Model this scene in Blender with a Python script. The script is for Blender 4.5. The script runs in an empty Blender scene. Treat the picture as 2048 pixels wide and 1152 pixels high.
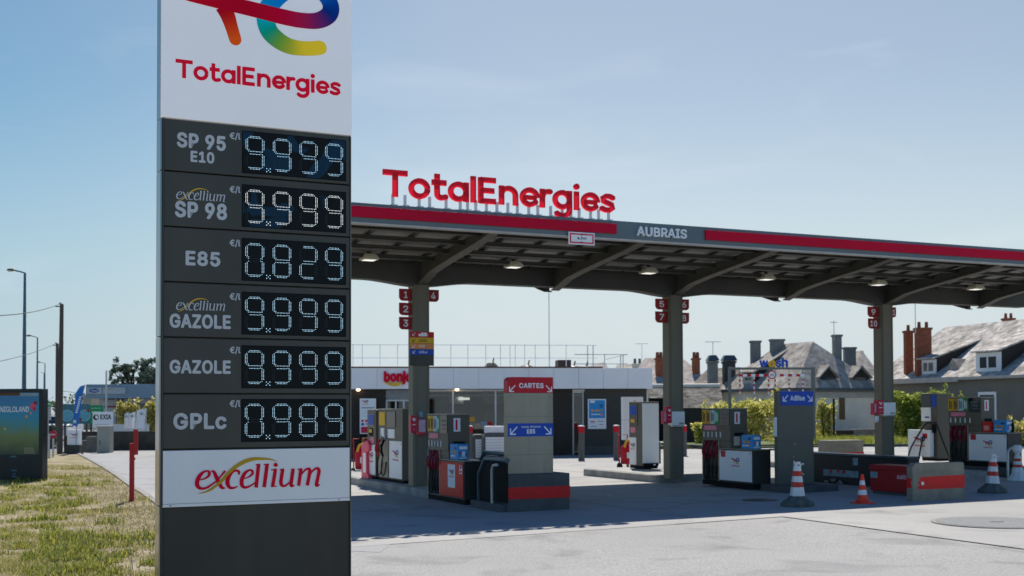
import bpy, math, random
from mathutils import Vector, Matrix
random.seed(11)
SC=bpy.context.scene
COL=SC.collection
# ------------------------------------------------------------------ camera, sky, sun, exposure
F_PX=2450.0; H_CAM=1.8; PITCH=0.028; ROLL=0.0036; Y_HOR=817.0
SHIFT=(Y_HOR-576-F_PX*math.tan(PITCH))/2048
CY=576+SHIFT*2048
cam=bpy.data.cameras.new('camera'); cam_ob=bpy.data.objects.new('camera',cam); COL.objects.link(cam_ob)
cam.sensor_width=36; cam.lens=F_PX*36/2048; cam.shift_y=SHIFT; cam.clip_start=.1; cam.clip_end=3000
cam_ob.matrix_world=Matrix.Translation((0,0,H_CAM))@Matrix.Rotation(math.pi/2+PITCH,4,'X')@Matrix.Rotation(-ROLL,4,'Z')
cam.dof.use_dof=True; cam.dof.focus_distance=8.6; cam.dof.aperture_fstop=5.2
SC.camera=cam_ob
SC.view_settings.view_transform='Standard'; SC.view_settings.look='None'
SC.view_settings.exposure=0.25; SC.view_settings.gamma=1
SUN_D=Vector((-.03,-.742,-1)).normalized()
SUN_EL=math.asin(-SUN_D.z); SUN_AZ=math.atan2(-SUN_D.x,-SUN_D.y)
wd=bpy.data.worlds.new('World'); SC.world=wd; wd.use_nodes=True
nt=wd.node_tree; bg=nt.nodes['Background']
sky=nt.nodes.new('ShaderNodeTexSky'); sky.sky_type='NISHITA'; sky.sun_disc=False
sky.sun_elevation=SUN_EL; sky.sun_rotation=SUN_AZ
sky.altitude=100; sky.air_density=1.0; sky.dust_density=.6; sky.ozone_density=2.5
tc=nt.nodes.new('ShaderNodeTexCoord'); mp=nt.nodes.new('ShaderNodeMapping')
mp.inputs['Rotation'].default_value=(0,.5,.2); mp.inputs['Scale'].default_value=(2.0,2.0,7.0)
cn=nt.nodes.new('ShaderNodeTexNoise'); cn.inputs['Scale'].default_value=2.2; cn.inputs['Detail'].default_value=7; cn.inputs['Distortion'].default_value=.8
cr=nt.nodes.new('ShaderNodeValToRGB'); cr.color_ramp.elements[0].position=.56; cr.color_ramp.elements[1].position=.85
cr.color_ramp.elements[1].color=(.22,.22,.22,1)
cm=nt.nodes.new('ShaderNodeMixRGB'); cm.inputs['Color2'].default_value=(9,9.6,10,1)
L=nt.links.new
L(tc.outputs['Generated'],mp.inputs['Vector']); L(mp.outputs['Vector'],cn.inputs['Vector']); L(cn.outputs['Fac'],cr.inputs['Fac'])
# sky tint: paler towards the middle, hazy at the horizon, dimmed to blue overhead
sx_=nt.nodes.new('ShaderNodeSeparateXYZ'); L(tc.outputs['Generated'],sx_.inputs['Vector'])
def rmp(src,a,b):
    r=nt.nodes.new('ShaderNodeMapRange'); r.interpolation_type='SMOOTHSTEP'; r.inputs['From Min'].default_value=a; r.inputs['From Max'].default_value=b; L(src,r.inputs['Value']); return r.outputs['Result']
def mixc(f,a,b):
    m=nt.nodes.new('ShaderNodeMixRGB'); L(f,m.inputs['Fac'])
    for k,v in (('Color1',a),('Color2',b)):
        if isinstance(v,tuple): m.inputs[k].default_value=(*v,1)
        else: L(v,m.inputs[k])
    return m.outputs['Color']
c_lr=mixc(rmp(sx_.outputs['X'],-.45,.02),(.68,.87,.86),(1.20,1.07,.91))
c_z=c_lr
c_fill=mixc(rmp(sx_.outputs['Y'],.1,-.45),c_z,(1.12,1.72,1.88))  # added fill: sky behind the camera brightened to lift the shaded fronts
c_up=mixc(rmp(sx_.outputs['Z'],.40,.66),c_fill,(.0,.33,.80))  # zenith dimmed and blued to deepen the shade on the ground
ml=nt.nodes.new('ShaderNodeMixRGB'); ml.blend_type='MULTIPLY'; ml.inputs['Fac'].default_value=1
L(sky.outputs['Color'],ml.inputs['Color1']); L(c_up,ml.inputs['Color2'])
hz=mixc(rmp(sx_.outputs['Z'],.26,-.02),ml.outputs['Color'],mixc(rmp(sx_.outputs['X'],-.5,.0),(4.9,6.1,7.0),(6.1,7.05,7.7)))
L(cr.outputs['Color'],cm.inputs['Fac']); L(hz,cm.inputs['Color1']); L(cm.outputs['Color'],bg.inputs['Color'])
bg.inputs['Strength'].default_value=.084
sl=bpy.data.lights.new('sun','SUN'); sl.energy=5.0; sl.angle=math.radians(.5); sl.color=(1,.955,.88)
so=bpy.data.objects.new('sun',sl); COL.objects.link(so); so.location=(0,60,80); so.rotation_euler=SUN_D.to_track_quat('-Z','Y').to_euler()
SC.cycles.use_denoising=True; SC.cycles.max_bounces=8; SC.cycles.transparent_max_bounces=8

# ------------------------------------------------------------------ measuring: photograph -> ground
cp,sp_=math.cos(PITCH),math.sin(PITCH)
def ray(px,py):
    a=(px-1024)/F_PX; b=-(py-CY)/F_PX
    c,s=math.cos(-ROLL),math.sin(-ROLL)
    x=a*c-b*s; y=a*s+b*c
    return (x,cp-y*sp_,sp_+y*cp)
A=math.radians(25); CA,SA=math.cos(A),math.sin(A)
O0=(-1.974,25.94)                       # foot of the first canopy column
def GZ(X,Y):                            # the forecourt falls gently to the left
    return .0075*max(-9,min(40,(X-O0[0])*CA+(Y-O0[1])*SA))
def atg(px,py,up=0.0):
    d=ray(px,py); z=up
    for _ in range(6):
        t=(z-H_CAM)/d[2]; z=GZ(d[0]*t,d[1]*t)+up
    return (d[0]*t,d[1]*t,z)
def aty(px,py,Y):
    d=ray(px,py); t=Y/d[1]
    return (d[0]*t,Y,H_CAM+d[2]*t)
def site(x,y):                          # canopy frame -> world
    return (O0[0]+x*CA-y*SA, O0[1]+x*SA+y*CA)
class Face:
    """vertical plane through a point, running along angle ang"""
    def __init__(s,px=None,py=None,ang=0.0,up=0.0,Y=None,o=None):
        p=o if o is not None else (aty(px,py,Y) if Y is not None else atg(px,py,up))
        s.o=(p[0],p[1]); s.ang=ang; s.c=math.cos(ang); s.s=math.sin(ang); s.g=GZ(p[0],p[1])
    def pt(s,px,py,off=0.0):
        d=ray(px,py); n=(-s.s,s.c)
        t=(s.o[0]*n[0]+s.o[1]*n[1]+off)/(d[0]*n[0]+d[1]*n[1])
        X,Y=d[0]*t-s.o[0],d[1]*t-s.o[1]
        return (X*s.c+Y*s.s, H_CAM+d[2]*t)
    def side(s,px,py,x=0.0):            # hit of the plane lx = x: (y,z)
        d=ray(px,py); n=(s.c,s.s)
        t=(s.o[0]*n[0]+s.o[1]*n[1]+x)/(d[0]*n[0]+d[1]*n[1])
        X,Y=d[0]*t-s.o[0],d[1]*t-s.o[1]
        return (-X*s.s+Y*s.c, H_CAM+d[2]*t)
    def wld(s,x,y):
        return (s.o[0]+x*s.c-y*s.s, s.o[1]+x*s.s+y*s.c)

# ------------------------------------------------------------------ materials
def lin(c): return tuple((v/255/12.92 if v/255<=.04045 else ((v/255+.055)/1.055)**2.4) for v in c)
MATS={}
def mat(name,col,rough=.6,metal=0.0,var=.12,scale=4.0,bump=0.0,bscale=60.0,emit=0.0,dirt=0.0,dscale=1.2,dcol=(.05,.045,.035),spec=.25,coat=0.0,streak=False,trans=0.0):
    """col: linear albedo. Tone varies with two noises, optional dirt patches and bump."""
    if name in MATS: return MATS[name]
    m=bpy.data.materials.new(name); m.use_nodes=True; n=m.node_tree; N=n.nodes; K=n.links.new
    p=N['Principled BSDF']; p.inputs['Roughness'].default_value=rough; p.inputs['Metallic'].default_value=metal
    p.inputs['Specular IOR Level'].default_value=spec; p.inputs['Coat Weight'].default_value=coat
    t=N.new('ShaderNodeTexCoord'); v=t.outputs['Object']
    if streak:
        mpn=N.new('ShaderNodeMapping'); mpn.inputs['Scale'].default_value=(1,1,.12); K(v,mpn.inputs['Vector']); v2=mpn.outputs['Vector']
    else: v2=v
    a=N.new('ShaderNodeTexNoise'); a.inputs['Scale'].default_value=scale; a.inputs['Detail'].default_value=6; K(v2,a.inputs['Vector'])
    r=N.new('ShaderNodeMapRange'); r.inputs['From Min'].default_value=.3; r.inputs['From Max'].default_value=.7
    r.inputs['To Min'].default_value=1-var; r.inputs['To Max'].default_value=1+var; K(a.outputs['Fac'],r.inputs['Value'])
    mx=N.new('ShaderNodeVectorMath'); mx.operation='SCALE'; mx.inputs[0].default_value=col[:3]; K(r.outputs['Result'],mx.inputs['Scale'])
    out=mx.outputs['Vector']
    if dirt>0:
        b=N.new('ShaderNodeTexNoise'); b.inputs['Scale'].default_value=dscale; b.inputs['Detail'].default_value=8; b.inputs['Roughness'].default_value=.65; K(v2,b.inputs['Vector'])
        q=N.new('ShaderNodeMapRange'); q.inputs['From Min'].default_value=.48; q.inputs['From Max'].default_value=.75; q.inputs['To Max'].default_value=dirt; K(b.outputs['Fac'],q.inputs['Value'])
        x=N.new('ShaderNodeMixRGB'); x.inputs['Color2'].default_value=(*dcol,1); K(q.outputs['Result'],x.inputs['Fac']); K(out,x.inputs['Color1']); out=x.outputs['Color']
    K(out,p.inputs['Base Color'])
    rr=N.new('ShaderNodeMapRange'); rr.inputs['To Min'].default_value=max(0,rough-.1); rr.inputs['To Max'].default_value=min(1,rough+.12); K(a.outputs['Fac'],rr.inputs['Value']); K(rr.outputs['Result'],p.inputs['Roughness'])
    if bump>0:
        c=N.new('ShaderNodeTexNoise'); c.inputs['Scale'].default_value=bscale; c.inputs['Detail'].default_value=5; K(v,c.inputs['Vector'])
        bp=N.new('ShaderNodeBump'); bp.inputs['Strength'].default_value=bump; bp.inputs['Distance'].default_value=.02; K(c.outputs['Fac'],bp.inputs['Height']); K(bp.outputs['Normal'],p.inputs['Normal'])
    if emit>0:
        p.inputs['Emission Color'].default_value=(*col[:3],1); p.inputs['Emission Strength'].default_value=emit
    if trans>0: p.inputs['Transmission Weight'].default_value=trans
    MATS[name]=m; return m
def leafmat(name,c1,c2,c3=None,rough=.55,tl=.35):
    if name in MATS: return MATS[name]
    m=bpy.data.materials.new(name); m.use_nodes=True; n=m.node_tree; N=n.nodes; K=n.links.new
    p=N['Principled BSDF']; p.inputs['Roughness'].default_value=rough; p.inputs['Specular IOR Level'].default_value=.3
    g=N.new('ShaderNodeNewGeometry'); r=N.new('ShaderNodeValToRGB'); K(g.outputs['Random Per Island'],r.inputs['Fac'])
    e=r.color_ramp.elements; e[0].color=(*c1,1); e[1].color=(*c2,1)
    if c3: x=e.new(.5); x.color=(*c3,1)
    tr=N.new('ShaderNodeBsdfTranslucent'); ms=N.new('ShaderNodeMixShader'); ms.inputs['Fac'].default_value=tl
    K(r.outputs['Color'],p.inputs['Base Color']); K(r.outputs['Color'],tr.inputs['Color'])
    K(p.outputs['BSDF'],ms.inputs[1]); K(tr.outputs['BSDF'],ms.inputs[2]); K(ms.outputs['Shader'],N['Material Output'].inputs['Surface'])
    MATS[name]=m; return m
def colattr_mat(name,rough=.6,emit=0):
    m=bpy.data.materials.new(name); m.use_nodes=True; n=m.node_tree
    p=n.nodes['Principled BSDF']; p.inputs['Roughness'].default_value=rough
    a=n.nodes.new('ShaderNodeVertexColor'); a.layer_name='ink'; n.links.new(a.outputs['Color'],p.inputs['Base Color'])
    p.inputs['Specular IOR Level'].default_value=.08
    if emit: n.links.new(a.outputs['Color'],p.inputs['Emission Color']); p.inputs['Emission Strength'].default_value=emit
    MATS[name]=m; return m

M_dark=mat('dark grey sheet',(.060,.060,.051),.42,var=.12,scale=2.5,dirt=.35,dscale=3.5,dcol=(.10,.092,.072),streak=True,bump=.03,bscale=3)
M_dark2=mat('charcoal sheet',(.044,.043,.036),.45,var=.15,scale=2,dirt=.4,dscale=3,dcol=(.08,.073,.058),streak=True,bump=.03,bscale=3)
M_black=mat('black plastic',(.010,.011,.012),.65,var=.2,spec=.08)
M_screen=mat('screen glass',(.008,.010,.013),.08,var=.2,spec=.6)
M_white=mat('white sheet',(.80,.80,.80),.45,var=.04,scale=1.5,dirt=.10,dscale=1.0,dcol=(.4,.38,.34))
M_paper=mat('white print',(.80,.80,.81),.6,var=.03)
M_red=mat('red paint',(.52,.008,.022),.4,var=.1,dirt=.12,dcol=(.2,.02,.02))
M_redl=mat('red lettering',(.66,.004,.030),.6,var=.05,spec=.1)
M_crim=mat('crimson band',(.52,.003,.030),.55,spec=.12,var=.08,scale=.6)
M_blue=mat('blue print',(.012,.07,.42),.45,var=.06)
M_sky=mat('light blue print',(.03,.28,.62),.5,var=.08)
M_navy=mat('navy print',(.01,.03,.16),.5,var=.05)
M_yel=mat('yellow print',(.72,.42,.02),.5,var=.06)
M_orange=mat('orange print',(.75,.28,.08),.5,var=.06)
M_green=mat('green print',(.02,.26,.09),.5,var=.06)
M_pink=mat('pink plastic',(.75,.08,.14),.4,var=.08)
M_maroon=mat('dark red plastic',(.26,.012,.03),.35,var=.15)
M_lett=mat('grey lettering',(.52,.54,.56),.6,var=.04)
M_wlett=mat('white lettering',(.82,.83,.84),.5,var=.03)
M_blk=mat('black lettering',(.015,.016,.018),.6,var=.1)
M_post=mat('olive grey post paint',(.165,.150,.112),.5,var=.08,scale=1.5,dirt=.4,dscale=1.3,dcol=(.075,.07,.055),streak=True)
M_cola=mat('olive grey steel',(.115,.102,.078),.45,var=.08,scale=1.5,dirt=.3,dscale=1.3,dcol=(.07,.065,.05),streak=True)
M_beam=mat('dark steel beam',(.062,.062,.054),.6,var=.15,scale=1.2,dirt=.3,dscale=1.5,dcol=(.04,.038,.032))
M_flange=mat('dark rib flange',(.115,.105,.085),.6,var=.15,dirt=.3,dscale=2,dcol=(.06,.055,.045))
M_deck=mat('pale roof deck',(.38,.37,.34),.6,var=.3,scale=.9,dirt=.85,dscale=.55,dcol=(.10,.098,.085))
M_fascia=mat('blue grey fascia',(.13,.165,.185),.5,var=.07,scale=.7,dirt=.15,dscale=.8,dcol=(.09,.09,.085))
M_trim=mat('pale metal trim',(.45,.42,.38),.5,var=.12,scale=3)
M_galv=mat('galvanised steel',(.42,.44,.45),.4,metal=.6,var=.12)
M_brk=mat('pale bracket',(.62,.65,.67),.5,var=.1)
M_steel=mat('brushed grey steel',(.32,.29,.22),.42,metal=.2,var=.14,scale=2.2,streak=True,dirt=.3,dscale=2,dcol=(.07,.07,.06))
M_conc=mat('grey concrete',(.24,.225,.18),.9,var=.16,scale=3,bump=.35,bscale=30,dirt=.45,dscale=2.4,dcol=(.09,.085,.07))
M_concd=mat('dark painted concrete',(.085,.09,.092),.8,var=.15,scale=3,bump=.2,bscale=40,dirt=.4,dscale=2,dcol=(.05,.05,.045))
M_kerb=mat('kerb concrete',(.30,.29,.27),.9,var=.2,scale=2,bump=.3,bscale=25,dirt=.55,dscale=1.8,dcol=(.1,.095,.085))
M_tape=mat('red reflective band',(.62,.008,.012),.35,var=.12,scale=5,dirt=.15,dscale=4,dcol=(.25,.03,.02))
M_hose=mat('black rubber hose',(.012,.012,.013),.5)
M_glass=mat('window glass',(.02,.028,.03),.06,var=.2,spec=.7)
def clear_glass():
    m=bpy.data.materials.new('clear shop glass'); m.use_nodes=True; n=m.node_tree; N=n.nodes; K=n.links.new
    t=N.new('ShaderNodeBsdfTransparent'); t.inputs['Color'].default_value=(.62,.66,.65,1); g=N.new('ShaderNodeBsdfGlossy'); g.inputs['Roughness'].default_value=.03
    f=N.new('ShaderNodeFresnel'); f.inputs['IOR'].default_value=1.7; x=N.new('ShaderNodeMixShader')
    K(f.outputs['Fac'],x.inputs['Fac']); K(t.outputs['BSDF'],x.inputs[1]); K(g.outputs['BSDF'],x.inputs[2]); K(x.outputs['Shader'],N['Material Output'].inputs['Surface']); return m
M_clear=clear_glass()
M_lamp=mat('lamp diffuser',(1,.98,.9),.4,var=.02,emit=.7)
M_spot=mat('lit spot bulb',(1,.72,.4),.4,var=.02,emit=6)
M_cream=mat('cream enamel',(.55,.52,.40),.5,var=.1)

# ------------------------------------------------------------------ mesh helpers
class MB:
    def __init__(s): s.v=[]; s.f=[]; s.m=[]; s.mats=[]; s.col=None
    def mi(s,m):
        if m not in s.mats: s.mats.append(m)
        return s.mats.index(m)
    def add(s,vs,fs,m,cols=None):
        b=len(s.v); s.v+= [tuple(p) for p in vs]; k=s.mi(m)
        for f in fs: s.f.append([b+i for i in f]); s.m.append(k)
        if cols is not None:
            if s.col is None: s.col={}
            for i,c in enumerate(cols): s.col[b+i]=c
        return s
    def box(s,x0,x1,y0,y1,z0,z1,m):
        return s.add([(x0,y0,z0),(x1,y0,z0),(x1,y1,z0),(x0,y1,z0),(x0,y0,z1),(x1,y0,z1),(x1,y1,z1),(x0,y1,z1)],
              [(0,3,2,1),(4,5,6,7),(0,1,5,4),(1,2,6,5),(2,3,7,6),(3,0,4,7)],m)
    def hexa(s,p,m):      # 8 corners: bottom four, top four, same order as box
        return s.add(p,[(0,3,2,1),(4,5,6,7),(0,1,5,4),(1,2,6,5),(2,3,7,6),(3,0,4,7)],m)
    def prism_xz(s,poly,y0,y1,m):   # poly of (x,z), anticlockwise seen from -y
        n=len(poly); vs=[(x,y0,z) for x,z in poly]+[(x,y1,z) for x,z in poly]
        return s.add(vs,[list(range(n)),list(range(2*n-1,n-1,-1))]+[(i,n+i,n+(i+1)%n,(i+1)%n) for i in range(n)],m)
    def prism_yz(s,poly,x0,x1,m):
        n=len(poly); vs=[(x0,y,z) for y,z in poly]+[(x1,y,z) for y,z in poly]
        return s.add(vs,[list(range(n-1,-1,-1)),list(range(n,2*n))]+[((i+1)%n,n+(i+1)%n,n+i,i) for i in range(n)],m)
    def prism_xy(s,poly,z0,z1,m):
        n=len(poly); vs=[(x,y,z0) for x,y in poly]+[(x,y,z1) for x,y in poly]
        return s.add(vs,[list(range(n-1,-1,-1)),list(range(n,2*n))]+[(i,(i+1)%n,n+(i+1)%n,n+i) for i in range(n)],m)
    def slab(s,pts,t,m,nrm=None):   # a planar polygon given thickness t against its normal
        P=[Vector(p) for p in pts]; nn=Vector((0,0,0))
        for i in range(len(P)): nn+=P[i].cross(P[(i+1)%len(P)])
        nn.normalize()
        if nn.z<0: P.reverse(); nn=-nn
        n=len(P); Q=[p-nn*t for p in P]
        return s.add(P+Q,[list(range(n)),list(range(2*n-1,n-1,-1))]+[(i,n+i,n+(i+1)%n,(i+1)%n) for i in range(n)],m)
    def cyl(s,c,r,z0,z1,m,n=20,r1=None):
        r1=r if r1 is None else r1
        vs=[(c[0]+r*math.cos(2*math.pi*i/n),c[1]+r*math.sin(2*math.pi*i/n),z0) for i in range(n)]+[(c[0]+r1*math.cos(2*math.pi*i/n),c[1]+r1*math.sin(2*math.pi*i/n),z1) for i in range(n)]
        return s.add(vs,[list(range(n-1,-1,-1)),list(range(n,2*n))]+[(i,(i+1)%n,n+(i+1)%n,n+i) for i in range(n)],m)
    def lathe(s,prof,m,c=(0,0),n=20):
        vs=[];fs=[]
        for r,z in prof: vs+=[(c[0]+r*math.cos(2*math.pi*i/n),c[1]+r*math.sin(2*math.pi*i/n),z) for i in range(n)]
        for k in range(len(prof)-1):
            for i in range(n): fs.append((k*n+i,k*n+(i+1)%n,(k+1)*n+(i+1)%n,(k+1)*n+i))
        fs.append(list(range(n-1,-1,-1))); fs.append([(len(prof)-1)*n+i for i in range(n)])
        return s.add(vs,fs,m)
    def tube(s,pts,r,m,n=8,smooth=0):
        P=[Vector(p) for p in pts]
        if smooth: P=[Vector(q) for q in crom([tuple(p) for p in P],smooth)]
        vs=[];fs=[]; up=None
        R=r if isinstance(r,(list,tuple)) else [r]*len(P)
        if len(R)!=len(P): R=[R[0]+(R[-1]-R[0])*i/(len(P)-1) for i in range(len(P))]
        for i,p in enumerate(P):
            t=(P[min(i+1,len(P)-1)]-P[max(i-1,0)]).normalized()
            if up is None: up=Vector((0,0,1)) if abs(t.z)<.9 else Vector((1,0,0))
            a=t.cross(up).normalized(); b=a.cross(t).normalized(); up=b
            vs+=[tuple(p+R[i]*(a*math.cos(2*math.pi*k/n)+b*math.sin(2*math.pi*k/n))) for k in range(n)]
        for i in range(len(P)-1):
            for k in range(n): fs.append((i*n+k,(i+1)*n+k,(i+1)*n+(k+1)%n,i*n+(k+1)%n))
        fs.append(list(range(n))); fs.append([(len(P)-1)*n+k for k in range(n-1,-1,-1)])
        return s.add(vs,fs,m)
    def disk(s,cx,cz,r,y,m,n=16,d=.004):
        return s.prism_xz([(cx+r*math.cos(2*math.pi*i/n),cz+r*math.sin(2*math.pi*i/n)) for i in range(n)],y-d,y,m)
    def dome(s,c,rx,ry,rz,m,n=10,k=6):
        vs=[];fs=[]
        for j in range(k+1):
            ph=math.pi*j/k-math.pi/2
            for i in range(n):
                th=2*math.pi*i/n; vs.append((c[0]+rx*math.cos(ph)*math.cos(th),c[1]+ry*math.cos(ph)*math.sin(th),c[2]+rz*math.sin(ph)))
        for j in range(k):
            for i in range(n): fs.append((j*n+i,j*n+(i+1)%n,(j+1)*n+(i+1)%n,(j+1)*n+i))
        return s.add(vs,fs,m)
    def build(s,name,parent=None,bevel=0.0,smooth=False):
        me=bpy.data.meshes.new(name); me.from_pydata(s.v,[],s.f)
        for m in s.mats: me.materials.append(m)
        me.polygons.foreach_set('material_index',s.m)
        if s.col:
            ca=me.color_attributes.new('ink','FLOAT_COLOR','POINT')
            for i,c in s.col.items(): ca.data[i].color=(*c[:3],1)
        if smooth:
            me.polygons.foreach_set('use_smooth',[True]*len(me.polygons))
        me.update()
        o=bpy.data.objects.new(name,me); COL.objects.link(o)
        if parent is not None: o.parent=parent
        if smooth: me.set_sharp_from_angle(angle=math.radians(40))
        if bevel>0:
            b=o.modifiers.new('edge','BEVEL'); b.width=bevel; b.segments=2; b.limit_method='ANGLE'; b.angle_limit=math.radians(50)
        return o
def one(fn,name,parent,bevel=0.0,smooth=False):
    b=MB(); fn(b); return b.build(name,parent,bevel,smooth)
def boxp(name,parent,x0,x1,y0,y1,z0,z1,m,bevel=.006,label=None):
    b=MB(); b.box(x0,x1,y0,y1,z0,z1,m); o=b.build(name,parent,bevel)
    if label: o['label']=label
    return o
def crom(P,k):
    out=[]
    n=len(P)
    for i in range(n-1):
        p0=P[max(i-1,0)];p1=P[i];p2=P[i+1];p3=P[min(i+2,n-1)]
        for j in range(k):
            t=j/k
            out.append(tuple(.5*((2*b)+(-a+c)*t+(2*a-5*b+4*c-d)*t*t+(-a+3*b-3*c+d)*t**3) for a,b,c,d in zip(p0,p1,p2,p3)))
    out.append(tuple(P[-1])); return out
def tag(o,label,cat,group=None,kind=None):
    o['label']=label; o['category']=cat
    if group: o['group']=group
    if kind: o['kind']=kind
    return o
def struct(o):
    o['kind']='structure'; return o
def thing(name,label,cat,loc=(0,0,0),rz=0.0,group=None):
    o=bpy.data.objects.new(name,None); COL.objects.link(o); o.empty_display_size=.3
    o.location=loc; o.rotation_euler=(0,0,rz); return tag(o,label,cat,group)
class Pan:
    """a thing whose front lies in a Face plane at offset off; child coordinates start at its lower left corner"""
    def __init__(s,face,off,px0,py0,px1,py1,name,label,cat,group=None,base=None,root=None):
        s.f=face; s.off=off
        s.x0,s.z0=face.pt(px0,py1,off); x1,_=face.pt(px1,py1,off); _,z1=face.pt(px0,py0,off)
        if base is not None: s.z0=base
        s.w=x1-s.x0; s.h=z1-s.z0
        X,Y=face.wld(s.x0,off); s.X,s.Y=X,Y
        s.root=root or thing(name,label,cat,(X,Y,s.z0),face.ang,group)
    def p(s,px,py,off=0.0):
        x,z=s.f.pt(px,py,s.off+off); return x-s.x0,z-s.z0
    def sd(s,px,py,x):                  # on the plane x = const (local): y, z
        y,z=s.f.side(px,py,s.x0+x); return y-s.off,z-s.z0
    def box(s,b,px0,py0,px1,py1,y0,y1,m):
        x0,z1=s.p(px0,py0,y0); x1,z0=s.p(px1,py1,y0)
        return b.box(x0,x1,y0,y1,z0,z1,m)
    def part(s,name,px0,py0,px1,py1,y0,y1,m,bevel=.005,parent=None,label=None):
        b=MB(); s.box(b,px0,py0,px1,py1,y0,y1,m); o=b.build(name,parent or s.root,bevel)
        if label: o['label']=label
        return o

# ------------------------------------------------------------------ lettering
try:
    FONT=bpy.data.fonts.load(bpy.utils.system_resource('DATAFILES',path='fonts')+'/Inter.woff2')
except Exception:
    FONT=None
TCACHE={}
def glyphs(s,bold,ext):
    k=(s,bold,ext)
    if k in TCACHE: return TCACHE[k]
    c=bpy.data.curves.new('t','FONT')
    if FONT: c.font=FONT
    c.body=s; c.offset=0; c.extrude=ext; c.resolution_u=3; c.fill_mode='BOTH' if ext>0 else 'FRONT'
    if bold>.015: c.space_character=1.0+bold*1.1
    o=bpy.data.objects.new('t',c); COL.objects.link(o)
    me=bpy.data.meshes.new_from_object(o.evaluated_get(bpy.context.evaluated_depsgraph_get()))
    vs=[tuple(v.co) for v in me.vertices]; fs=[tuple(p.vertices) for p in me.polygons]
    bpy.data.objects.remove(o); bpy.data.curves.remove(c); bpy.data.meshes.remove(me)
    TCACHE[k]=(vs,fs); return vs,fs
def text(b,s,x0,x1,z0,z1,y,m,bold=.0,depth=.0,slant=0.0):
    """letters filling the box x0..x1, z0..z1 on the plane y, standing depth proud of it; bold = stroke growth in letter heights"""
    vs,fs=glyphs(s,bold,.5 if depth>0 else 0.0)
    ax=min(v[0] for v in vs);bx=max(v[0] for v in vs);az=min(v[1] for v in vs);bz=max(v[1] for v in vs)
    e=bold*(z1-z0)
    sx=(x1-x0-2*e)/(bx-ax); sz=(z1-z0-2*e)/(bz-az)
    offs=[(0,0)] if bold<=0 else [(0,0)]+[(math.cos(k*math.pi/4),math.sin(k*math.pi/4)) for k in range(8)]
    for i,(dx,dz) in enumerate(offs):
        yy=y-i*.00006
        b.add([(x0+e+dx*e+(v[0]-ax)*sx+slant*(v[1]-az)*sz, yy-(v[2]+.5)*depth if depth>0 else yy, z0+e+dz*e+(v[1]-az)*sz) for v in vs],fs,m)
def ribbon(b,pts,y,d,m,caps=(0,0),k=6,cols=None,smooth=True,jit=[0]):
    """a pen stroke: pts (x,z,width); d deep; caps 1 = round"""
    if cols:
        q=[tuple(p)+tuple(c) for p,c in zip(pts,cols)]
        q=crom(q,k) if smooth else q
        P=[p[:3] for p in q]; Cc=[p[3:6] for p in q]
    else:
        P=crom([tuple(p) for p in pts],k) if smooth and len(pts)>2 else [tuple(p) for p in pts]; Cc=None
    jit[0]=(jit[0]+1)%23; yy=y-d-jit[0]*.00012
    n=len(P); Lp=[];Rp=[]
    for i,p in enumerate(P):
        a=P[max(i-1,0)];c=P[min(i+1,n-1)]
        tx,tz=c[0]-a[0],c[1]-a[1]; l=math.hypot(tx,tz) or 1; tx/=l;tz/=l
        w=max(p[2],1e-5)/2
        Lp.append((p[0]-tz*w,p[1]+tx*w)); Rp.append((p[0]+tz*w,p[1]-tx*w))
        if i==0: t0=(tx,tz)
        if i==n-1: t1=(tx,tz)
    out=list(Lp)
    def cap(c,w,t,sgn):
        r=w/2; a0=math.atan2(t[0]*sgn,-t[1]*sgn); res=[]
        for j in range(1,8):
            a=a0-math.pi*j/8; res.append((c[0]+r*math.cos(a),c[1]+r*math.sin(a)))
        return res
    e1=cap(P[-1],P[-1][2],t1,1) if caps[1] else []
    e0=cap(P[0],P[0][2],t0,-1) if caps[0] else []
    vs=[];fs=[];cc=[]
    # front strip
    for i in range(n):
        vs+=[(Lp[i][0],yy,Lp[i][1]),(Rp[i][0],yy,Rp[i][1])]
        if Cc: cc+=[Cc[i],Cc[i]]
    for i in range(n-1): fs.append((2*i,2*i+1,2*i+3,2*i+2))
    for e,ia,ib,ci in ((e1,2*(n-1),2*(n-1)+1,-1),(e0,1,0,0)):
        if e:
            s0=len(vs); vs+=[(x,yy,z) for x,z in e]
            if Cc: cc+=[Cc[ci]]*len(e)
            fs.append([ib,ia][::-1]+[] if False else [ia]+[ib]+[s0+j for j in range(len(e)-1,-1,-1)])
    # sides
    ring=list(Lp)+e1+Rp[::-1]+e0
    if d>0:
        s0=len(vs); N=len(ring)
        vs+=[(x,yy,z) for x,z in ring]+[(x,y,z) for x,z in ring]
        if Cc: cc+=[Cc[0]]*(2*N)
        for i in range(N): j=(i+1)%N; fs.append((s0+i,s0+j,s0+N+j,s0+N+i))
    b.add(vs,fs,m,cc if Cc else None)
def arc(cx,cz,r,a0,a1,w,n=14,rz=None):
    rz=rz or r
    return [(cx+r*math.cos(math.radians(a0+(a1-a0)*i/n)),cz+rz*math.sin(math.radians(a0+(a1-a0)*i/n)),w) for i in range(n+1)]
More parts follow.
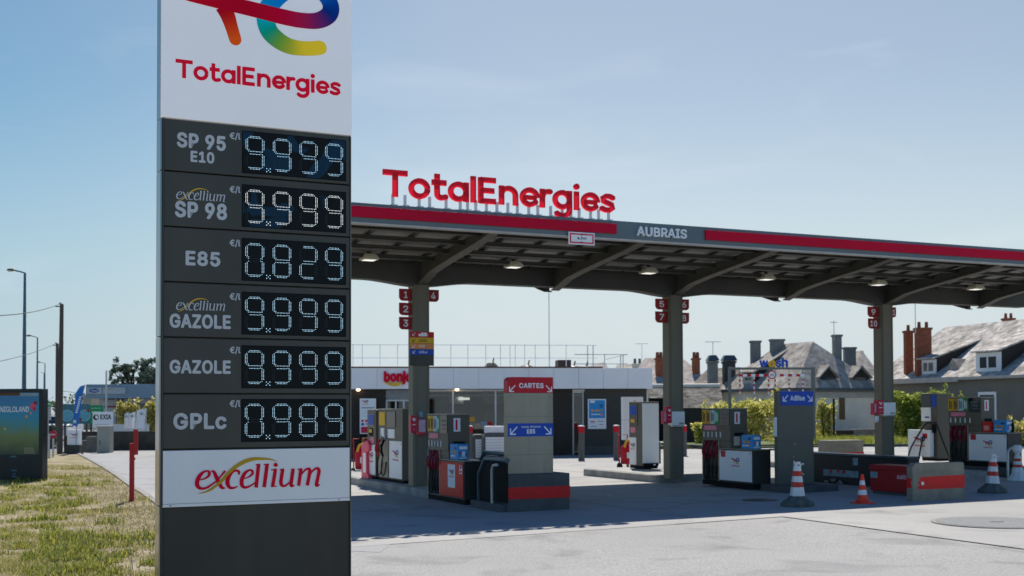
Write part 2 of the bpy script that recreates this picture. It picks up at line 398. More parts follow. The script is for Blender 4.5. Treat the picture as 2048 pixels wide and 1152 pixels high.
# a rounded monoline alphabet for the large red name (units: capital height 1)
SW=.196; XH=.745; RR=(XH-SW)/2+.0
def st(*p): return [(x,z,SW) for x,z in p]
CZ=XH/2
def gl_T(x): return [(st((x+0,.9),(x+.86,.9)),(0,0)),(st((x+.43,.9),(x+.43,0)),(0,0))],.90
def gl_o(x): return [(arc(x+.385,CZ,.29,0,360,SW,24),(0,0))],.80
def gl_t(x): return [([(x+.22,.99,SW),(x+.22,.3,SW),(x+.25,.15,SW),(x+.36,.09,SW),(x+.52,.125,SW)],(0,1)),(st((x+.03,.66),(x+.55,.66)),(0,0))],.62
def gl_a(x): return [(arc(x+.375,CZ,.285,0,360,SW,24),(0,0)),(st((x+.66,XH),(x+.66,0)),(0,0))],.80
def gl_l(x): return [(st((x+.12,1.02),(x+.12,0)),(0,0))],.28
def gl_E(x): return [(st((x+.12,1),(x+.12,0)),(0,0)),(st((x+.1,.91),(x+.68,.91)),(0,0)),(st((x+.1,.5),(x+.62,.5)),(0,0)),(st((x+.1,.09),(x+.68,.09)),(0,0))],.78
def gl_n(x): return [(st((x+.12,XH),(x+.12,0)),(0,0)),([(x+.12,.42,SW)]+arc(x+.385,.40,.265,165,0,SW,10,.255)+[(x+.65,.2,SW),(x+.65,0,SW)],(0,0))],.82
def gl_e(x): return [([(x+.12,.36,SW*.85),(x+.64,.36,SW*.85)],(0,0)),(arc(x+.38,CZ,.285,-2,320,SW,24),(0,1))],.75
def gl_r(x): return [(st((x+.12,XH),(x+.12,0)),(0,0)),([(x+.12,.4,SW),(x+.17,.56,SW),(x+.28,.64,SW),(x+.42,.65,SW)],(0,1))],.53
def gl_g(x): return [(arc(x+.375,CZ,.285,0,360,SW,24),(0,0)),([(x+.66,XH,SW),(x+.66,.0,SW)]+arc(x+.375,-.02,.285,-5,-140,SW,12,.245),(0,1))],.82
def gl_i(x): return [(st((x+.12,XH),(x+.12,0)),(0,0)),([(x+.12,.94,SW*1.2),(x+.1201,.941,SW*1.2)],(1,1))],.30
def gl_s(x): return [([(x+.54,.60,SW),(x+.42,.655,SW),(x+.26,.655,SW),(x+.13,.575,SW),(x+.15,.455,SW),(x+.32,.385,SW),(x+.50,.315,SW),(x+.54,.19,SW),(x+.42,.10,SW),(x+.25,.09,SW),(x+.10,.15,SW)],(1,1))],.66
GL=dict(T=gl_T,o=gl_o,t=gl_t,a=gl_a,l=gl_l,E=gl_E,n=gl_n,e=gl_e,r=gl_r,g=gl_g,i=gl_i,s=gl_s)
def wordmark(word='TotalEnergies'):
    x=0; out=[]
    for c in word:
        g,adv=GL[c](x); out.append((c,g,x)); x+=adv
    return out,x-.09
def word_small(b,x0,x1,z0,cap,y,m,k=2,d=0.0):
    g,W=wordmark(); s=(x1-x0)/W
    for c,strokes,_ in g:
        for pts,caps in strokes: ribbon(b,[(x0+p[0]*s,z0+p[1]*cap,p[2]*(s+cap)/2) for p in pts],y,d,m,caps,k=k,smooth=len(pts)<9 and len(pts)>2)
# the emblem: strokes measured off the tall sign, in units of its letter box
C_=lambda *c: lin(c)
EMB=[ # (points (x,z,w) , colours, caps)  z up, 0..~1.05 wide
 ('leg',[(620,70,170),(672,160,165),(716,290,142),(757,424,134)],[C_(165,0,30),C_(180,20,25),C_(205,55,20),C_(225,85,20)],(0,1)),
 ('tail',[(1690,-118,150),(1560,-165,165),(1400,-150,175),(1240,-60,190),(1130,60,195),(1085,190,200),(1120,330,200),(1215,430,190),(1340,498,172),(1480,522,156),(1600,522,152),(1668,515,150)],
   [C_(0,110,190),C_(0,105,190),C_(0,105,195),C_(0,115,195),C_(0,130,190),C_(0,165,180),C_(0,150,125),C_(95,155,70),C_(160,170,50),C_(225,195,45),C_(235,200,45),C_(235,200,45)],(0,1)),
 ('bar',[(60,-110,120),(250,-62,150),(480,-10,165),(700,42,165),(960,105,165),(1250,178,168),(1480,222,165),(1650,222,170),(1765,160,178),(1785,60,180),(1720,-50,170),(1600,-130,165)],
   [C_(200,10,30),C_(190,5,32),C_(180,0,34),C_(172,0,34),C_(172,0,36),C_(178,0,45),C_(160,20,70),C_(110,30,95),C_(20,40,115),C_(0,60,140),C_(0,90,175),C_(0,110,190)],(1,0))]
M_ink=colattr_mat('printed gradient ink')
def emblem(b,x0,z0,w,y,k=4,d=0.0):
    s=w/1850
    for nm,pts,cols,caps in EMB:
        ribbon(b,[(x0+p[0]*s,z0-(p[1])*s,p[2]*s) for p in pts],y,d,M_ink,caps,k=k,cols=cols)

# ------------------------------------------------------------------ ground
def ground_mat(name,col,col2,patch=.5,fine=.25,crack=.0,rough=.9,bump=.25):
    m=bpy.data.materials.new(name); m.use_nodes=True; n=m.node_tree; N=n.nodes; K=n.links.new
    p=N['Principled BSDF']; p.inputs['Roughness'].default_value=rough; p.inputs['Specular IOR Level'].default_value=.25
    t=N.new('ShaderNodeTexCoord'); v=t.outputs['Object']
    a=N.new('ShaderNodeTexNoise'); a.inputs['Scale'].default_value=.16; a.inputs['Detail'].default_value=9; a.inputs['Roughness'].default_value=.62; K(v,a.inputs['Vector'])
    r=N.new('ShaderNodeMapRange'); r.inputs['From Min'].default_value=.38; r.inputs['From Max'].default_value=.66; r.inputs['To Max'].default_value=patch; K(a.outputs['Fac'],r.inputs['Value'])
    x=N.new('ShaderNodeMixRGB'); x.inputs['Color1'].default_value=(*col,1); x.inputs['Color2'].default_value=(*col2,1); K(r.outputs['Result'],x.inputs['Fac'])
    f=N.new('ShaderNodeTexNoise'); f.inputs['Scale'].default_value=38; f.inputs['Detail'].default_value=4; K(v,f.inputs['Vector'])
    q=N.new('ShaderNodeMapRange'); q.inputs['From Min'].default_value=.25; q.inputs['From Max'].default_value=.75; q.inputs['To Min'].default_value=1-fine; q.inputs['To Max'].default_value=1+fine; K(f.outputs['Fac'],q.inputs['Value'])
    mm=N.new('ShaderNodeVectorMath'); mm.operation='SCALE'; K(x.outputs['Color'],mm.inputs[0]); K(q.outputs['Result'],mm.inputs['Scale']); out=mm.outputs['Vector']
    # oil and tyre stains
    s=N.new('ShaderNodeTexNoise'); s.inputs['Scale'].default_value=.9; s.inputs['Detail'].default_value=7; s.inputs['Distortion'].default_value=.6; K(v,s.inputs['Vector'])
    u=N.new('ShaderNodeMapRange'); u.inputs['From Min'].default_value=.54; u.inputs['From Max'].default_value=.74; u.inputs['To Max'].default_value=.6; K(s.outputs['Fac'],u.inputs['Value'])
    y=N.new('ShaderNodeMixRGB'); y.inputs['Color2'].default_value=(col2[0]*.55,col2[1]*.55,col2[2]*.56,1); K(u.outputs['Result'],y.inputs['Fac']); K(out,y.inputs['Color1']); out=y.outputs['Color']
    K(out,p.inputs['Base Color'])
    bp=N.new('ShaderNodeBump'); bp.inputs['Strength'].default_value=bump; bp.inputs['Distance'].default_value=.01; K(f.outputs['Fac'],bp.inputs['Height']); K(bp.outputs['Normal'],p.inputs['Normal'])
    MATS[name]=m; return m
M_asph=ground_mat('worn asphalt',(.335,.325,.31),(.25,.245,.235),.55,.30)
M_slab=ground_mat('pale concrete slab',(.40,.385,.36),(.28,.275,.26),.65,.12,bump=.12)
M_road=ground_mat('access road asphalt',(.335,.33,.325),(.265,.26,.255),.5,.22)
M_far=ground_mat('far street asphalt',(.22,.22,.22),(.17,.17,.17),.5,.2)
def dirt_mat():
    m=bpy.data.materials.new('dry verge soil'); m.use_nodes=True; n=m.node_tree; N=n.nodes; K=n.links.new
    p=N['Principled BSDF']; p.inputs['Roughness'].default_value=.95; p.inputs['Specular IOR Level'].default_value=.1
    v=N.new('ShaderNodeTexCoord').outputs['Object']
    a=N.new('ShaderNodeTexNoise'); a.inputs['Scale'].default_value=1.1; a.inputs['Detail'].default_value=8; K(v,a.inputs['Vector'])
    r=N.new('ShaderNodeValToRGB'); e=r.color_ramp.elements
    e[0].position=.35; e[0].color=(.20,.175,.08,1); e[1].position=.66; e[1].color=(.40,.335,.25,1); x=e.new(.50); x.color=(.31,.26,.155,1); K(a.outputs['Fac'],r.inputs['Fac'])
    f=N.new('ShaderNodeTexNoise'); f.inputs['Scale'].default_value=26; f.inputs['Detail'].default_value=5; K(v,f.inputs['Vector'])
    q=N.new('ShaderNodeMapRange'); q.inputs['From Min'].default_value=.25; q.inputs['From Max'].default_value=.75; q.inputs['To Min'].default_value=.6; q.inputs['To Max'].default_value=1.35; K(f.outputs['Fac'],q.inputs['Value'])
    mm=N.new('ShaderNodeVectorMath'); mm.operation='SCALE'; K(r.outputs['Color'],mm.inputs[0]); K(q.outputs['Result'],mm.inputs['Scale']); K(mm.outputs['Vector'],p.inputs['Base Color'])
    bp=N.new('ShaderNodeBump'); bp.inputs['Strength'].default_value=.6; bp.inputs['Distance'].default_value=.04; K(f.outputs['Fac'],bp.inputs['Height']); K(bp.outputs['Normal'],p.inputs['Normal'])
    return m
M_soil=dirt_mat()
def sheet(name,pts,up,m):              # polygon of world points laid on the ground
    b=MB(); b.add([(x,y,GZ(x,y)+up) for x,y in pts],[list(range(len(pts)))],m); return struct(b.build(name))
b=MB()
xs=[-700,-9,0,10,20,40,900]; ys=[-60,0,20,40,80,1200]
for i in range(len(xs)-1):
    for j in range(len(ys)-1):
        q=[site(xs[i],ys[j]),site(xs[i+1],ys[j]),site(xs[i+1],ys[j+1]),site(xs[i],ys[j+1])]
        b.add([(x,y,GZ(x,y)) for x,y in q],[(0,1,2,3)],M_asph)
struct(b.build('ground'))
# concrete forecourt slab, its front edge runs in front of the canopy's shadow
fe=[atg(640,1099)[:2],atg(1350,1049)[:2],atg(1565,1034)[:2],atg(1800,1066)[:2],atg(2048,1099)[:2],atg(2300,1134)[:2]]
pl=fe+[site(24,-11),site(40,0),site(40,16),site(10,16),site(-4.0,16)]
b=MB()
cen=site(8,3)
b.add([(x,y,GZ(x,y)+.005) for x,y in pl]+[(cen[0],cen[1],GZ(*cen)+.005)],[(i,(i+1)%len(pl),len(pl)) for i in range(len(pl))],M_slab)
struct(b.build('forecourt'))
# joint lines of the slab
M_joint=mat('slab joint tar',(.09,.088,.085),.9,var=.3)
def strip(b,p,q,w,up,m):
    d=Vector((q[0]-p[0],q[1]-p[1])); n=Vector((-d.y,d.x)).normalized()*w/2
    c=[(p[0]+n.x,p[1]+n.y),(p[0]-n.x,p[1]-n.y),(q[0]-n.x,q[1]-n.y),(q[0]+n.x,q[1]+n.y)]
    b.add([(x,y,GZ(x,y)+up) for x,y in c],[(0,1,2,3)],m)
b=MB()
for p,q in zip(fe[2:-1],fe[3:]): strip(b,p,q,.035,.009,M_joint)
strip(b,fe[1],fe[2],.02,.009,M_joint)
for k in range(5): strip(b,site(1.9+k*5.2-.4*k,-7.4+.02*k),site(1.9+k*5.2-.4*k,14),.02,.0095,M_joint)
for yy in (-3.6,1.0,5.6,10.2): strip(b,site(-3.5,yy),site(22,yy),.02,.0095,M_joint)
struct(b.build('slab_joints'))
# worn white paint marks between the islands
M_wpaint=mat('worn white paint',(.55,.56,.56),.8,var=.35,scale=9,dirt=.6,dscale=6,dcol=(.25,.25,.25))
b=MB()
for p,q in (((765,1010),(802,1015)),((745,1016),(802,1015.5)),((1170,988),(1225,992)),((1180,992),(1225,990)),((1235,984),(1290,986))):
    strip(b,atg(*p)[:2],atg(*q)[:2],.09,.0095,M_wpaint)
struct(b.build('road_marking'))
# access road on the left
rd=[atg(*p)[:2] for p in ((146,905),(200,935),(255,975),(300,1005),(330,1028),(420,1090),(760,1105),(900,1000))]+[site(-2,9),site(-3,30),site(-14,44),atg(200,893)[:2]]
b=MB(); b.add([(x,y,GZ(x,y)+.003) for x,y in rd],[list(range(len(rd)))],M_road); struct(b.build('road'))
wl=[atg(*p)[:2] for p in ((240,985),(300,985),(420,985),(420,1040),(330,1028),(300,1006))]
sheet('pavement',wl[1:],.006,M_slab)
# verge
edge=[(146,906),(170,919),(200,936),(230,956),(255,975),(280,991),(300,1006),(330,1028),(420,1092),(600,1210)]
EW=[atg(*p)[:2] for p in edge]
def left_y(px,py): return atg(px,py)[:2]
vl=[EW[i] for i in range(len(EW))]+[(1.2,6.0),(.6,2.5),(-12,2.5),(-26,20),(-34,46),(-26,55),atg(60,906)[:2]]
from mathutils.geometry import tessellate_polygon
def verge(name,poly,up,m,step=.7):
    """fine sheet with a little relief, clipped to the polygon"""
    def ins(x,y):
        c=False;n=len(poly)
        for i in range(n):
            x1,y1=poly[i];x2,y2=poly[(i+1)%n]
            if (y1>y)!=(y2>y) and x<(x2-x1)*(y-y1)/(y2-y1)+x1: c=not c
        return c
    return ins
IN_V=verge('v',vl,.05,M_soil)
b=MB(); tri=tessellate_polygon([[Vector((x,y,0)) for x,y in vl]])
b.add([(x,y,GZ(x,y)+.045) for x,y in vl],[tuple(t) for t in tri],M_soil); struct(b.build('verge'))
# kerb along the verge
b=MB()
def kerbline(b,pts,w,h,m):
    P=crom([(p[0],p[1]) for p in pts],5)
    for i in range(len(P)-1):
        p,q=P[i],P[i+1]; d=Vector((q[0]-p[0],q[1]-p[1])); 
        if d.length<1e-6: continue
        n=Vector((-d.y,d.x)).normalized()*w; t=d.normalized()*.003
        c=[(p[0]+t.x,p[1]+t.y),(q[0]-t.x,q[1]-t.y),(q[0]+n.x-t.x,q[1]+n.y-t.y),(p[0]+n.x+t.x,p[1]+n.y+t.y)]
        g=[GZ(*k) for k in c]
        b.hexa([(c[k][0],c[k][1],g[k]-.1) for k in range(4)]+[(c[k][0],c[k][1],g[k]+h) for k in range(4)],m)
kerbline(b,EW,.13,.075,M_kerb); struct(b.build('kerb'))
b=MB(); kerbline(b,[atg(*p)[:2] for p in ((130,909),(150,906),(190,897),(230,891),(280,886),(320,884),(420,882))],.14,.1,M_kerb); struct(b.build('kerb'))
# drain covers and patches on the apron
M_iron=mat('worn iron',(.17,.175,.175),.6,var=.2,scale=12,bump=.4,bscale=30)
M_iron2=mat('dark wet patch',(.09,.09,.09),.5,var=.3,scale=3)
for nm,px,py,rx,lab in (('manhole_cover',1994,1046,.95,'large round grey tank lid set in the sunlit concrete at the right'),('drain_cover',1520,1001,.34,'small dark drain lid in the shaded forecourt left of the tall striped cone')):
    X,Y,Z=atg(px,py); t=thing(nm,lab,'manhole cover',(X,Y,Z+.006))
    b=MB(); b.cyl((0,0),rx,0,.008,M_kerb if nm[0]=='m' else M_iron2,36); b.build('rim',t)
    b=MB(); b.cyl((0,0),rx*.93,.0083,.012,M_iron if nm[0]=='m' else M_iron2,36); b.box(-.1,.1,-.02,.02,.0122,.016,M_blk); b.build('lid',t)

# ------------------------------------------------------------------ price totem
AP=math.radians(26)
PF=Face(319.5,900,AP,Y=8.0)
def P(px,py,off=0.0): return PF.pt(px,py,off)
W=P(705.5,700)[0]
tot=thing('price_totem','tall grey roadside price totem with white header and lit fuel prices','price sign',(PF.o[0],PF.o[1],0),AP)
zt=P(320.6,-330)[1]; zh=P(320.6,234)[1]; zb=-.05
M_side=mat('glossy grey cladding',(.20,.21,.21),.12,metal=.75,var=.06,scale=1)
M_head=mat('backlit white header',(.80,.80,.81),.35,emit=.15,var=.03,scale=1.2,dirt=.08,dscale=1.5,dcol=(.5,.48,.45))
b=MB(); b.box(.012,W-.012,.045,.18,zb,zt,M_dark2); b.build('body',tot,.004)
b=MB()
for za,zc in ((zb,P(313,1014)[1]),(P(313,1014)[1]+.004,P(319,673)[1]),(P(319,673)[1]+.004,P(320,339)[1]),(P(320,339)[1]+.004,zh),(zh+.004,zt)):
    b.box(0,.0118,.02,.17,za,zc,M_side)
b.build('side_panel',tot,.003)
b=MB(); b.box(W-.0118,W,.03,.17,zb,zh,M_side); b.build('side_panel',tot,.003)
hd=boxp('header_panel',tot,.0,W-.006,.0,.0445,zh+.003,zt,M_head,.004)
b=MB(); b.box(.0125,.02,.003,.044,zb,zh,M_dark); b.box(W-.02,W-.0125,.003,.044,zb,zh,M_dark); b.build('frame',tot)
g0=P(350.5,154)      # lettering baseline-left
x1=P(679,190)[0]; tl=P(350.5,117.5)
b=MB(); word_small(b,P(351,154)[0],x1,P(351,154.5)[1],P(351,117.5)[1]-P(351,154.5)[1],-.0006,mat('backlit red lettering',(.66,.004,.030),.6,var=.05,spec=.1,emit=.15),k=4,d=.002); b.build('lettering',hd)
M_inkb=colattr_mat('backlit gradient ink',.6,.15)
# emblem: each point is carried over from the crop of the sign
b=MB()
def signpt(p,s=5.389,ox=330,oy=0):
    px,py=ox+p[0]/s,oy+p[1]/s
    x,z=P(px,py); x2,_=P(px+1,py); return (x,z,p[2]/s*(x2-x)*.985)
for i,(nm,pts,cols,caps) in enumerate(EMB):
    ribbon(b,[signpt(p) for p in pts],-.0006-.0010*i,.001,M_inkb,caps,k=9,cols=cols)
b.build('emblem',hd)
# price rows
ROWS=[234,339.3,451,562,673.4,787,899]
ZR=[P(320,r)[1] for r in ROWS]
dx0=P(486,300)[0]; dx1=P(691,330)[0]
def digit_dots(ch):
    S={'0':'abcdef','1':'bc','2':'abged','3':'abgcd','4':'fgbc','5':'afgcd','6':'afgedc','7':'abc','8':'abcdefg','9':'abcdfg'}[ch]
    D={'a':[(c,r) for r in (0,1) for c in range(3,10)],
       'd':[(c,r) for r in (23,24) for c in range(3,10)]+[(2,24) if False else (2,23)],
       'g':[(c,r) for r in (11,13) for c in range(3,10)],
       'f':[(c,r) for c in (0,1.1) for r in range(3,10)]+[(.9,2),(2,1),(1.9,11),(.9,10),(2,9.9)],
       'b':[(c,r) for c in (11,12.1) for r in range(3,10)]+[(11.1,2),(10,1),(10.1,11),(11.1,10),(11,11)],
       'e':[(c,r) for c in (0,1.1) for r in range(15,22)]+[(1,14),(1.9,13),(1,22.4),(2,23)],
       'c':[(c,r) for c in (11,12.1) for r in range(14,22)]+[(11,13),(10.1,12.6),(11,22.4),(10,23)]}
    on=set();off=set()
    for k,v in D.items():
        (on if k in S else off).update(v)
    return on,off-on
M_led=mat('white light diode',(.52,.82,1.0),.4,var=.02,emit=.95)
M_ledw=mat('warm white light diode',(.90,.97,.95),.4,var=.02,emit=1.05)
M_loff=mat('unlit diode',(.020,.032,.037),.4,var=.1)
def film_mat():
    m=bpy.data.materials.new('display film'); m.use_nodes=True; n=m.node_tree; N=n.nodes; K=n.links.new
    p=N['Principled BSDF']; p.inputs['Roughness'].default_value=.5; p.inputs['Specular IOR Level'].default_value=.10
    v=N.new('ShaderNodeTexCoord').outputs['Object']
    a=N.new('ShaderNodeTexNoise'); a.inputs['Scale'].default_value=4.0; a.inputs['Detail'].default_value=1; a.inputs['Distortion'].default_value=.8; K(v,a.inputs['Vector'])
    s=N.new('ShaderNodeSeparateXYZ'); K(v,s.inputs['Vector'])
    h=N.new('ShaderNodeMapRange'); h.inputs['From Min'].default_value=ZR[3]; h.inputs['From Max'].default_value=ZR[1]; h.inputs['To Min'].default_value=-.22; h.inputs['To Max'].default_value=.05; K(s.outputs['Z'],h.inputs['Value'])
    ad=N.new('ShaderNodeMath'); ad.operation='ADD'; K(a.outputs['Fac'],ad.inputs[0]); K(h.outputs['Result'],ad.inputs[1])
    r=N.new('ShaderNodeValToRGB'); e=r.color_ramp.elements; e[0].position=.555; e[0].color=(.008,.011,.012,1); e[1].position=.575; e[1].color=(.008,.036,.066,1); K(ad.outputs['Value'],r.inputs['Fac'])  # blue patches: reflections of the peeling film put into the base colour
    K(r.outputs['Color'],p.inputs['Base Color']); return m
M_film=film_mat()
PRICES=['9999','9999','0829','9999','9999','0989']
def exc_strokes():
    """the slanted script word, traced from the lower panel crop (5.535 px per px from 340,890)"""
    W_=lambda *p: list(p)
    S=[]
    S.append(W_((330,386,12),(385,372,18),(428,340,28),(436,302,30),(408,288,20),(366,304,30),(322,352,44),(300,412,46),(308,458,42),(348,482,30),(404,474,24),(462,438,20),(520,396,18),(562,346,18),(612,286,24)))
    S.append(W_((458,291,12),(488,300,34),(530,392,46),(574,470,36),(610,476,12)))
    S.append(W_((762,330,18),(764,298,28),(732,282,24),(684,302,36),(644,368,46),(638,428,46),(664,472,32),(712,474,22),(752,456,10)))
    S.append(W_((824,372,12),(876,352,18),(914,316,28),(908,284,26),(874,280,22),(826,318,38),(796,384,46),(798,444,42),(830,470,30),(888,454,20),(945,416,16)))
    S.append(W_((982,212,40),(968,340,40),(954,472,40))); S.append(W_((950,219,14),(1000,213,12)))
    S.append(W_((1076,210,40),(1060,340,40),(1043,468,40))); S.append(W_((1040,217,14),(1096,211,12)))
    S.append(W_((1168,268,38),(1152,370,38),(1136,462,38))); S.append(W_((1122,278,14),(1180,266,12))); S.append(W_((1120,462,12),(1182,456,12)))
    S.append(W_((1250,266,38),(1234,360,38),(1230,425,38),(1252,454,28),(1292,442,20),(1346,392,14))); S.append(W_((1218,276,14),(1262,265,12)))
    S.append(W_((1364,262,38),(1350,360,38),(1342,448,36),(1378,446,12)))
    S.append(W_((1450,262,36),(1438,360,36),(1425,452,36))); S.append(W_((1414,272,14),(1462,260,12)))
    S.append(W_((1444,340,12),(1498,276,20),(1538,264,30),(1548,296,36),(1534,380,36),(1520,448,36)))
    S.append(W_((1546,332,12),(1596,272,20),(1636,258,28),(1650,290,36),(1636,370,36),(1622,446,36),(1658,440,12)))
    dot=(1170,220,46)
    sw=W_((315,540,4),(400,518,18),(468,482,26),(522,440,28),(578,392,34),(640,316,32),(720,246,40),(820,186,42),(920,155,38),(1020,152,28),(1110,158,18),(1187,181,3))
    return S,dot,sw
def exc(bl,bs,f,y,ml,ms,wk=1.0):
    """f maps a traced point to (x,z,scale)"""
    S,dot,sw=exc_strokes()
    def tr(p): x,z,s=f(p[0],p[1]); return (x,z,p[2]*s*wk)
    ribbon(bs,[tr(p) for p in sw],y,.0006,ms,k=8)
    for s in S: ribbon(bl,[tr(p) for p in s],y-.0015,.0006,ml,k=5)
    x,z,s=f(dot[0],dot[1]); bl.disk(x,z,dot[2]*s/2,y-.0035,ml,14,.001)
UNIT=[0]
for k in range(6):
    zlo,zhi=ZR[k+1]+.004,ZR[k]-.004
    if k==0: zhi=ZR[0]-.004
    row=boxp('price_row',tot,.0205,W-.0205,.006,.044,zlo,zhi,M_dark,.005)
    row['label']=['price row with two line fuel name at the top of the totem','price row with small script word over its fuel name, second down','price row showing the lowest price, third down','fourth price row with a small script word above its fuel name','fifth price row with one line fuel name','bottom price row beginning with a zero'][k]
    py=ROWS[k]; s=1.0
    r0=262.4+107.45*k   # display top left row in the photograph
    za=P(486,r0)[1]; zc=P(486,r0+81.6+.25*k)[1]
    bz=MB(); bz.box(dx0-.006,dx1+.006,.0035,.0058,zc-.006,za+.006,M_black); bz.build('display_bezel',row)
    sc=boxp('display_screen',row,dx0,dx1,.0025,.0033,zc,za,M_film,0)
    of=MB()
    dw=(dx1-dx0); dh=za-zc
    gx=dw*.172/12.1; gz=dh*.80/24
    pos=[.028,.288,.546,.80]
    led=M_ledw if k==1 else M_led
    for d,ch in enumerate(PRICES[k]):
        ox=dx0+dw*pos[d]; oz=za-dh*.105
        a_,o_=digit_dots(ch)
        on=MB()
        for c,r in a_: on.disk(ox+c*gx,oz-r*gz,gx*.215,.0022,led,7,.0008)
        on.build('digit',row)
        for c,r in o_: of.disk(ox+c*gx,oz-r*gz,gx*.30,.0024,M_loff,6,.0003)
    cx_,cz_=dx0+dw*.243,za-dh*.905
    on=MB()
    for c,r in ((0,0),(1,1),(-1,1),(1,-1),(-1,-1)): on.disk(cx_+c*gx*1.15,cz_+r*gz*1.15,gx*.27,.0022,led,7,.0008)
    on.build('decimal_point',row); of.build('unlit_dots',row)
    # names
    b=MB()
    def T(s,pl,pt,pr,pb,bold): text(b,s,P(pl,pt)[0],P(pr,pt)[0],P(pl,pb)[1],P(pl,pt)[1],.0045,M_lett,bold)
    if k==0: T('SP 95',354,263,452,294,.055); T('E10',381.5,300.5,429,323.5,.055)
    if k==1: T('SP 98',350,400.5,454.5,434,.055)
    if k==2: T('E85',371.5,500.5,441,530.5,.055)
    if k==3: T('GAZOLE',339.5,626.5,462,655.5,.055)
    if k==4: T('GAZOLE',339.5,719,462,747,.055)
    if k==5: T('GPLc',347,826,453.5,859.5,.055)
    b.build('fuel_name',row)
    b=MB(); pu=264+107.3*k; text(b,'€/l',P(459.5,pu)[0],P(481,pu)[0],P(459.5,pu+15)[1],P(459.5,pu-.5)[1],.0045,M_lett,.03); b.build('unit_text',row)
    if k in (1,3):
        bl=MB();bs=MB(); py0,py1=(372.5,401.5) if k==1 else (594.5,623.5)
        xl,xr=P(353,py0)[0],P(450,py0)[0]; zt_,zb_=P(353,py0)[1],P(353,py1)[1]
        def f(x,y): 
            ysl=y+(x-315)*.023   # undo the tilt of the traced crop
            return (xl+(x-290)/(1660-290)*(xr-xl), zt_+(ysl-152)/(545-152)*(zb_-zt_), (xr-xl)/1370)
        exc(bl,bs,f,.0045,M_lett,M_yel,.85)
        bl.build('script_word',row); bs.build('swoosh',row)
# lower white panel
zl,zu=P(316.5,1009)[1],P(317,902)[1]
M_pan2=mat('white composite panel',(.80,.81,.82),.45,var=.03,scale=1.2,dirt=.1,dscale=1.5,dcol=(.35,.34,.33))
pan=boxp('brand_panel',tot,.0205,W-.0205,.004,.044,zl+.0,zu,M_pan2,.003)
boxp('bottom_strip',pan,.0205,W-.0205,.001,.043,zl-.022,zl-.0015,M_pan2,.002)
b=MB()
for x in (.07,W-.10): b.disk(x,zl-.012,.006,.0008,M_steel,10,.002)
b.build('screw',pan)
bl=MB();bs=MB()
def f2(x,y):
    px,py=340+x/5.535,890+y/5.535
    X,Z=P(px,py); X2,_=P(px+1,py); return (X,Z,(X2-X)/5.535)
exc(bl,bs,f2,.0030,M_redl,mat('mustard print',(.50,.30,.01),.5,var=.05),1.0)
bl.build('script_word',pan); bs.build('swoosh',pan)
boxp('base_panel',tot,.0205,W-.0205,.012,.044,zb,zl-.024,M_dark2,.004)

# ------------------------------------------------------------------ canopy
CF=Face(ang=A,o=O0)
SPC=6.32; TF=4.1; TB=3.55
Ts=lambda s: TF if s<0 else TB
can=thing('forecourt_canopy','long flat grey fuel station canopy with red band carried on three steel posts','canopy',(O0[0],O0[1],0),A)
XL,XR=-3.3,17.6
zfb=CF.pt(966,463,-TF)[1]; zft=CF.pt(966,422.4,-TF)[1]
def fz(py,px): return CF.pt(px,py,-TF)[1]
zb_m=4.50      # underside of the main beam
colx=[0,SPC,2*SPC]
# posts
def post(x):
    b=MB(); r=.185; c=.05; g=GZ(*site(x,0))
    poly=[(x-r+c,-r),(x+r-c,-r),(x+r,-r+c),(x+r,r-c),(x+r-c,r),(x-r+c,r),(x-r,r-c),(x-r,-r+c)]
    b.prism_xy(poly,g+.1,4.42,M_post)
    b.box(x-r+.02,x-r+.06,-r-.012,-r+.001,g+.17,4.4,M_post); b.box(x+r-.06,x+r-.02,-r-.012,-r+.001,g+.17,4.4,M_post)
    b.build('post',can,.012)
for x in colx: post(x)
# main beam with haunches at each post
def under(x):
    d=min(abs(x-c) for c in colx)
    t=max(0,1-d/1.25); return zb_m-.115*t*t*(3-2*t)
n=150; top=[];bot=[]
for i in range(n+1):
    x=XL+.05+(XR-XL-.1)*i/n; bot.append((x,under(x)))
b=MB(); b.prism_xz(bot+[(XR-.05,4.86),(XL+.05,4.86)],-.17,.17,M_beam)
b.box(XL+.06,XR-.06,-.24,.24,4.86,4.885,M_beam)
b.build('main_beam',can)
# ribs, haunched, sweeping out to the front and back edges
def rib(x,s):
    pr=[]
    for t,z in ((.171,zb_m-.07),(.5,zb_m+.02),(.85,zb_m+.13),(1.4,zb_m+.21),(2.4,zb_m+.33),(3.3,zb_m+.43),(Ts(s)-.13,zfb+.03)): pr.append((t,z))
    # web
    zt2=lambda t:4.86+ (t/TF)*.34
    poly=[(s*t,z) for t,z in pr]+[(s*(Ts(s)-.13),zt2(Ts(s)-.13)),(s*.171,4.86)]
    if s<0: poly=poly[::-1]
    b=MB(); b.prism_yz(poly,x-.035,x+.035,M_beam)
    # lower flange
    for (t0,z0),(t1,z1) in zip(pr,pr[1:]):
        ys=sorted([(s*t0,z0),(s*t1,z1)])
        (ya,za),(yb,zb2)=ys
        b.hexa([(x-.10,ya,za-.022),(x+.10,ya,za-.022),(x+.10,yb,zb2-.022),(x-.10,yb,zb2-.022),(x-.10,ya,za-.002),(x+.10,ya,za-.002),(x+.10,yb,zb2-.002),(x-.10,yb,zb2-.002)],M_flange)
    b.build('rib',can)
k=-1
while XL<k*SPC/2<XR or k<6:
    if XL+.2<k*SPC/2<XR-.2:
        for s in (-1,1): rib(k*SPC/2,s)
    k+=1
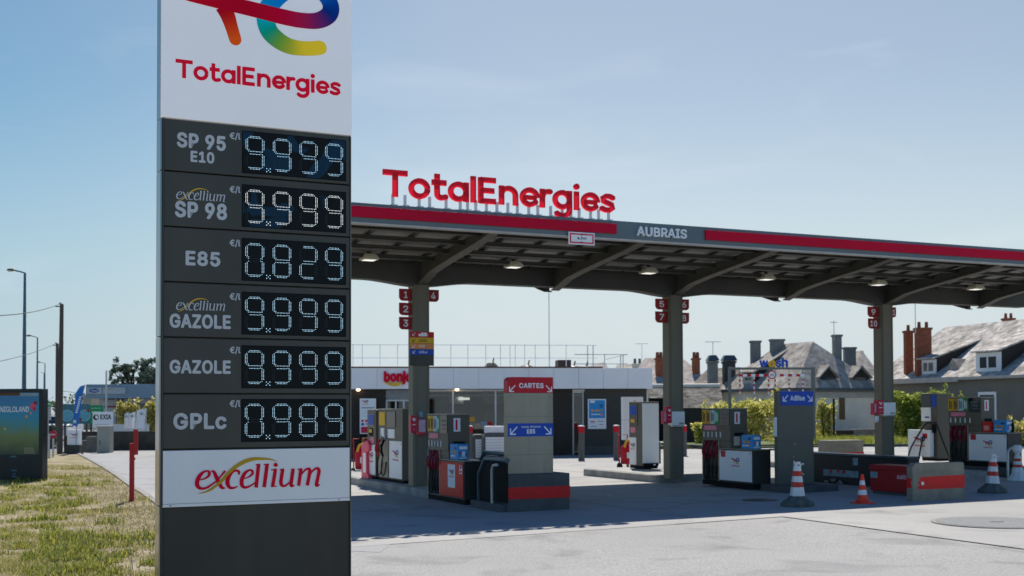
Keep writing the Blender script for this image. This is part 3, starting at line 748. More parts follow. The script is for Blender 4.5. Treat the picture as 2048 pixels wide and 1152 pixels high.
# purlins, joists, deck, per side
RJ=random.Random(5)
def zdeck(y): return 4.895+abs(y)/TF*.34
for s in (-1,1):
    for t in ((.95,1.75,2.55,3.35) if s<0 else (.95,1.75,2.55,3.15)):
        y=s*t; z=zdeck(y)
        b=MB(); b.box(XL+.15,XR-.15,y-.03,y+.03,z-.125,z-.052,M_beam); b.box(XL+.15,XR-.15,y-.07,y+.07,z-.140,z-.126,M_beam); b.build('purlin',can)
    b=MB(); x=XL+.5
    while x<XR-.3:
        y0,y1=s*.26,s*(Ts(s)-.14)
        b.hexa([(x-.04,min(y0,y1),zdeck(min(y0,y1,key=lambda q:q))-.05),(x+.04,min(y0,y1),zdeck(min(y0,y1))-.05),(x+.04,max(y0,y1),zdeck(max(y0,y1))-.05),(x-.04,max(y0,y1),zdeck(max(y0,y1))-.05),
                (x-.04,min(y0,y1),zdeck(min(y0,y1))-.012),(x+.04,min(y0,y1),zdeck(min(y0,y1))-.012),(x+.04,max(y0,y1),zdeck(max(y0,y1))-.012),(x-.04,max(y0,y1),zdeck(max(y0,y1))-.012)],M_beam)
        x+=.79+RJ.uniform(-.16,.16)
    b.build('joists',can)
    ya,yb=sorted((s*.0,s*(Ts(s)-.12)))
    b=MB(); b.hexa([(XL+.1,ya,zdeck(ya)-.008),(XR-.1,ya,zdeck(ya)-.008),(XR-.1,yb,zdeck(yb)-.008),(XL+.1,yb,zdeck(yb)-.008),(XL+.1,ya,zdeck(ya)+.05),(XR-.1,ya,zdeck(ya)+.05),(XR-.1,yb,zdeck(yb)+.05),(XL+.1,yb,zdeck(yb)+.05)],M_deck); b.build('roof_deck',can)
# fascia boards
fas=MB(); fas.box(XL,XR,-TF,-TF+.11,zfb+.03,zft,M_fascia); fas=fas.build('fascia',can,.006)
b=MB(); b.box(XL,XR,TB-.11,TB,zfb+.03,zft,M_fascia); b.build('fascia',can,.006)
for xa,xb in ((XL,XL+.11),(XR-.11,XR)):
    b=MB(); b.box(xa,xb,-TF+.112,TB-.112,zfb+.03,zft,M_fascia); b.build('fascia',can,.006)
b=MB(); b.box(XL-.01,XR+.01,-TF-.012,-TF+.13,zfb-.005,zfb+.027,M_trim); b.build('drip_edge',can)
b=MB(); b.box(XL+.02,XR-.02,-TF+.115,TB-.115,zft-.12,zft-.09,mat('roof felt',(.16,.16,.155),.9)); b.build('roof_skin',can)
xb1=CF.pt(1231,458,-TF)[0]; xb2=CF.pt(1409,470,-TF)[0]
za,zc=CF.pt(1000,435.5,-TF)[1],CF.pt(1000,452,-TF)[1]
zr1=CF.pt(1231,448,-TF)[1]; zr0=CF.pt(1231,468,-TF)[1]
boxp('red_band',can,XL+.03,xb1,-TF-.045,-TF-.001,zr0,zr1,M_crim,.004)
boxp('red_band',can,xb2,XR-.03,-TF-.045,-TF-.001,zr0,zr1,M_crim,.004)
b=MB(); text(b,'AUBRAIS',CF.pt(1272,465,-TF)[0],CF.pt(1371,470,-TF)[0],CF.pt(1275,472,-TF)[1],CF.pt(1275,453,-TF)[1],-TF-.003,M_wlett,.03,depth=.05); b.build('lettering',fas)

# big red roof letters on little posts
XA,XB=CF.pt(768,370,-TF)[0],CF.pt(1230,405,-TF)[0]
zl0=CF.pt(795,392.5,-TF)[1]; zl1=CF.pt(780,338,-TF)[1]
sg=thing('roof_sign','row of large red letters standing on brackets along the canopy roof edge','roof sign',(*site(XA,-TF+.06),zl0),A)
M_glow=leafmat('translucent red acrylic',(.72,.006,.035),(.74,.012,.03),rough=.5,tl=.45)
g_,Wd=wordmark(); sx=(XB-XA)/Wd; cap=zl1-zl0
gz=lambda: None
for c,strokes,xo in g_:
    b=MB()
    for pts,caps in strokes: ribbon(b,[(p[0]*sx,p[1]*cap,p[2]*(sx+cap)/2) for p in pts],.03,.05,M_glow,caps,k=5,smooth=2<len(pts)<9)
    o=b.build('letter',sg)
for px in (790,814.5,843,864,897,925.5,940,956.5,978,999,1021,1040,1063,1081,1107,1130,1147.5,1164,1187,1203,1223):
    x=CF.pt(px,420,-TF)[0]-XA
    b=MB(); lo=zft-zl0
    b.box(x-.022,x+.022,.035,.075,lo,.05,M_brk); b.box(x-.035,x+.075,.02,.10,lo,lo+.03,M_brk); b.build('bracket',sg)

# lamps under the canopy
lamp0=None
for i,(px,py) in enumerate(((738,513),(1027,528),(1297,540),(1532,553),(1756,564),(1951,573))):
    d=ray(px,py); z=4.86; t=(z-H_CAM)/d[2]; X,Y=d[0]*t,d[1]*t
    lab=['square lit lamp under the canopy beside the totem\'s right edge','square lit lamp under the canopy between the first post and the clearance plate','square lit lamp under the canopy beneath the place name letters','square lit lamp under the canopy, first one right of the middle post','square lit lamp under the canopy above the post with signs 9 to 11','square lit lamp under the canopy nearest the right edge of the photo'][i]
    t_=thing('canopy_lamp',lab,'lamp',(X,Y,z),A,'lamps under the canopy')
    q=.165
    b=MB(); b.hexa([(-q,-q,-.03),(q,-q,-.03),(q,q,-.03),(-q,q,-.03),(-.11,-.11,.05),(.11,-.11,.05),(.11,.11,.05),(-.11,.11,.05)],M_cream); b.box(-q,q,-q,q,-.075,-.0305,M_cream); b.build('housing',t_,.015)
    b=MB(); b.box(-.12,.12,-.12,.12,-.0795,-.0755,M_lamp); b.build('diffuser',t_)
    b=MB(); b.box(-.03,.03,-.03,.03,.0505,.2,M_beam); b.build('hanger',t_)
# clearance plate
pn=Pan(CF,-TF-.06,1137.5,463,1189.5,488,'clearance_sign','white red-bordered height limit plate reading 4,5m hanging on the canopy edge','sign')
b=MB(); b.box(0,pn.w,0,.02,0,pn.h,M_paper); b.build('plate',pn.root,.003)
w,h=pn.w,pn.h
b=MB(); e=.05
for q in ((e*.5,w-e*.5,e*.5,e),(e*.5,w-e*.5,h-e,h-e*.5),(e*.5,e,e,h-e),(w-e,w-e*.5,e,h-e)): b.box(q[0],q[1],-.003,-.0005,q[2],q[3],M_redl)
b.build('border',pn.root)
b=MB(); text(b,'4,5m',w*.33,w*.67,h*.38,h*.64,-.002,M_blk,.03)
b.prism_xz([(w*.45,h*.84),(w*.5,h*.72),(w*.55,h*.84)],-.003,-.001,M_blk); b.prism_xz([(w*.45,h*.17),(w*.55,h*.17),(w*.5,h*.29)],-.003,-.001,M_blk); b.build('lettering',pn.root)
# pump number flags on the posts
NUM=[(799,577,823,601,'1',0),(799,605,823,630,'2',0),(799,633.5,823,658.5,'3',0),(855,579,878,603,'4',1),(1312,597,1334,618.5,'5',0),(1358.5,598,1378.5,620,'6',1),(1312,622.5,1334,645,'7',0),(1358.5,625,1378.5,647,'8',1),(1737,613,1756,634,'9',0),(1738,636.5,1756,657,'10',0),(1777.5,614,1792.5,634.5,'11',1)]
for x0,y0,x1,y1,s,rt in NUM:
    pn=Pan(CF,-.08,x0,y0,x1+(1 if not rt else 0),y1,'pump_number_sign','small dark red flag sign reading %s on a canopy post'%s,'sign','pump number flags on the posts')
    w,h=pn.w,pn.h; r=w*.3
    if rt: poly=[(0,0)]+[(w-r+r*math.sin(a),r-r*math.cos(a)) for a in [math.pi/2*i/5 for i in range(6)]]+[(w,h),(0,h)]
    else: poly=[(r-r*math.sin(a),r-r*math.cos(a)) for a in [math.pi/2*i/5 for i in range(5,-1,-1)]]+[(w,0),(w,h),(0,h)]
    b=MB(); b.prism_xz(poly,0,.04,mat('number flag red',(.30,.012,.018),.45,var=.08)); b.build('plate',pn.root,.003)
    b=MB(); m=.30 if len(s)==1 else .14; text(b,s,w*(m+(.06 if s=='1' else 0)),w*(1-m-(.06 if s=='1' else 0)),h*.22,h*.78,-.002,M_wlett,.03); b.build('number',pn.root)
# fuel direction board on the first post
pn=Pan(CF,-.22,819.5,663,868,731,'fuel_direction_board','grey board of red, yellow, orange and blue strips with arrows on the first post','sign')
w,h=pn.w,pn.h; b=MB(); b.box(0,w,0,.03,0,h,M_dark); b.build('board',pn.root,.003)
def arrow(b,x,z,s,m,y,dx=-1,dz=-1):
    """a diagonal arrow with its head at the lower corner"""
    t=s*.17
    ribbon(b,[(x-dx*s*.5,z-dz*s*.5,t),(x+dx*s*.42,z+dz*s*.42,t)],y,.0008,m,smooth=False)
    ribbon(b,[(x+dx*s*.5,z-dz*s*.28,t),(x+dx*s*.5,z+dz*s*.58,t)],y,.0008,m,smooth=False)
    ribbon(b,[(x-dx*s*.28,z+dz*s*.5,t),(x+dx*s*.5,z+dz*s*.5,t)],y,.0008,m,smooth=False)
for i,(m,tm,tx) in enumerate(((M_red,M_wlett,''),(M_yel,M_blk,'DIESEL'),(M_orange,M_wlett,'GNR'),(M_blue,M_wlett,'AdBlue'))):
    zt_=h*(1-i*.172); zb_=h*(1-(i+1)*.172)+.006
    st_=boxp('strip',pn.root,0,w,-.004,-.0005,zb_,zt_,m,0)
    b=MB(); arrow(b,w*.17,(zt_+zb_)/2,(zt_-zb_)*.5,tm,-.005)
    if tx: text(b,tx,w*.38,w*.72 if tx!='GNR' else w*.62,zb_+(zt_-zb_)*.28,zb_+(zt_-zb_)*.72,-.0055,tm,.02)
    else:
        b.box(w*.36,w*.72,-.0055,-.0045,zb_+(zt_-zb_)*.2,zb_+(zt_-zb_)*.62,M_wlett); b.box(w*.46,w*.7,-.0055,-.0045,zb_+(zt_-zb_)*.63,zb_+(zt_-zb_)*.85,M_wlett)
    b.build('lettering',st_)

# ------------------------------------------------------------------ pump islands
def island(name,lab,poly,h,cat='pump island'):
    g=GZ(*site(*poly[0])); X,Y=site(*poly[0])
    t=thing(name,lab,cat,(X,Y,g),A)
    b=MB(); q=[(x-poly[0][0],y-poly[0][1]) for x,y in poly]
    b.prism_xy(q,-.2,h,M_kerb); o=b.build('kerb',t,.03)
    c=(sum(x for x,y in q)/len(q),sum(y for x,y in q)/len(q))
    b=MB(); b.prism_xy([(c[0]+(x-c[0])*.78,c[1]+(y-c[1])*.965) for x,y in q],h-.05,h+.004,M_slab); b.build('paving',t)
def rnd(x0,x1,y0,y1,r=.3):
    P_=[]
    for cx,cy,a in ((x0+r,y0+r,180),(x1-r,y0+r,270),(x1-r,y1-r,0),(x0+r,y1-r,90)):
        for i in range(5):
            q=math.radians(a+i*22.5); P_.append((cx+r*math.cos(q),cy+r*math.sin(q)))
    return P_
# ordered anticlockwise from the near left corner
island('pump_island','raised concrete island carrying the red pump and the post with signs 1 to 4',rnd(-.27,1.0,-2.9,9.5,.1),.17)
island('pump_island','raised concrete island carrying the white-backed dispenser and the post with signs 5 to 8',rnd(6.0,7.6,.3,4.0,.25),.18)
island('pump_island','raised concrete island under the post with signs 9 to 11',rnd(12.3,13.9,-2.5,6.0,.25),.16)

# ------------------------------------------------------------------ pumps
AV=A-math.pi/2
def mini_logo(b,x,z,w,y):
    emblem(b,x,z,w,y,k=3)
    word_small(b,x-.02*w,x+w*1.0,z-w*.52,w*.13,y,M_redl,k=1)
def put_logo(parent,x,z,w,y,axis='y'):
    b=MB(); s=w/1850
    for i,(nm,pts,cols,caps) in enumerate(EMB):
        ribbon(b,[(x+p[0]*s,z-p[1]*s,p[2]*s) for p in pts],y-.0006*i,.0004,M_ink,caps,k=3,cols=cols)
    word_small(b,x,x+w,z-w*.50,w*.10,y-.001,M_redl,k=1)
    return b.build('emblem',parent)
def nozzle(parent,x,y,z,m,hang=.0,tint=None,drop=.55,foot=None):
    """fuel nozzle seated in its holster on the side face: handle, guard, spout and a hose looping down"""
    b=MB()
    b.tube([(x,y-.015,z+.16),(x,y-.05,z+.10),(x,y-.085,z-.02),(x,y-.075,z-.15),(x,y-.045,z-.21)],[.030,.042,.046,.040,.028],m,8,3)
    b.tube([(x,y-.06,z+.06),(x,y-.125,z+.03),(x,y-.135,z-.10),(x,y-.085,z-.15)],.013,m,6,3)
    o=b.build('nozzle',parent,smooth=True)
    b=MB(); b.tube([(x,y+.03,z+.30),(x,y+.0,z+.22),(x,y-.015,z+.15)],[.012,.014,.017],M_galv,8,3); b.build('spout',o,smooth=True)
    b=MB(); f=foot if foot is not None else z-drop
    b.tube([(x,y-.045,z-.20),(x-.005,y-.075,z-.34),(x-.01,y-.085,f+.12),(x+.03,y-.07,f+.0),(x+.075,y-.03,f+.06),(x+.085,y-.005,f+.3)],.015,M_hose,7,5); b.build('hose',o,smooth=True)
    if tint:
        b=MB(); b.box(x-.03,x+.03,y-.115,y-.095,z-.02,z+.06,tint); b.build('tag',o,.004)
    return o
def big_pump(corner,label,panelmat,boxlab,g0,red=False,group='long fuel pumps beside the posts'):
    """corner = world point of the near bottom corner of the side face; local x runs towards the camera end (x<=0)"""
    r=thing('fuel_pump',label,'fuel pump',(corner[0],corner[1],corner[2]),AV,group)
    Dp=.47; xh0,xh1=-1.90,-.82; xc=-1.245
    zc,zt=.83,1.69
    b=MB(); b.box(-1.92,.0,.03,Dp-.03,0,.10,M_black); b.build('plinth',r)
    b=MB(); b.box(xc+.002,-.0,.012,Dp,.1002,zc-.02,M_charp); b.box(xc-.0,.012,.0,Dp+.01,zc-.0198,zc,M_steel); b.build('lower_cabinet',r,.006)
    b=MB(); b.box(xh0,xc-.001,.10,Dp-.02,.1002,zc+.16,M_charp); b.box(xh0,xh0+.03,.01,.0998,.1002,zc+.16,M_steel); b.box(xc-.032,xc-.002,.01,.0998,.1002,zc+.16,M_steel); b.build('nozzle_bay',r,.004)
    hd=MB(); hd.box(xh0,xh1,.015,Dp-.0,zc+.1602,zt-.012,M_cola); hd.box(xh0-.01,xh1+.01,.0,Dp+.012,zt-.0118,zt+.015,M_steel); hd.box(xc+.02,xh1,.03,Dp-.02,zc+.001,zc+.16,M_cola); hd=hd.build('head',r,.008)
    # panel on the lower cabinet
    pa=boxp('side_panel',r,xc+.03,-.03,-.004,.0115,.135,zc-.045,panelmat,.006)
    b=MB()
    for x in (xc+.075,-.075): b.disk(x,zc-.09,.016,-.0045,M_blk,10,.003)
    b.build('lock',pa)
    if red:
        boxp('notice',pa,-.78,-.42,-.0075,-.0045,.30,zc-.09,M_paper,0); put_logo(pa,-.72,.62,.24,-.008)
        boxp('notice',pa,-.20,-.07,-.0075,-.0045,.58,zc-.09,M_paper,0); b=MB(); b.box(-.17,-.10,-.0095,-.008,.68,.73,M_navy); b.box(-.17,-.10,-.0095,-.008,.60,.64,M_redl); b.build('print',pa)
    else:
        put_logo(pa,-.76,.60,.30,-.0045)
        boxp('red_sticker',pa,xc+.10,xc+.27,-.0075,-.0045,zc-.19,zc-.05,M_red,0)
    # fuel name strips along the head
    for i,(m,tm) in enumerate(((M_yel,M_blk),(M_yel2,M_blk),(M_mint,M_navy),(M_green,M_wlett))):
        x0=xh0+.02+i*.165
        s=boxp('fuel_label',r,x0,x0+.155,.004,.0145,zt-.33,zt-.03,m,0)
        b=MB()
        b.box(x0+.03,x0+.055,.001,.0035,zt-.29,zt-.07,tm); b.box(x0+.075,x0+.09,.001,.0035,zt-.26,zt-.1,tm); b.box(x0+.105,x0+.12,.001,.0035,zt-.29,zt-.09,tm); b.build('print',s)
    sc=boxp('display',r,xh0+.70,xh1-.015,-.002,.0145,zt-.36,zt-.015,M_screen,.005)
    b=MB(); b.box(xh0+.76,xh1-.09,-.005,-.0025,zt-.14,zt-.10,M_gdig); b.box(xh0+.80,xh1-.09,-.005,-.0025,zt-.22,zt-.18,M_gdig); b.box(xh0+.84,xh1-.09,-.005,-.0025,zt-.29,zt-.265,M_gdig); b.build('figures',sc)
    boxp('red_notice',r,xh0+.10,xh0+.58,.004,.0145,zt-.47,zt-.37,M_pinkp,0)
    b=MB()
    for i in range(5): b.box(xh0+.07+i*.16,xh0+.10+i*.16,.004,.0145,zt-.63,zt-.51,M_paper if i!=2 else M_mint)
    b.build('price_tag',r)
    for i in range(4):
        x=xh0+.10+i*.155
        nozzle(r,x,.085,zc-.02+(.03 if i%2 else -.01),M_maroon,tint=(M_green if i==2 and not red else (M_navy if red and i in(1,2) else None)),foot=.14)
    # near end of the head
    a=boxp('card_reader',r,xh1+.001,xh1+.02,.13,.36,zt-.60,zt-.52,M_black,.004)
    b=MB(); b.box(xh1+.001,xh1+.006,.13,.27,zt-.33,zt-.07,M_paper); b.build('end_notice',r)
    b=MB(); b.box(xh1+.0062,xh1+.008,.17,.21,zt-.30,zt-.10,M_redl); b.build('end_print',r)
    b=MB(); b.box(xh1+.001,xh1+.006,.11,.27,zt-.80,zt-.60,mat('faded pink sheet',(.55,.44,.40),.7)) if not red else b.box(xh1+.001,xh1+.006,.17,.33,zt-.73,zt-.62,mat('faded pink sheet',(.6,.5,.42),.7)); b.build('paper_slip',r)
    return r
M_charp=mat('charcoal pump casing',(.045,.048,.044),.42,var=.12,scale=2,dirt=.2,dcol=(.09,.085,.07))
M_yel2=mat('amber print',(.62,.30,.03),.5,var=.06); M_mint=mat('pale mint print',(.50,.68,.66),.5,var=.05)
M_pinkp=mat('pink notice',(.72,.22,.30),.5,var=.2,scale=20); M_gdig=mat('grey figures',(.12,.13,.13),.5)
M_ppanel=mat('white pump panel',(.80,.81,.82),.35,var=.04,scale=1.5,dirt=.12,dscale=2,dcol=(.4,.4,.4))
M_orp=mat('faded orange red panel',(.66,.032,.022),.4,var=.14,scale=1.2,dirt=.25,dscale=1.5,dcol=(.38,.05,.04),spec=.12)
def cn(x,y,up): X,Y=site(x,y); return (X,Y,GZ(X,Y)+up)
pR=big_pump(cn(-.33,-3.24,0),'long fuel pump with a faded orange red side panel by the first post',M_orp,'',0,red=True)
pD=big_pump(cn(6.34,-3.05,.04),'long fuel pump with white panel left of the blue-topped sign pillar',M_ppanel,'',0)
pG=big_pump(cn(14.0,-2.72,.24),'long fuel pump with white panel at the right edge, behind the two striped cones',M_ppanel,'',0)
# the kerbs the pumps stand on
def low_kerb(name,lab,x0,x1,y0,y1,h):
    X,Y=site(x0,y0); t=thing(name,lab,'pump island',(X,Y,GZ(X,Y)),A); boxp('kerb',t,0,x1-x0,0,y1-y0,-.2,h,M_concd,.02)
low_kerb('pump_island','low dark plinth under the white-panelled pump behind the two striped cones',13.9,15.0,-2.9,-.6,.235)
low_kerb('pump_island','low dark kerb slab under the tall sign pillar with the blue strip',6.48,7.75,-4.1,-3.12,.15)
# paper and wipe dispensers resting on the pumps
def wipe_box(root_pt,lab,side=False,tilt=0):
    t=thing('wipe_dispenser',lab,'dispenser',root_pt,AV,'blue wipe dispensers on the pumps')
    b=MB(); b.box(0,.40,0,.22,0,.30,M_sky); b.build('case',t,.012)
    b=MB(); b.box(.03,.37,-.004,-.0005,.20,.27,M_navy) if side else b.box(.24,.34,-.004,-.0005,.20,.24,M_navy)
    b.disk(.10,.155,.035,-.0005,M_orange,12,.003); b.disk(.20,.15,.026,-.0005,M_yel,10,.0035); b.box(.16,.32,-.004,-.0005,.13,.165,M_yel2); b.box(.05,.28,-.0045,-.0007,.06,.085,M_paper); b.disk(.29,.075,.03,-.0045,M_orange,10,.002); b.build('print',t)
    b=MB(); b.box(.4005,.404,.03,.19,.20,.26,M_paper); b.box(.4005,.404,.03,.12,.12,.15,M_redl); b.box(.4005,.404,.08,.19,.09,.12,M_navy); b.box(.4005,.404,.03,.19,.02,.05,M_mint); b.build('end_print',t)
    b=MB(); b.box(-.03,-.003,.08,.14,.06,.16,M_paper); b.box(.403 if False else .4045,.43,.08,.14,.06,.16,M_paper); b.build('handle',t)
q=site(-.33+.02,-3.24+.0)
def on_pump(c,xl,y,dz):  # world point of pump-local (xl,y)
    return (c[0]+xl*math.cos(AV)-y*math.sin(AV), c[1]+xl*math.sin(AV)+y*math.cos(AV), c[2]+dz)
wipe_box(on_pump(cn(-.33,-3.24,0),-.74,.02,.832),'blue wipe dispenser standing on the red-panelled pump')
wipe_box(on_pump(cn(6.34,-3.05,.04),-.46,.05,.832),'blue wipe dispenser standing on the pump beside the tall sign pillar')
wipe_box(on_pump(cn(14.0,-2.72,.24),-.50,.08,.832),'larger blue wipe dispenser on the pump at the right edge')
t=thing('leaflet_box','small orange red leaflet box on the right-hand pump',"box",on_pump(cn(14.0,-2.72,.24),-.80,.03,.832),AV)
boxp('case',t,0,.26,0,.2,0,.26,M_orp,.01); b=MB(); b.box(.05,.21,-.004,-.0005,.05,.16,mat('salmon print',(.7,.3,.25),.5)); b.build('print',t)
t=thing('bottle','black slim bottle standing on the right-hand pump','bottle',on_pump(cn(14.0,-2.72,.24),-.06,.25,.832),AV)
b=MB(); b.lathe([(.035,0),(.035,.18),(.015,.24),(.015,.32)],M_black); b.build('bottle_body',t,smooth=True)
# slim dispensers
def slim(face_px,label,screens,l,dp,h,base,lower,name='fuel_pump',group=None):
    r=thing(name,label,'fuel pump',base,AV,group)
    b=MB(); b.box(-l,0,.03,dp-.03,0,.07,M_black); b.build('plinth',r)
    b=MB(); b.box(-l,0,.012,dp,.0702,h,M_cola); b.box(-l-.008,.008,.004,dp+.008,h+.0005,h+.02,M_steel); b.build('cabinet',r,.006)
    return r
hA=CF.pt(750,821,3.0)[1]
cA=cn(-.05,2.72,.17); rA=slim(0,'slim dispenser with blue screen at the left end of the first island','',.62,.42,1.60,cA,0)
boxp('lower_panel',rA,-.60,-.02,.002,.0115,.10,.80,M_white,.004)
put_logo(rA,-.52,.58,.36,.001)
boxp('screen',rA,-.54,-.10,.002,.0115,1.22,1.52,M_screen,.004); boxp('blue_display',rA,-.50,-.16,-.003,.0015,1.26,1.50,M_blue,0)
boxp('keypad',rA,-.48,-.2,.002,.0115,1.0,1.18,M_black,.004); b=MB(); b.box(-.45,-.25,-.003,.0015,1.08,1.16,M_yel); b.build('yellow_tag',rA)
boxp('pink_tag',rA,-.42,-.12,.002,.0115,.83,.97,M_pinkp,0)
cB=cn(-.07,.85,.17); rB=slim(0,'taller grey dispenser just left of the first post, one red nozzle','',1.62,.5,1.62,cB,0)
boxp('lower_panel',rB,-.86,-.03,.002,.0115,.10,.92,M_white,.005); put_logo(rB,-.62,.68,.38,.001)
b=MB()
for x in (-.80,-.09): b.disk(x,.86,.015,.001,M_blk,8,.002)
b.build('lock',rB)
boxp('fuel_label',rB,-1.55,-1.15,.002,.0115,1.26,1.56,M_yel,0); boxp('display',rB,-1.0,-.45,-.002,.0115,1.22,1.57,M_screen,.004)
boxp('price_tag',rB,-1.45,-1.2,.002,.0115,1.0,1.2,M_paper,0); boxp('notice',rB,-.95,-.5,.002,.0115,.98,1.18,M_paper,0)
boxp('nozzle_bay',rB,-1.58,-.92,-.004,.0115,.10,.95,M_steel,.004)
nozzle(rB,-1.38,-.01,.78,M_red,foot=.14); nozzle(rB,-1.1,-.01,.78,M_black,foot=.14)
b=MB(); b.box(.001,.006,.22,.44,1.22,1.52,M_paper); b.box(.001,.006,.20,.42,.92,1.08,M_paper); b.build('end_notice',rB); b=MB(); b.box(.0062,.008,.27,.35,1.26,1.48,M_redl); b.build('end_print',rB)
b=MB(); b.box(.001,.05,.32,.46,.62,.90,M_trim); b.build('end_bracket',rB,.004)
cE=cn(7.12,2.73,.19); rE=slim(0,'dispenser with a broad blank white end panel left of the middle post','',.66,.50,1.70,cE,0)
b=MB(); b.box(.001,.03,.01,.49,.14,1.68,M_ppanel); b.build('end_panel',rE,.006)
boxp('lower_panel',rE,-.64,-.30,.002,.0115,.09,.80,M_white,.004); put_logo(rE,-.62,.62,.27,.001)
boxp('screen',rE,-.63,-.22,-.002,.0115,1.1,1.66,M_screen,.004); boxp('blue_display',rE,-.58,-.28,-.006,-.0025,1.38,1.62,M_blue,0); b=MB(); b.box(-.55,-.36,-.006,-.0025,1.18,1.27,M_yel); b.build('yellow_tag',rE)
boxp('pink_tag',rE,-.58,-.34,.002,.0115,.92,1.06,M_pinkp,0)
boxp('rear_box',rE,-.30,-.03,.502,.58,.12,.68,M_cola,.004)
b=MB(); b.box(.031,.06,.05,.46,.075,.138,M_black); b.box(.0605,.066,.30,.36,.08,.12,M_paper); b.build('foot_guard',rE)
cF=cn(15.68,1.30,.19); rF=slim(0,'grey dispenser with thick black hose loops right of the third post','',.60,.56,1.85,cF,0)
boxp('display',rF,-.585,-.22,-.002,.0115,1.50,1.83,M_screen,.004); boxp('blue_label',rF,-.20,-.02,.002,.0115,1.50,1.83,M_blue,0)
boxp('white_plate',rF,-.585,-.22,-.004,.0115,1.10,1.48,M_white,.004); b=MB(); b.box(-.44,-.28,-.006,-.0045,1.19,1.23,M_navy); b.build('print',rF)
b=MB(); b.box(-.12,-.04,-.08,.0115,.78,1.02,M_black); b.build('holster',rF,.01)
lw=MB(); lw.box(-.95,-.10,-.16,-.01,.12,.86,M_ppanel); lw=lw.build('lower_panel',rF,.01); put_logo(lw,-.72,.62,.44,-.162)
boxp('red_sticker',lw,-.38,-.20,-.164,-.161,.62,.76,M_red,0)
for pts in ([(-.06,-.09,1.05),(-.25,-.16,1.02),(-.55,-.23,.62),(-.78,-.26,.25),(-.80,-.28,-.02),(-.6,-.3,-.08)],[(-.05,-.1,1.07),(.12,-.12,1.0),(.3,-.1,.6),(.46,-.05,.2),(.5,0,.02)],[(-.3,-.2,.7),(-.36,-.24,.4),(-.42,-.26,.1),(-.44,-.27,-.06)]):
    b=MB(); b.tube(pts,.022,M_hose,8,5); b.build('hose',rF,smooth=True)

# ------------------------------------------------------------------ sign pillars and barriers at the island ends
def two_arrows(b,w,h,s,y,m,zf=.5,mx=.14):
    arrow(b,w*mx,h*zf,s,m,y,-1,-1); arrow(b,w*(1-mx),h*zf,s,m,y,1,-1)
# near pillar on its red-banded block
p0=site(-.26,-5.03); g0=GZ(*p0)
t=thing('concrete_plinth','dark concrete block with a red band, under the sign pillar with red cap','concrete block',(p0[0],p0[1],g0),A)
bk=boxp('block',t,0,1.22,0,.62,-.05,.655,M_concd,.018)
def band(b,x0,x1,y0,y1,z0,z1,m,e=.004):
    b.box(x0-e,x1+e,y0-e,y0-.0005,z0,z1,m); b.box(x0-e,x0-.0005,y0-.0004,y1,z0,z1,m); b.box(x1+.0005,x1+e,y0-.0004,y1,z0,z1,m)
b=MB(); band(b,0,1.22,0,.62,.225,.43,M_tape); b.build('red_band',t)
pp=(p0[0]+.08*CA-.16*SA,p0[1]+.08*SA+.16*CA)
t=thing('sign_pillar','brushed grey sign pillar with a red cap reading CARTES and a blue strip','sign',(pp[0],pp[1],g0+.655),A)
b=MB(); b.box(0,.89,0,.16,0,1.42,M_steel)
for z in (.33,.66,1.0): b.box(-.0015,.8915,-.0015,.1615,z,z+.006,M_cola)
b.build('body',t,.006)
b=MB()
for z in (.08,.28,.40,.60,.74,.94,1.06,1.36):
    for x in (.05,.84): b.disk(x,z,.008,0,M_cola,8,.003)
b.build('rivet',t)
cp0=MB(); r_=.09; cp0.prism_xz([(-.0,1.422),(.893,1.422),(.893,1.70),(r_,1.70)]+[(r_-r_*math.sin(a),1.70-r_+r_*math.cos(a)) for a in [math.pi/2*i/6 for i in range(1,7)]],-.008,.168,M_red); cap_=cp0.build('red_cap',t,.004)
b=MB(); two_arrows(b,.893,1.0,.11,-.009,M_wlett,1.50,.10); text(b,'CARTES',.22,.70,1.505,1.595,-.0095,M_wlett,.05); b.build('lettering',cap_)
s=boxp('blue_strip',t,.0,.893,-.006,-.0005,.655,.885,M_blue,0)
b=MB(); two_arrows(b,.893,1.0,.13,-.007,M_wlett,.76,.13); text(b,'E85',.37,.53,.70,.785,-.0075,M_wlett,.05); text(b,'super éthanol',.265,.64,.80,.845,-.0075,M_wlett,.02); b.build('lettering',s)
# dark hooped barrier beside it
bx=site(-.33,-4.95)
t=thing('hoop_barrier','dark barrier of two chamfered tube hoops filled with black board beside the red-capped pillar','barrier',(bx[0],bx[1],GZ(*bx)),AV)
M_tube=mat('dark blue tube',(.04,.075,.10),.3,metal=.3,var=.1)
X0=-1.30
def hoop(y,x0,x1,h,c,nm):
    b=MB(); pts=[(x0,y,.12),(x0,y,h-c),(x0+c,y,h),(x1,y,h)]
    b.tube(pts,.045,M_tube,10); o=b.build(nm,t,smooth=True)
    b=MB(); b.prism_xz([(x0+.06,.16),(x1,.16),(x1,h-.05),(x0+c+.02,h-.05),(x0+.06,h-c-.02)],y-.012,y+.012,M_black); b.build('infill',o)
hoop(.42,-2.0,-.15,.98,.30,'hoop'); hoop(.06,-1.12,.10,.90,.28,'hoop')
boxp('footing',t,-1.28,.02,-.06,.70,-.05,.14,M_concd,.02)
b=MB(); b.tube([(-.33,-.04,.14),(-.33,-.04,.72),(-.28,-.04,.80),(-.12,-.04,.82)],.028,M_galv,10); b.build('side_rail',t,smooth=True)
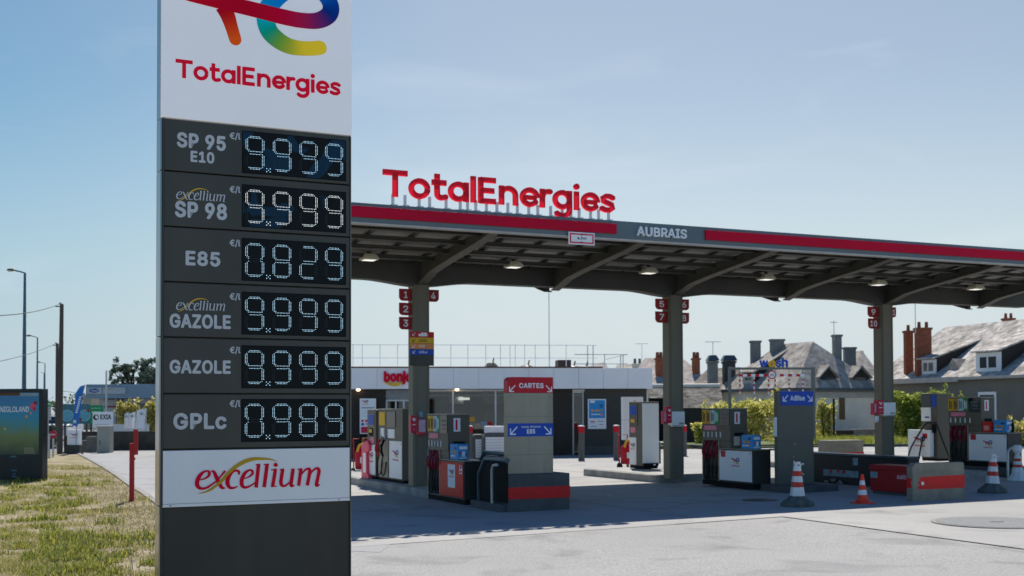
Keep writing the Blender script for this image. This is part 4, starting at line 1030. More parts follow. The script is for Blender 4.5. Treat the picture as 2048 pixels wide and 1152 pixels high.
# blue-topped pillar of the second island
p1=site(6.62,-3.55); g1=GZ(*p1)
t=thing('sign_pillar','plain grey sign pillar with one blue strip at its top behind the striped cone','sign',(p1[0],p1[1],g1),A)
b=MB(); b.box(0,.93,0,.12,0,2.09,M_charp2:=mat('grey painted pillar',(.115,.112,.092),.45,var=.07,scale=1.5,dirt=.12,dcol=(.06,.06,.05))); b.box(-.0015,.9315,-.0015,.1215,1.05,1.056,M_beam); b.build('body',t,.006)
s=boxp('blue_strip',t,.08,.934,-.007,-.0005,1.795,2.092,M_blue,0)
b=MB(); arrow(b,.20,1.945,.12,M_wlett,-.008,-1,-1); arrow(b,.83,1.945,.12,M_wlett,-.008,1,-1); text(b,'AdBlue',.33,.70,1.895,2.0,-.0085,M_wlett,.03); b.build('lettering',s)
b=MB(); b.box(-.035,-.002,.02,.10,1.15,1.55,M_ppanel); b.build('side_notice',t)
b=MB(); b.disk(.44,.98,.012,0,M_galv,8,.004); b.disk(.40,.72,.012,0,M_galv,8,.004); b.build('lock',t)
# dark low cabinet with notices along the island
q=site(6.9,-3.35); 
FK=Face(1814,980,AV)
kx0=FK.pt(1600,930)[0]; kz=FK.pt(1814,913.5)[1]
t=thing('low_cabinet','long low black cabinet with pale blue notices between the tall pillar and the red box','cabinet',(FK.o[0],FK.o[1],FK.g),AV)
M_darkteal=mat('black teal board',(.016,.022,.026),.45,var=.15,dirt=.2,dcol=(.03,.03,.03))
b=MB(); b.box(kx0,0,.03,.34,.0,kz-FK.g-.05,M_darkteal); b.box(kx0-.01,.01,.0,.37,kz-FK.g-.0495,kz-FK.g,M_tube); b.build('casing',t,.008)
M_sheet=mat('blue grey sheet',(.22,.33,.38),.5,var=.25,scale=14)
for px0,py0,px1,py1 in ((1645,938,1715,956),(1704,916,1714,931)):
    a_=FK.pt(px0,py0); c_=FK.pt(px1,py1); boxp('notice',t,a_[0],c_[0],.022,.0295,c_[1]-FK.g,a_[1]-FK.g,M_sheet,0)
b=MB()
for px,py in ((1660,942),(1675,942),(1686,944)):
    a_=FK.pt(px,py); b.disk(a_[0],a_[1]-FK.g,.045,.021,M_red,10,.004)
b.build('red_mark',t)
for px,py,m in ((1655,975,M_steel),(1682,975,M_sheet),(1668,968,M_steel)):
    a_=FK.pt(px,py); b=MB(); b.tube([(a_[0],-.02,.06),(a_[0],-.03,a_[1]-FK.g+.12)],.05,m,10); b.tube([(a_[0]-.09,-.03,a_[1]-FK.g+.1),(a_[0]+.09,-.03,a_[1]-FK.g+.1)],.018,M_steel,6); b.build('valve',t,smooth=True)
# red sand box
FS=Face(1818,979,AV,up=.14); sx0=FS.pt(1740,975)[0]; sz1=FS.pt(1818,933)[1]-FS.g; sz0=.06
t=thing('sand_box','red sand bin marked sable between the black cabinet and the concrete block','bin',(FS.o[0],FS.o[1],FS.g),AV)
b=MB(); b.box(sx0,.05,0,.5,sz0,sz1-.09,M_sand:=mat('dull red bin paint',(.36,.015,.018),.5,var=.12,dirt=.2,dcol=(.16,.03,.03))); b.build('bin_body',t,.015)
b=MB(); b.hexa([(sx0-.02,-.02,sz1-.0895),(.07,-.02,sz1-.0895),(.07,.52,sz1-.0895),(sx0-.02,.52,sz1-.0895),(sx0-.01,.02,sz1),(.06,.02,sz1),(.06,.48,sz1),(sx0-.01,.48,sz1)],M_sand); b.build('lid',t,.01)
a_=FS.pt(1741,943);c_=FS.pt(1755,956); boxp('notice',t,a_[0],c_[0],-.004,-.0005,c_[1]-FS.g,a_[1]-FS.g,M_sheet,0)
a_=FS.pt(1794,950);c_=FS.pt(1824,960); b=MB(); text(b,'sable',a_[0],c_[0],c_[1]-FS.g,a_[1]-FS.g+.02,-.004,mat('pink lettering',(.75,.45,.5),.5),.04); b.build('lettering',t)
b=MB(); b.box(sx0+.05,.0,.02,.4,-.02,.0595,M_concd); b.build('feet',t,.01)
# concrete end blocks with red tape
FB=Face(1820,1004,A)
def end_block(px,py,lab,w,h,d,worn,ang=A,up=0):
    f=Face(px,py,ang); t=thing('concrete_block',lab,'concrete block',(f.o[0],f.o[1],f.g),ang)
    b=MB(); c=.07; b.prism_xz([(0,-.05),(w,-.05),(w,h-.03),(w-.03,h),(c,h),(0,h-c)],0,d,M_conc); b.build('block',t,.012)
    b=MB()
    if worn:
        e=.0035; b.prism_xz([(.16,.225),(w+e,.225),(w+e,.47),(.22,.455),(.14,.43),(.19,.40),(.12,.36),(.17,.30),(.10,.27)],-e,-.0005,M_tape)
        b.box(w+.0005,w+e,-.0004,d,.225,.47,M_tape); b.prism_yz([(.02,.26),(d,.25),(d,.45),(.02,.42),(.06,.36)],-e,-.0005,M_tape)
    else: band(b,0,w,0,d,.10,.28,M_tape)
    b.build('red_band',t)
    if worn:
        b=MB(); b.disk(.235,.335,.035,-.004,M_paper,10,.002); b.build('chip',t)
    return t
end_block(1826,1004,'short grey concrete block with torn red tape in front of the sand bin',1.27,.71,.16,True)
f=Face(1662,928,A)
t=thing('concrete_block','far grey concrete block with red ends seen beyond the low black cabinet','concrete block',(f.o[0],f.o[1],f.g),A)
b=MB(); w_=f.pt(1728,928)[0]; h_=f.pt(1662,881)[1]-f.g; b.box(0,w_,0,.6,-.05,h_,M_conc); b.build('block',t,.03)
b=MB(); band(b,0,w_,0,.6,.12,.34,M_tape); b.build('red_band',t)
# cones
def stripe_cone(px,py,H,lab,base=True,low=False,lean=0,broken=False):
    X,Y,Z=atg(px,py); t=thing('marker_post',lab,'traffic cone',(X,Y,Z),A+.25,'striped marker posts on the forecourt')
    M_w=mat('grubby white plastic',(.66,.68,.68),.5,var=.1,scale=5,dirt=.25,dscale=5,dcol=(.3,.3,.29)); M_r=mat('marker red',(.50,.035,.02),.45,var=.1)
    b=MB(); rb=MB()
    if base: rb.lathe([(.29,0),(.30,.05),(.27,.09),(.17,.16),(.14,.19)],M_rub:=mat('weathered rubber foot',(.10,.11,.10),.8,var=.3,scale=8,bump=.5,bscale=25,dirt=.5,dscale=6,dcol=(.2,.2,.18)),n=8)
    else: rb.lathe([(.25,0),(.24,.03),(.16,.12),(.125,.19)],M_w,n=8)
    rb.build('foot',t,.01)
    zs=[.19,.40,.52,.66,.78,.90]; z0=.19; top=H
    def R(z): return .135-.075*(z-.19)/(.95-.19)
    sc=(H-.19)/(.95-.19)
    Z_=lambda z:.19+(z-.19)*sc
    for i,(a,c) in enumerate(zip(zs,zs[1:])):
        b.lathe([(R(a)*1.0,Z_(a)+.0002),(R(c),Z_(c))],M_r if i in(1,3) else M_w,n=6)
    b.box(-.055,-.03,-.035,.035,Z_(.90),H-.0,M_w); b.box(.03,.055,-.035,.035,Z_(.90),H,M_w); b.box(-.055,.055,-.035,.035,H+.0002,H+.035,M_w)
    o=b.build('sleeve',t,.004); o.rotation_euler=(0,lean,0)
    if broken:
        b=MB(); b.tube([(.05,-.02,H-.06),(.10,-.03,H),(.16,-.02,H-.01)],.012,M_w,6); b.tube([(-.05,-.02,H-.02),(-.12,-.02,H+.05)],.010,M_w,6); b.tube([(.05,0,H-.12),(.14,-.04,H-.20)],.006,M_w,5)
        b.build('torn_strap',o)
    return t
stripe_cone(1595,1013,.76,'tall red and white striped marker post nearest the tall pillar, on a broad weathered foot',broken=True)
stripe_cone(1985,986,.74,'red and white striped marker post right of the concrete block, on a dark torn foot',lean=.06,broken=True)
t=stripe_cone(2036,961,.60,'striped marker post with a white skirt foot at the right edge',base=False)
b=MB(); b.lathe([(.085,.64),(.11,.70),(.10,.79),(.06,.82)],MATS['grubby white plastic'],n=8); b.build('lamp_head',t,.004)
X,Y,Z=atg(1725,1007); t=thing('traffic_cone','small bright orange cone with two white bands before the red sand bin','traffic cone',(X,Y,Z),.3)
M_or=mat('fluorescent orange',(.80,.055,.022),.45,var=.06); M_cw=mat('cone white band',(.72,.74,.75),.4,var=.05)
b=MB(); q=[(-.15,-.15),(.15,-.15),(.15,.15),(-.15,.15)]; b.box(-.165,.165,-.165,.165,0,.028,M_or); b.lathe([(.15,.0283),(.118,.075)],M_or,n=20); b.build('foot',t,.008)
b=MB()
for z0,z1,m in ((.0752,.16,M_or),(.1602,.25,M_cw),(.2502,.34,M_or),(.3402,.42,M_cw),(.4202,.53,M_or)):
    r0=.098-.075*(z0-.075)/.455; r1=.098-.075*(z1-.075)/.455; b.lathe([(r0,z0),(r1,z1)],m,n=20)
b.build('cone_body',t,smooth=True)
# rail hoop by the right-hand pump
X,Y,Z=atg(2016,958); t=thing('hoop_rail','thin grey tube hoop rail behind the white-skirted marker post','rail',(X,Y,Z),A)
b=MB(); b.tube([(0,0,0),(0,0,.62),(.05,0,.70),(.14,0,.73),(.95,0,.73),(1.04,0,.70),(1.09,0,.62),(1.09,0,0)],.028,M_galv,10); b.build('tube',t,smooth=True)
X,Y,Z=atg(1531,962,.1); t=thing('hoop_rail','thin pale tube rail at the end of the pump beside the tall pillar','rail',(X,Y,Z),A)
b=MB(); b.tube([(0,0,0),(0,0,.60),(.04,0,.67),(.12,0,.70),(.25,0,.70)],.024,M_galv,10); b.build('tube',t,smooth=True)

# ------------------------------------------------------------------ glove and towel boxes on the posts
M_pk=mat('red polycarbonate',(.58,.02,.06),.25,var=.08)
def postbox(px0,py0,px1,py1,name,lab,m,cat,off=-.34,d=.14,grp=None,kind=0):
    pn=Pan(CF,off,px0,py0,px1,py1,name,lab,cat,grp)
    w,h=pn.w,pn.h
    b=MB(); b.box(0,w,0,d,0,h,m); b.build('case',pn.root,.012)
    b=MB()
    if kind==1:
        b.box(w*.15,w*.85,-.004,-.0005,h*.62,h*.9,M_red); ribbon(b,[(w*.3,h*.86,.02),(w*.5,h*.70,.03),(w*.68,h*.84,.02)],-.0045,.001,M_wlett,k=3); b.box(w*.25,w*.75,-.004,-.0005,h*.45,h*.5,M_wlett); b.box(w*.3,w*.7,-.004,-.0005,h*.2,h*.24,M_pinkp); b.build('print',pn.root)
    elif kind==2:
        b.box(w*.55,w*.85,-.03,-.0005,h*.10,h*.2,M_steel); b.build('latch',pn.root)
        b=MB(); b.box(w*.1,w*.9,.02,.1,-.03,-.0005,M_galv); b.build('slot',pn.root)
    else:
        b.box(w*.1,w*.92,-.004,-.0005,h*.18,h*.95,mat('lilac notice',(.62,.40,.52),.5,var=.25,scale=25)); b.build('notice',pn.root)
    return pn
G_='glove boxes on the canopy posts'
postbox(822,831,834,866,'glove_box','red glove box on the first post, left of the lilac notice',M_pk,'dispenser',grp=G_,kind=1)
postbox(836,838,852,870,'towel_box','red towel box with a lilac notice on the first post',M_pk,'dispenser',off=-.32)
t=Pan(CF,-.21,838.5,823,846,834,'sticker_plate','pale blue little plate above the red boxes on the first post','sign'); b=MB(); b.box(0,t.w,0,.015,0,t.h,M_sheet); b.build('plate',t.root)
postbox(1328,822,1334,848,'glove_box','narrow dark red box on the left flank of the middle post',M_pk,'dispenser',off=-.30,grp=G_)
postbox(1334,813,1344,846,'glove_box','red glove box on the middle post left of its white box',M_pk,'dispenser',grp=G_,kind=1)
postbox(1344,823,1370,851,'towel_box','white towel box on the middle post',M_ppanel,'dispenser',off=-.34,d=.16,grp='white towel boxes on the posts',kind=2)
postbox(1748.5,806,1756,830,'glove_box','narrow dark red box on the left flank of the third post',M_pk,'dispenser',off=-.30,grp=G_)
postbox(1755,800,1768,829,'glove_box','red glove box on the third post left of its white box',M_pk,'dispenser',grp=G_,kind=1)
postbox(1768,805,1792,830,'towel_box','white towel box on the third post',M_ppanel,'dispenser',off=-.34,d=.16,grp='white towel boxes on the posts',kind=2)
postbox(1752,832,1758,843,'key_box','tiny pale box under the red glove box on the third post',M_paper,'box',off=-.26,d=.05,kind=2)
# pink post, extinguisher carts
p_=cn(-.12,3.55,.17)
t=thing('bucket_stand','pink plastic stand with a hooked top at the far end of the first island','stand',p_,AV)
b=MB(); b.prism_xz([(0,0),(.52,0),(.52,.10),(.40,.12),(.38,.62),(.56,.66),(.56,.80),(.42,.90),(0,.80)],0,.16,M_pink); b.build('body',t,.012)
boxp('white_insert',t,.14,.34,-.004,.0,.14,.6,M_ppanel,0)
def ext_cart(px,py,lab):
    X,Y,Z=atg(px,py,.0); t=thing('extinguisher_cart',lab,'extinguisher',(X,Y,Z),A,'wheeled extinguishers')
    b=MB(); b.lathe([(.0,.18),(.15,.20),(.16,.30),(.16,.62),(.12,.70),(.05,.74),(.05,.80)],M_red,n=14); b.build('cylinder',t,smooth=True)
    b=MB(); b.tube([(.0,-.16,.62),(.16,-.2,.72),(.14,-.22,.86),(-.1,-.2,.84),(-.16,-.18,.66)],.03,M_yel,8,4); b.build('hose',t,smooth=True)
    for s in(-1,1):
        b=MB(); b.tube([(s*.19,0,.12),(s*.24,0,.12)],.12,M_black,14); b.build('wheel',t)
    b=MB(); b.tube([(-.19,.05,.12),(-.15,.16,.5),(-.15,.2,1.0),(.15,.2,1.0),(.15,.16,.5),(.19,.05,.12)],.018,M_red,7); b.build('frame',t,smooth=True)
    b=MB(); b.dome((.02,-.02,.84),.05,.05,.06,M_blk); b.box(-.08,.1,-.18,-.165,.36,.52,M_paper); b.build('valve',t)
ext_cart(722,953,'red wheeled extinguisher by the totem, at the left end of the first island')
ext_cart(1253,942,'red wheeled extinguisher with yellow hose beside the blank white dispenser')
# bollards by the shop
for px,py,tp,lab in ((1163,921,851,'grey bollard with a red top in front of the blue shop poster'),(1233,920,850,'grey bollard with red and white top left of the white kiosk panel'),(1368,912,850,'grey bollard with red top just right of the middle post'),(1016,925,854,'grey bollard with red top half hidden by the red-capped pillar'),(1001-62,925,851,'grey bollard with red top behind the red-panelled pump')):
    X,Y,Z=atg(px,py); h=aty(px,tp,Y)[2]-Z
    t=thing('bollard',lab,'bollard',(X,Y,Z),0,'red-topped bollards before the shop')
    b=MB(); b.cyl((0,0),.105,0,h-.24,mat('grey bollard paint',(.10,.105,.105),.5,var=.1),18); b.build('post',t)
    b=MB(); b.cyl((0,0),.108,h-.2398,h-.03,M_red,18); b.build('red_collar',t)
    b=MB(); b.lathe([(.106,h-.0298),(.09,h-.008),(.04,h+.005)],M_paper,n=18); b.build('cap',t)

# ------------------------------------------------------------------ shop
SH=Face(1294,908,math.radians(6.3),Y=45.0)
zs=lambda py,px=1200: SH.pt(px,py)[1]
sx=lambda px,off=0: SH.pt(px,850,off)[0]
gS=GZ(*SH.o)-.02
shop=thing('shop_building','low shop with white fascia and dark walls behind the pumps','shop',(SH.o[0],SH.o[1],0),SH.ang)
M_wallc=mat('charcoal render',(.055,.055,.05),.75,var=.1,scale=2,dirt=.15,dcol=(.08,.075,.07)); M_wallb=mat('brown black cladding',(.032,.028,.024),.6,var=.12)
M_fwhite=mat('white fascia panel',(.82,.81,.82),.45,var=.03,scale=1,dirt=.08,dscale=.8,dcol=(.45,.44,.42))
xL=sx(600); xR=0; zf0=zs(777.5); zf1=zs(736.5)
xw0,xw1=sx(853),sx(1024); xd0,xd1=sx(771),sx(824); xg0,xg1=sx(1145),sx(1169)
zsill=.75
b=MB()
for x0,x1,z0,z1,m in ((xL,xd0,-.2,zf0,M_wallb),(xd1+.003,xw0,-.2,zf0,M_wallc),(xw0+.003,xw1-.003,-.2,zsill,M_wallc),(xw1,xg0,-.2,zf0,M_wallb),(xg1,xR,-.2,zf0,M_wallc),(xg0+.003,xg1-.003,zs(781),zf0,M_wallc)): b.box(x0,x1,0,.25,z0,z1,m)
b.box(xL,xR,7.0,7.25,-.2,zf0,M_wallc); b.box(xR-.25,xR,.253,6.997,-.2,zf0,M_wallc); b.box(xL,xL+.25,.253,6.997,-.2,zf0,M_wallc)
b.build('wall',shop)
b=MB(); b.box(xg1+.01,xR+.004,-.03,-.001,-.2,.42,mat('grey plinth render',(.085,.085,.08),.8)); b.build('wall_base',shop)
b=MB(); b.box(xL,xR,.26,6.9,zf0-.25,zf0-.2,M_fwhite); b.box(xL+.3,xR-.3,.3,6.9,-.02,.01,mat('shop floor',(.15,.145,.14),.4)); b.build('interior',shop)
fa=MB(); n=14
for i in range(n):
    x0=xL+(xR+.15-xL)*i/n; x1=xL+(xR+.15-xL)*(i+1)/n; fa.box(x0+.004,x1-.004,-.32,-.27,zf0,zf1,M_fwhite)
fa.box(xL,xR+.14,-.2695,7.5,zf0+.01,zf1-.02,M_fwhite); fa=fa.build('fascia',shop,.003)
b=MB(); b.box(xL,sx(1203),-.34,-.2,zf1+.001,zf1+.05,mat('rusty coping',(.14,.075,.06),.7,var=.2)); b.build('coping',shop)
b=MB(); text(b,'bonjour',sx(767.5,-.32),sx(767.5,-.32)+(sx(823,-.32)-sx(767.5,-.32))*1.42,zs(769),zs(742),-.325,M_redl,.06,depth=.06)
ribbon(b,[(sx(770,-.32),zs(765),.03),(sx(785,-.32),zs(768.5),.11),(sx(797,-.32),zs(768),.10),(sx(806,-.32),zs(764.5),.02)],-.33,.04,M_yel,k=5); b.build('lettering',fa)
# entrance, window wall, side door
M_alu=mat('pale aluminium',(.55,.56,.56),.4,metal=.2,var=.06)
def frame(nm,x0,x1,z0,z1,muls,parent,y=.06,w=.06):
    b=MB(); b.box(x0,x1,y,y+.07,z0,z0+w,M_alu); b.box(x0,x1,y,y+.07,z1-w,z1,M_alu)
    for m in [x0]+muls+[x1-w]: b.box(m,m+w,y+.002,y+.068,z0+w+.001,z1-w-.001,M_alu)
    o=b.build(nm,parent,.004); g=MB(); g.box(x0+w*.5,x1-w*.5,y+.03,y+.04,z0+w*.5,z1-w*.5,M_clear); g.build('pane',o); return o
frame('window',xw0+.01,xw1-.01,zsill+.005,zf0-.02,[sx(904.5),sx(990),sx(1009.5)],shop)
frame('door',xd0+.01,xd1-.01,.0,zs(798),[(sx(790)),sx(806)],shop)
boxp('door_header',shop,xd0+.01,xd1-.01,.04,.12,zs(798)+.01,zf0-.02,mat('grey header panel',(.22,.24,.25),.5),.004)
frame('door',xg0+.01,xg1-.01,.0,zs(783),[],shop,w=.05)
b=MB(); b.box(xg0,xg1,-.05,.03,zs(783)+.005,zs(779),M_alu); b.build('lintel',shop)
b=MB(); b.box(sx(934),sx(950),.084,.088,zs(842),zs(833),M_yel2); b.build('window_sticker',shop)
b=MB(); b.box(sx(963),sx(974.5),.084,.088,zs(851),zs(842),M_sheet); b.box(sx(974.6),sx(985),.084,.088,zs(851),zs(842),M_red); b.build('window_sticker',shop)
b=MB(); b.box(sx(928),sx(952),3.0,3.1,zs(798),zs(793),mat('lit ceiling strip',(1,.97,.9),.5,emit=1.2)); b.box(sx(972),sx(982),1.2,1.25,zs(800),zs(780),M_paper); b.build('ceiling_strip',shop)
# things seen behind the glass
b=MB(); R_=random.Random(4)
for i in range(26):
    x=xw0+.3+R_.random()*(xw1-xw0-.8); z=.1+R_.random()*2.0; w=.2+R_.random()*.5; h=.15+R_.random()*.35
    b.box(x,x+w,1.0+R_.random()*2.5,4.0,z,z+h,R_.choice([M_paper,M_sheet,M_cola,M_red,M_yel2,M_wallb,M_steel,M_dark]))
b.build('shelf_goods',shop)
for px,py in ((716.5,781),(914,780)):
    b=MB(); x,z=SH.pt(px,py,-.14); b.dome((x,-.14,zf0-.02),.07,.07,.05,M_spot); b.build('spot_lamp',shop)
# roof railing and kit
b=MB()
zr=[zs(689),zs(715)]
px_posts=[706,724.5,760,795,830,866,902,936,972,1001.5,1020.5,1031,1050,1071,1100,1133]
for px in px_posts: x=sx(px,.6); b.tube([(x,.6,zf1),(x,.6,zr[0]+.02)],.014,M_brk,6)
for z in zr: b.tube([(xL+.3,.6,z),(sx(1195,.6),.6,z)],.012,M_brk,6)
zr2=[zs(703),zs(723)]
for px in (1176,1187,1210,1242,1247): x=sx(px,2.5); b.tube([(x,2.5,zf1-.1),(x,2.5,zr2[0]+(.35 if px<1190 else 0))],.02,M_galv,6)
for z in zr2: b.tube([(sx(1150,2.5),2.5,z),(sx(1256,2.5),2.5,z)],.016,M_galv,6)
b.tube([(sx(1256,2.5),2.5,zr2[0]),(sx(1256,2.5),7,zr2[0])],.016,M_galv,6)
b.build('roof_railing',shop)
b=MB(); x=sx(1099,3); b.tube([(x,3,zf1-.1),(x,3,zs(574)+.2)],.018,M_galv,6); b.build('mast',shop)
b=MB(); b.box(sx(1117,1.5),sx(1143,1.5),1.5,2.3,zf1-.05,zs(716.5),mat('dark brown cowl',(.035,.026,.024),.6)); b.build('roof_cowl',shop,.01)
for px,w,h in ((983,.28,.25),(1146,.35,.12),(1171,.4,.1),(1054,.3,.15)): x=sx(px,2); b=MB(); b.dome((x,2,zf1+.05),w,w*.8,h,M_cola); b.tube([(x,2,zf1),(x+.1,2,zf1+h+.22)],.03,M_cola,6); b.build('roof_vent',shop)
b=MB(); x0=sx(1168,4); b.slab([(x0,4,zf1-.1),(sx(1225,4),4,zf1-.1),(sx(1212,5),5.2,zs(713)),(sx(1185,5),5.2,zs(719))],.08,mat('felt hut roof',(.3,.28,.25),.8)); b.build('roof_light',shop)
# poster frame, info totem and cash point on the shop front
def poster(pn,dark=False):
    w,h=pn.w,pn.h
    b=MB(); b.box(0,w,0,.05,0,h,M_paper); b.build('frame',pn.root,.006)
    s=boxp('sheet',pn.root,w*.06,w*.94,-.004,-.0005,h*.36,h*.96,M_sky,0)
    b=MB(); b.box(w*.12,w*.38,-.006,-.0045,h*.87,h*.95,M_paper); b.box(w*.62,w*.82,-.006,-.0045,h*.78,h*.81,M_navy); b.box(w*.66,w*.82,-.006,-.0045,h*.72,h*.75,M_navy)
    b.disk(w*.24,h*.61,w*.085,-.0045,M_orange,14,.002); b.disk(w*.45,h*.61,w*.055,-.0045,M_yel,10,.002); b.box(w*.5,w*.78,-.006,-.0045,h*.59,h*.65,M_yel2); b.box(w*.18,w*.7,-.006,-.0045,h*.47,h*.50,M_paper); b.disk(w*.74,h*.475,w*.075,-.0045,M_orange,12,.002); b.build('print',s)
    b=MB(); b.box(w*.14,w*.38,-.004,-.0005,h*.24,h*.27,M_redl); b.box(w*.14,w*.4,-.004,-.0005,h*.2,h*.22,M_sheet); b.box(w*.52,w*.86,-.004,-.0005,h*.24,h*.265,M_sheet); b.box(w*.62,w*.86,-.004,-.0005,h*.14,h*.17,M_pinkp); b.box(w*.14,w*.5,-.004,-.0005,h*.08,h*.1,M_sheet); b.build('small_print',pn.root)
pn=Pan(SH,-.08,1176,798,1212.5,858,'wall_poster','blue poster in a white frame on the dark shop wall','poster'); poster(pn)
pn=Pan(SH,-.5,719.5,797,752,868,'info_board','white information board with red squares on the shop wall beside the totem','sign')
w,h=pn.w,pn.h; b=MB(); b.box(0,w,0,.06,0,h,M_paper); b.build('board',pn.root,.006); put_logo(pn.root,w*.1,h*.93,w*.42,-.003)
b=MB(); b.box(w*.1,w*.9,-.003,-.0005,h*.72,h*.755,M_sheet)
for i in range(5): b.box(w*.12,w*(.5+.07*(i%3)),-.003,-.0005,h*(.66-.045*i),h*(.672-.045*i),M_mint)
for i in range(4): b.box(w*(.1+.23*i),w*(.24+.23*i),-.003,-.0005,h*.34,h*.40,M_pk)
b.box(w*.1,w*.26,-.003,-.0005,h*.24,h*.31,M_blue); b.box(w*.36,w*.5,-.003,-.0005,h*.26,h*.31,M_pinkp); b.box(w*.62,w*.8,-.003,-.0005,h*.27,h*.30,M_sky); b.box(w*.08,w*.62,-.003,-.0005,h*.03,h*.2,M_pk); b.build('print',pn.root)
pn=Pan(SH,-.35,721,871,745,914,'cash_point','dark cash point with a gold screen below the white information board','machine')
w,h=pn.w,pn.h; b=MB(); b.box(0,w,0,.3,0,h,M_black); b.build('case',pn.root,.01); b=MB(); b.box(w*.12,w*.9,-.004,-.0005,h*.58,h*.92,mat('gold trim',(.40,.27,.08),.4)); b.box(w*.2,w*.82,-.007,-.0045,h*.64,h*.86,M_screen); b.build('screen',pn.root); boxp('pale_panel',pn.root,w*.05,w*.95,-.004,-.0005,h*.15,h*.38,M_sheet,0)
# kiosk panel with red arrow
KF=Face(1246,934,math.radians(8)); pn=Pan(KF,0,1246.5,794,1287,880,'kiosk_panel','tall white panel with a red arrow behind the blank white dispenser','sign')
w,h=pn.w,pn.h; b=MB(); b.box(0,w,0,.25,0,h,M_paper); b.box(-.002,w+.002,-.002,.252,h*.46,h*.467,M_cola); b.build('panel',pn.root,.01)
b=MB(); ribbon(b,[(w*.40,h*.86,.025),(w*.68,h*.86,.025)],-.0005,.002,M_redl,smooth=False); ribbon(b,[(w*.54,h*.92,.025),(w*.68,h*.862,.025)],-.0005,.002,M_redl,smooth=False); ribbon(b,[(w*.54,h*.80,.025),(w*.68,h*.858,.025)],-.0005,.002,M_redl,smooth=False); b.box(w*.42,w*.62,-.003,-.0005,h*.74,h*.765,M_pinkp); b.build('arrow',pn.root)
zg=KF.g-pn.z0
for k in (.2,.6):
    b=MB(); b.box(w*k,w*(k+.1),.05,.15,zg,-.001,mat('rusty red leg',(.35,.08,.05),.6)); b.build('leg',pn.root)
# gas bottle lockers
def locker(px0,px1,pt_,base,lab,arch):
    f=Face(px0,base,math.radians(6.3)); w=f.pt(px1,base)[0]; h=f.pt(px0,pt_)[1]-f.g
    t=thing('gas_locker',lab,'locker',(f.o[0],f.o[1],f.g),f.ang,'lockers in front of the shop window')
    b=MB(); r=min(w,h)*.28
    poly=[(0,0),(w,0),(w,h)]+([(r-r*math.sin(a),h-r+r*math.cos(a)) for a in [math.pi/2*i/5 for i in range(6)]] if arch else [(0,h)])
    b.prism_xz(poly,0,.8,mat('locker frame',(.09,.10,.10),.5)); b.build('frame',t,.008)
    b=MB(); n=int((h-.2)/.09)
    for i in range(n): b.box(.07,w-.06,-.02,-.0005,.1+i*.09,.1+i*.09+.082,M_ppanel)
    b.build('shutter',t,.006); return t,w,h
t,w,h=locker(967,1012,866,924,'larger white slatted locker in front of the shop window, left of the red-capped pillar',True)
b=MB(); b.box(w*.1,w*.98,.05,.6,h+.001,h+.22,M_paper); b.build('top_crate',t,.01)
locker(947,966.5,869,922,'smaller white locker in front of the shop window beside the black card reader',True)

# ------------------------------------------------------------------ car wash gantry
GF=Face(1457,840,math.radians(4),Y=53)
def gp(px,py,off=0): return GF.pt(px,py,off)
ga=thing('wash_gantry','grey height gantry with blue and yellow wash letters and hanging striped bars','gantry',(GF.o[0],GF.o[1],0),GF.ang)
M_gr=mat('grey gantry paint',(.16,.16,.15),.5,var=.08)
xa,xb_=gp(1460,760)[0],gp(1627,760)[0]; zt_=gp(1460,737)[1]
b=MB(); b.box(xa-.06,xa+.06,0,.12,0,zt_+.06,M_gr); b.build('post',ga,.008)
b=MB(); b.box(xb_-.08,xb_+.08,0,.12,0,zt_+.06,M_gr); b.build('post',ga,.008)
b=MB(); b.box(xa+.0605,xb_-.0805,.01,.11,zt_-.05,zt_+.05,M_gr); b.build('crossbar',ga,.006)
x0,x1=gp(1478,750)[0],gp(1609,750)[0]; zb2=gp(1540,750.5)[1]
b=MB(); n=16
for i in range(n): b.box(x0+(x1-x0)*i/n,x0+(x1-x0)*(i+1)/n,.03,.09,zb2-.055,zb2+.055,M_red if i%2==0 else M_paper)
b.build('height_bar',ga)
for px,bot in ((1480.5,788),(1509,788),(1538,788),(1551,788),(1579,783),(1606.5,783)):
    x=gp(px,770)[0]; zb3=gp(px,bot)[1]; b=MB(); n=7
    for i in range(n):
        za,zc=zb2-.06-(zb2-.06-zb3)*i/n,zb2-.06-(zb2-.06-zb3)*(i+1)/n; b.cyl((x,.06),.035,zc,za-.001,M_paper if i%2==0 else M_red,8)
    b.build('hanging_bar',ga)
    b=MB(); b.tube([(x,.06,zb2+.05),(x,.06,zt_-.05)],.012,M_gr,5); b.build('hanger',ga)
cx,cz=gp(1544,749.5); b=MB(); b.disk(cx,cz,.19,.02,M_red,24,.01); b.disk(cx,cz,.145,.0098,M_paper,24,.004); [b.box(cx-.08+k*.06,cx-.045+k*.06,.003,.0055,cz-.03,cz+.03,M_blk) for k in range(3)]; b.build('limit_disc',ga)
b=MB(); lx0,lx1=gp(1519,735)[0],gp(1576,735)[0]; z0,z1=zt_+.055,gp(1550,715)[1]
for s,a,c,m in (('w',0,.30,M_blue),('a',.32,.56,M_yel),('s',.58,.76,M_blue),('h',.78,1.0,M_blue)):
    text(b,s,lx0+(lx1-lx0)*a,lx0+(lx1-lx0)*c,z0,z0+(z1-z0)*(1.0 if s=='h' else .72),.05,m,.06,depth=.08)
b.disk(lx0+(lx1-lx0)*.44,z0+(z1-z0)*.42,(z1-z0)*.16,-.032,M_orange,12,.006)
b.build('letters',ga)

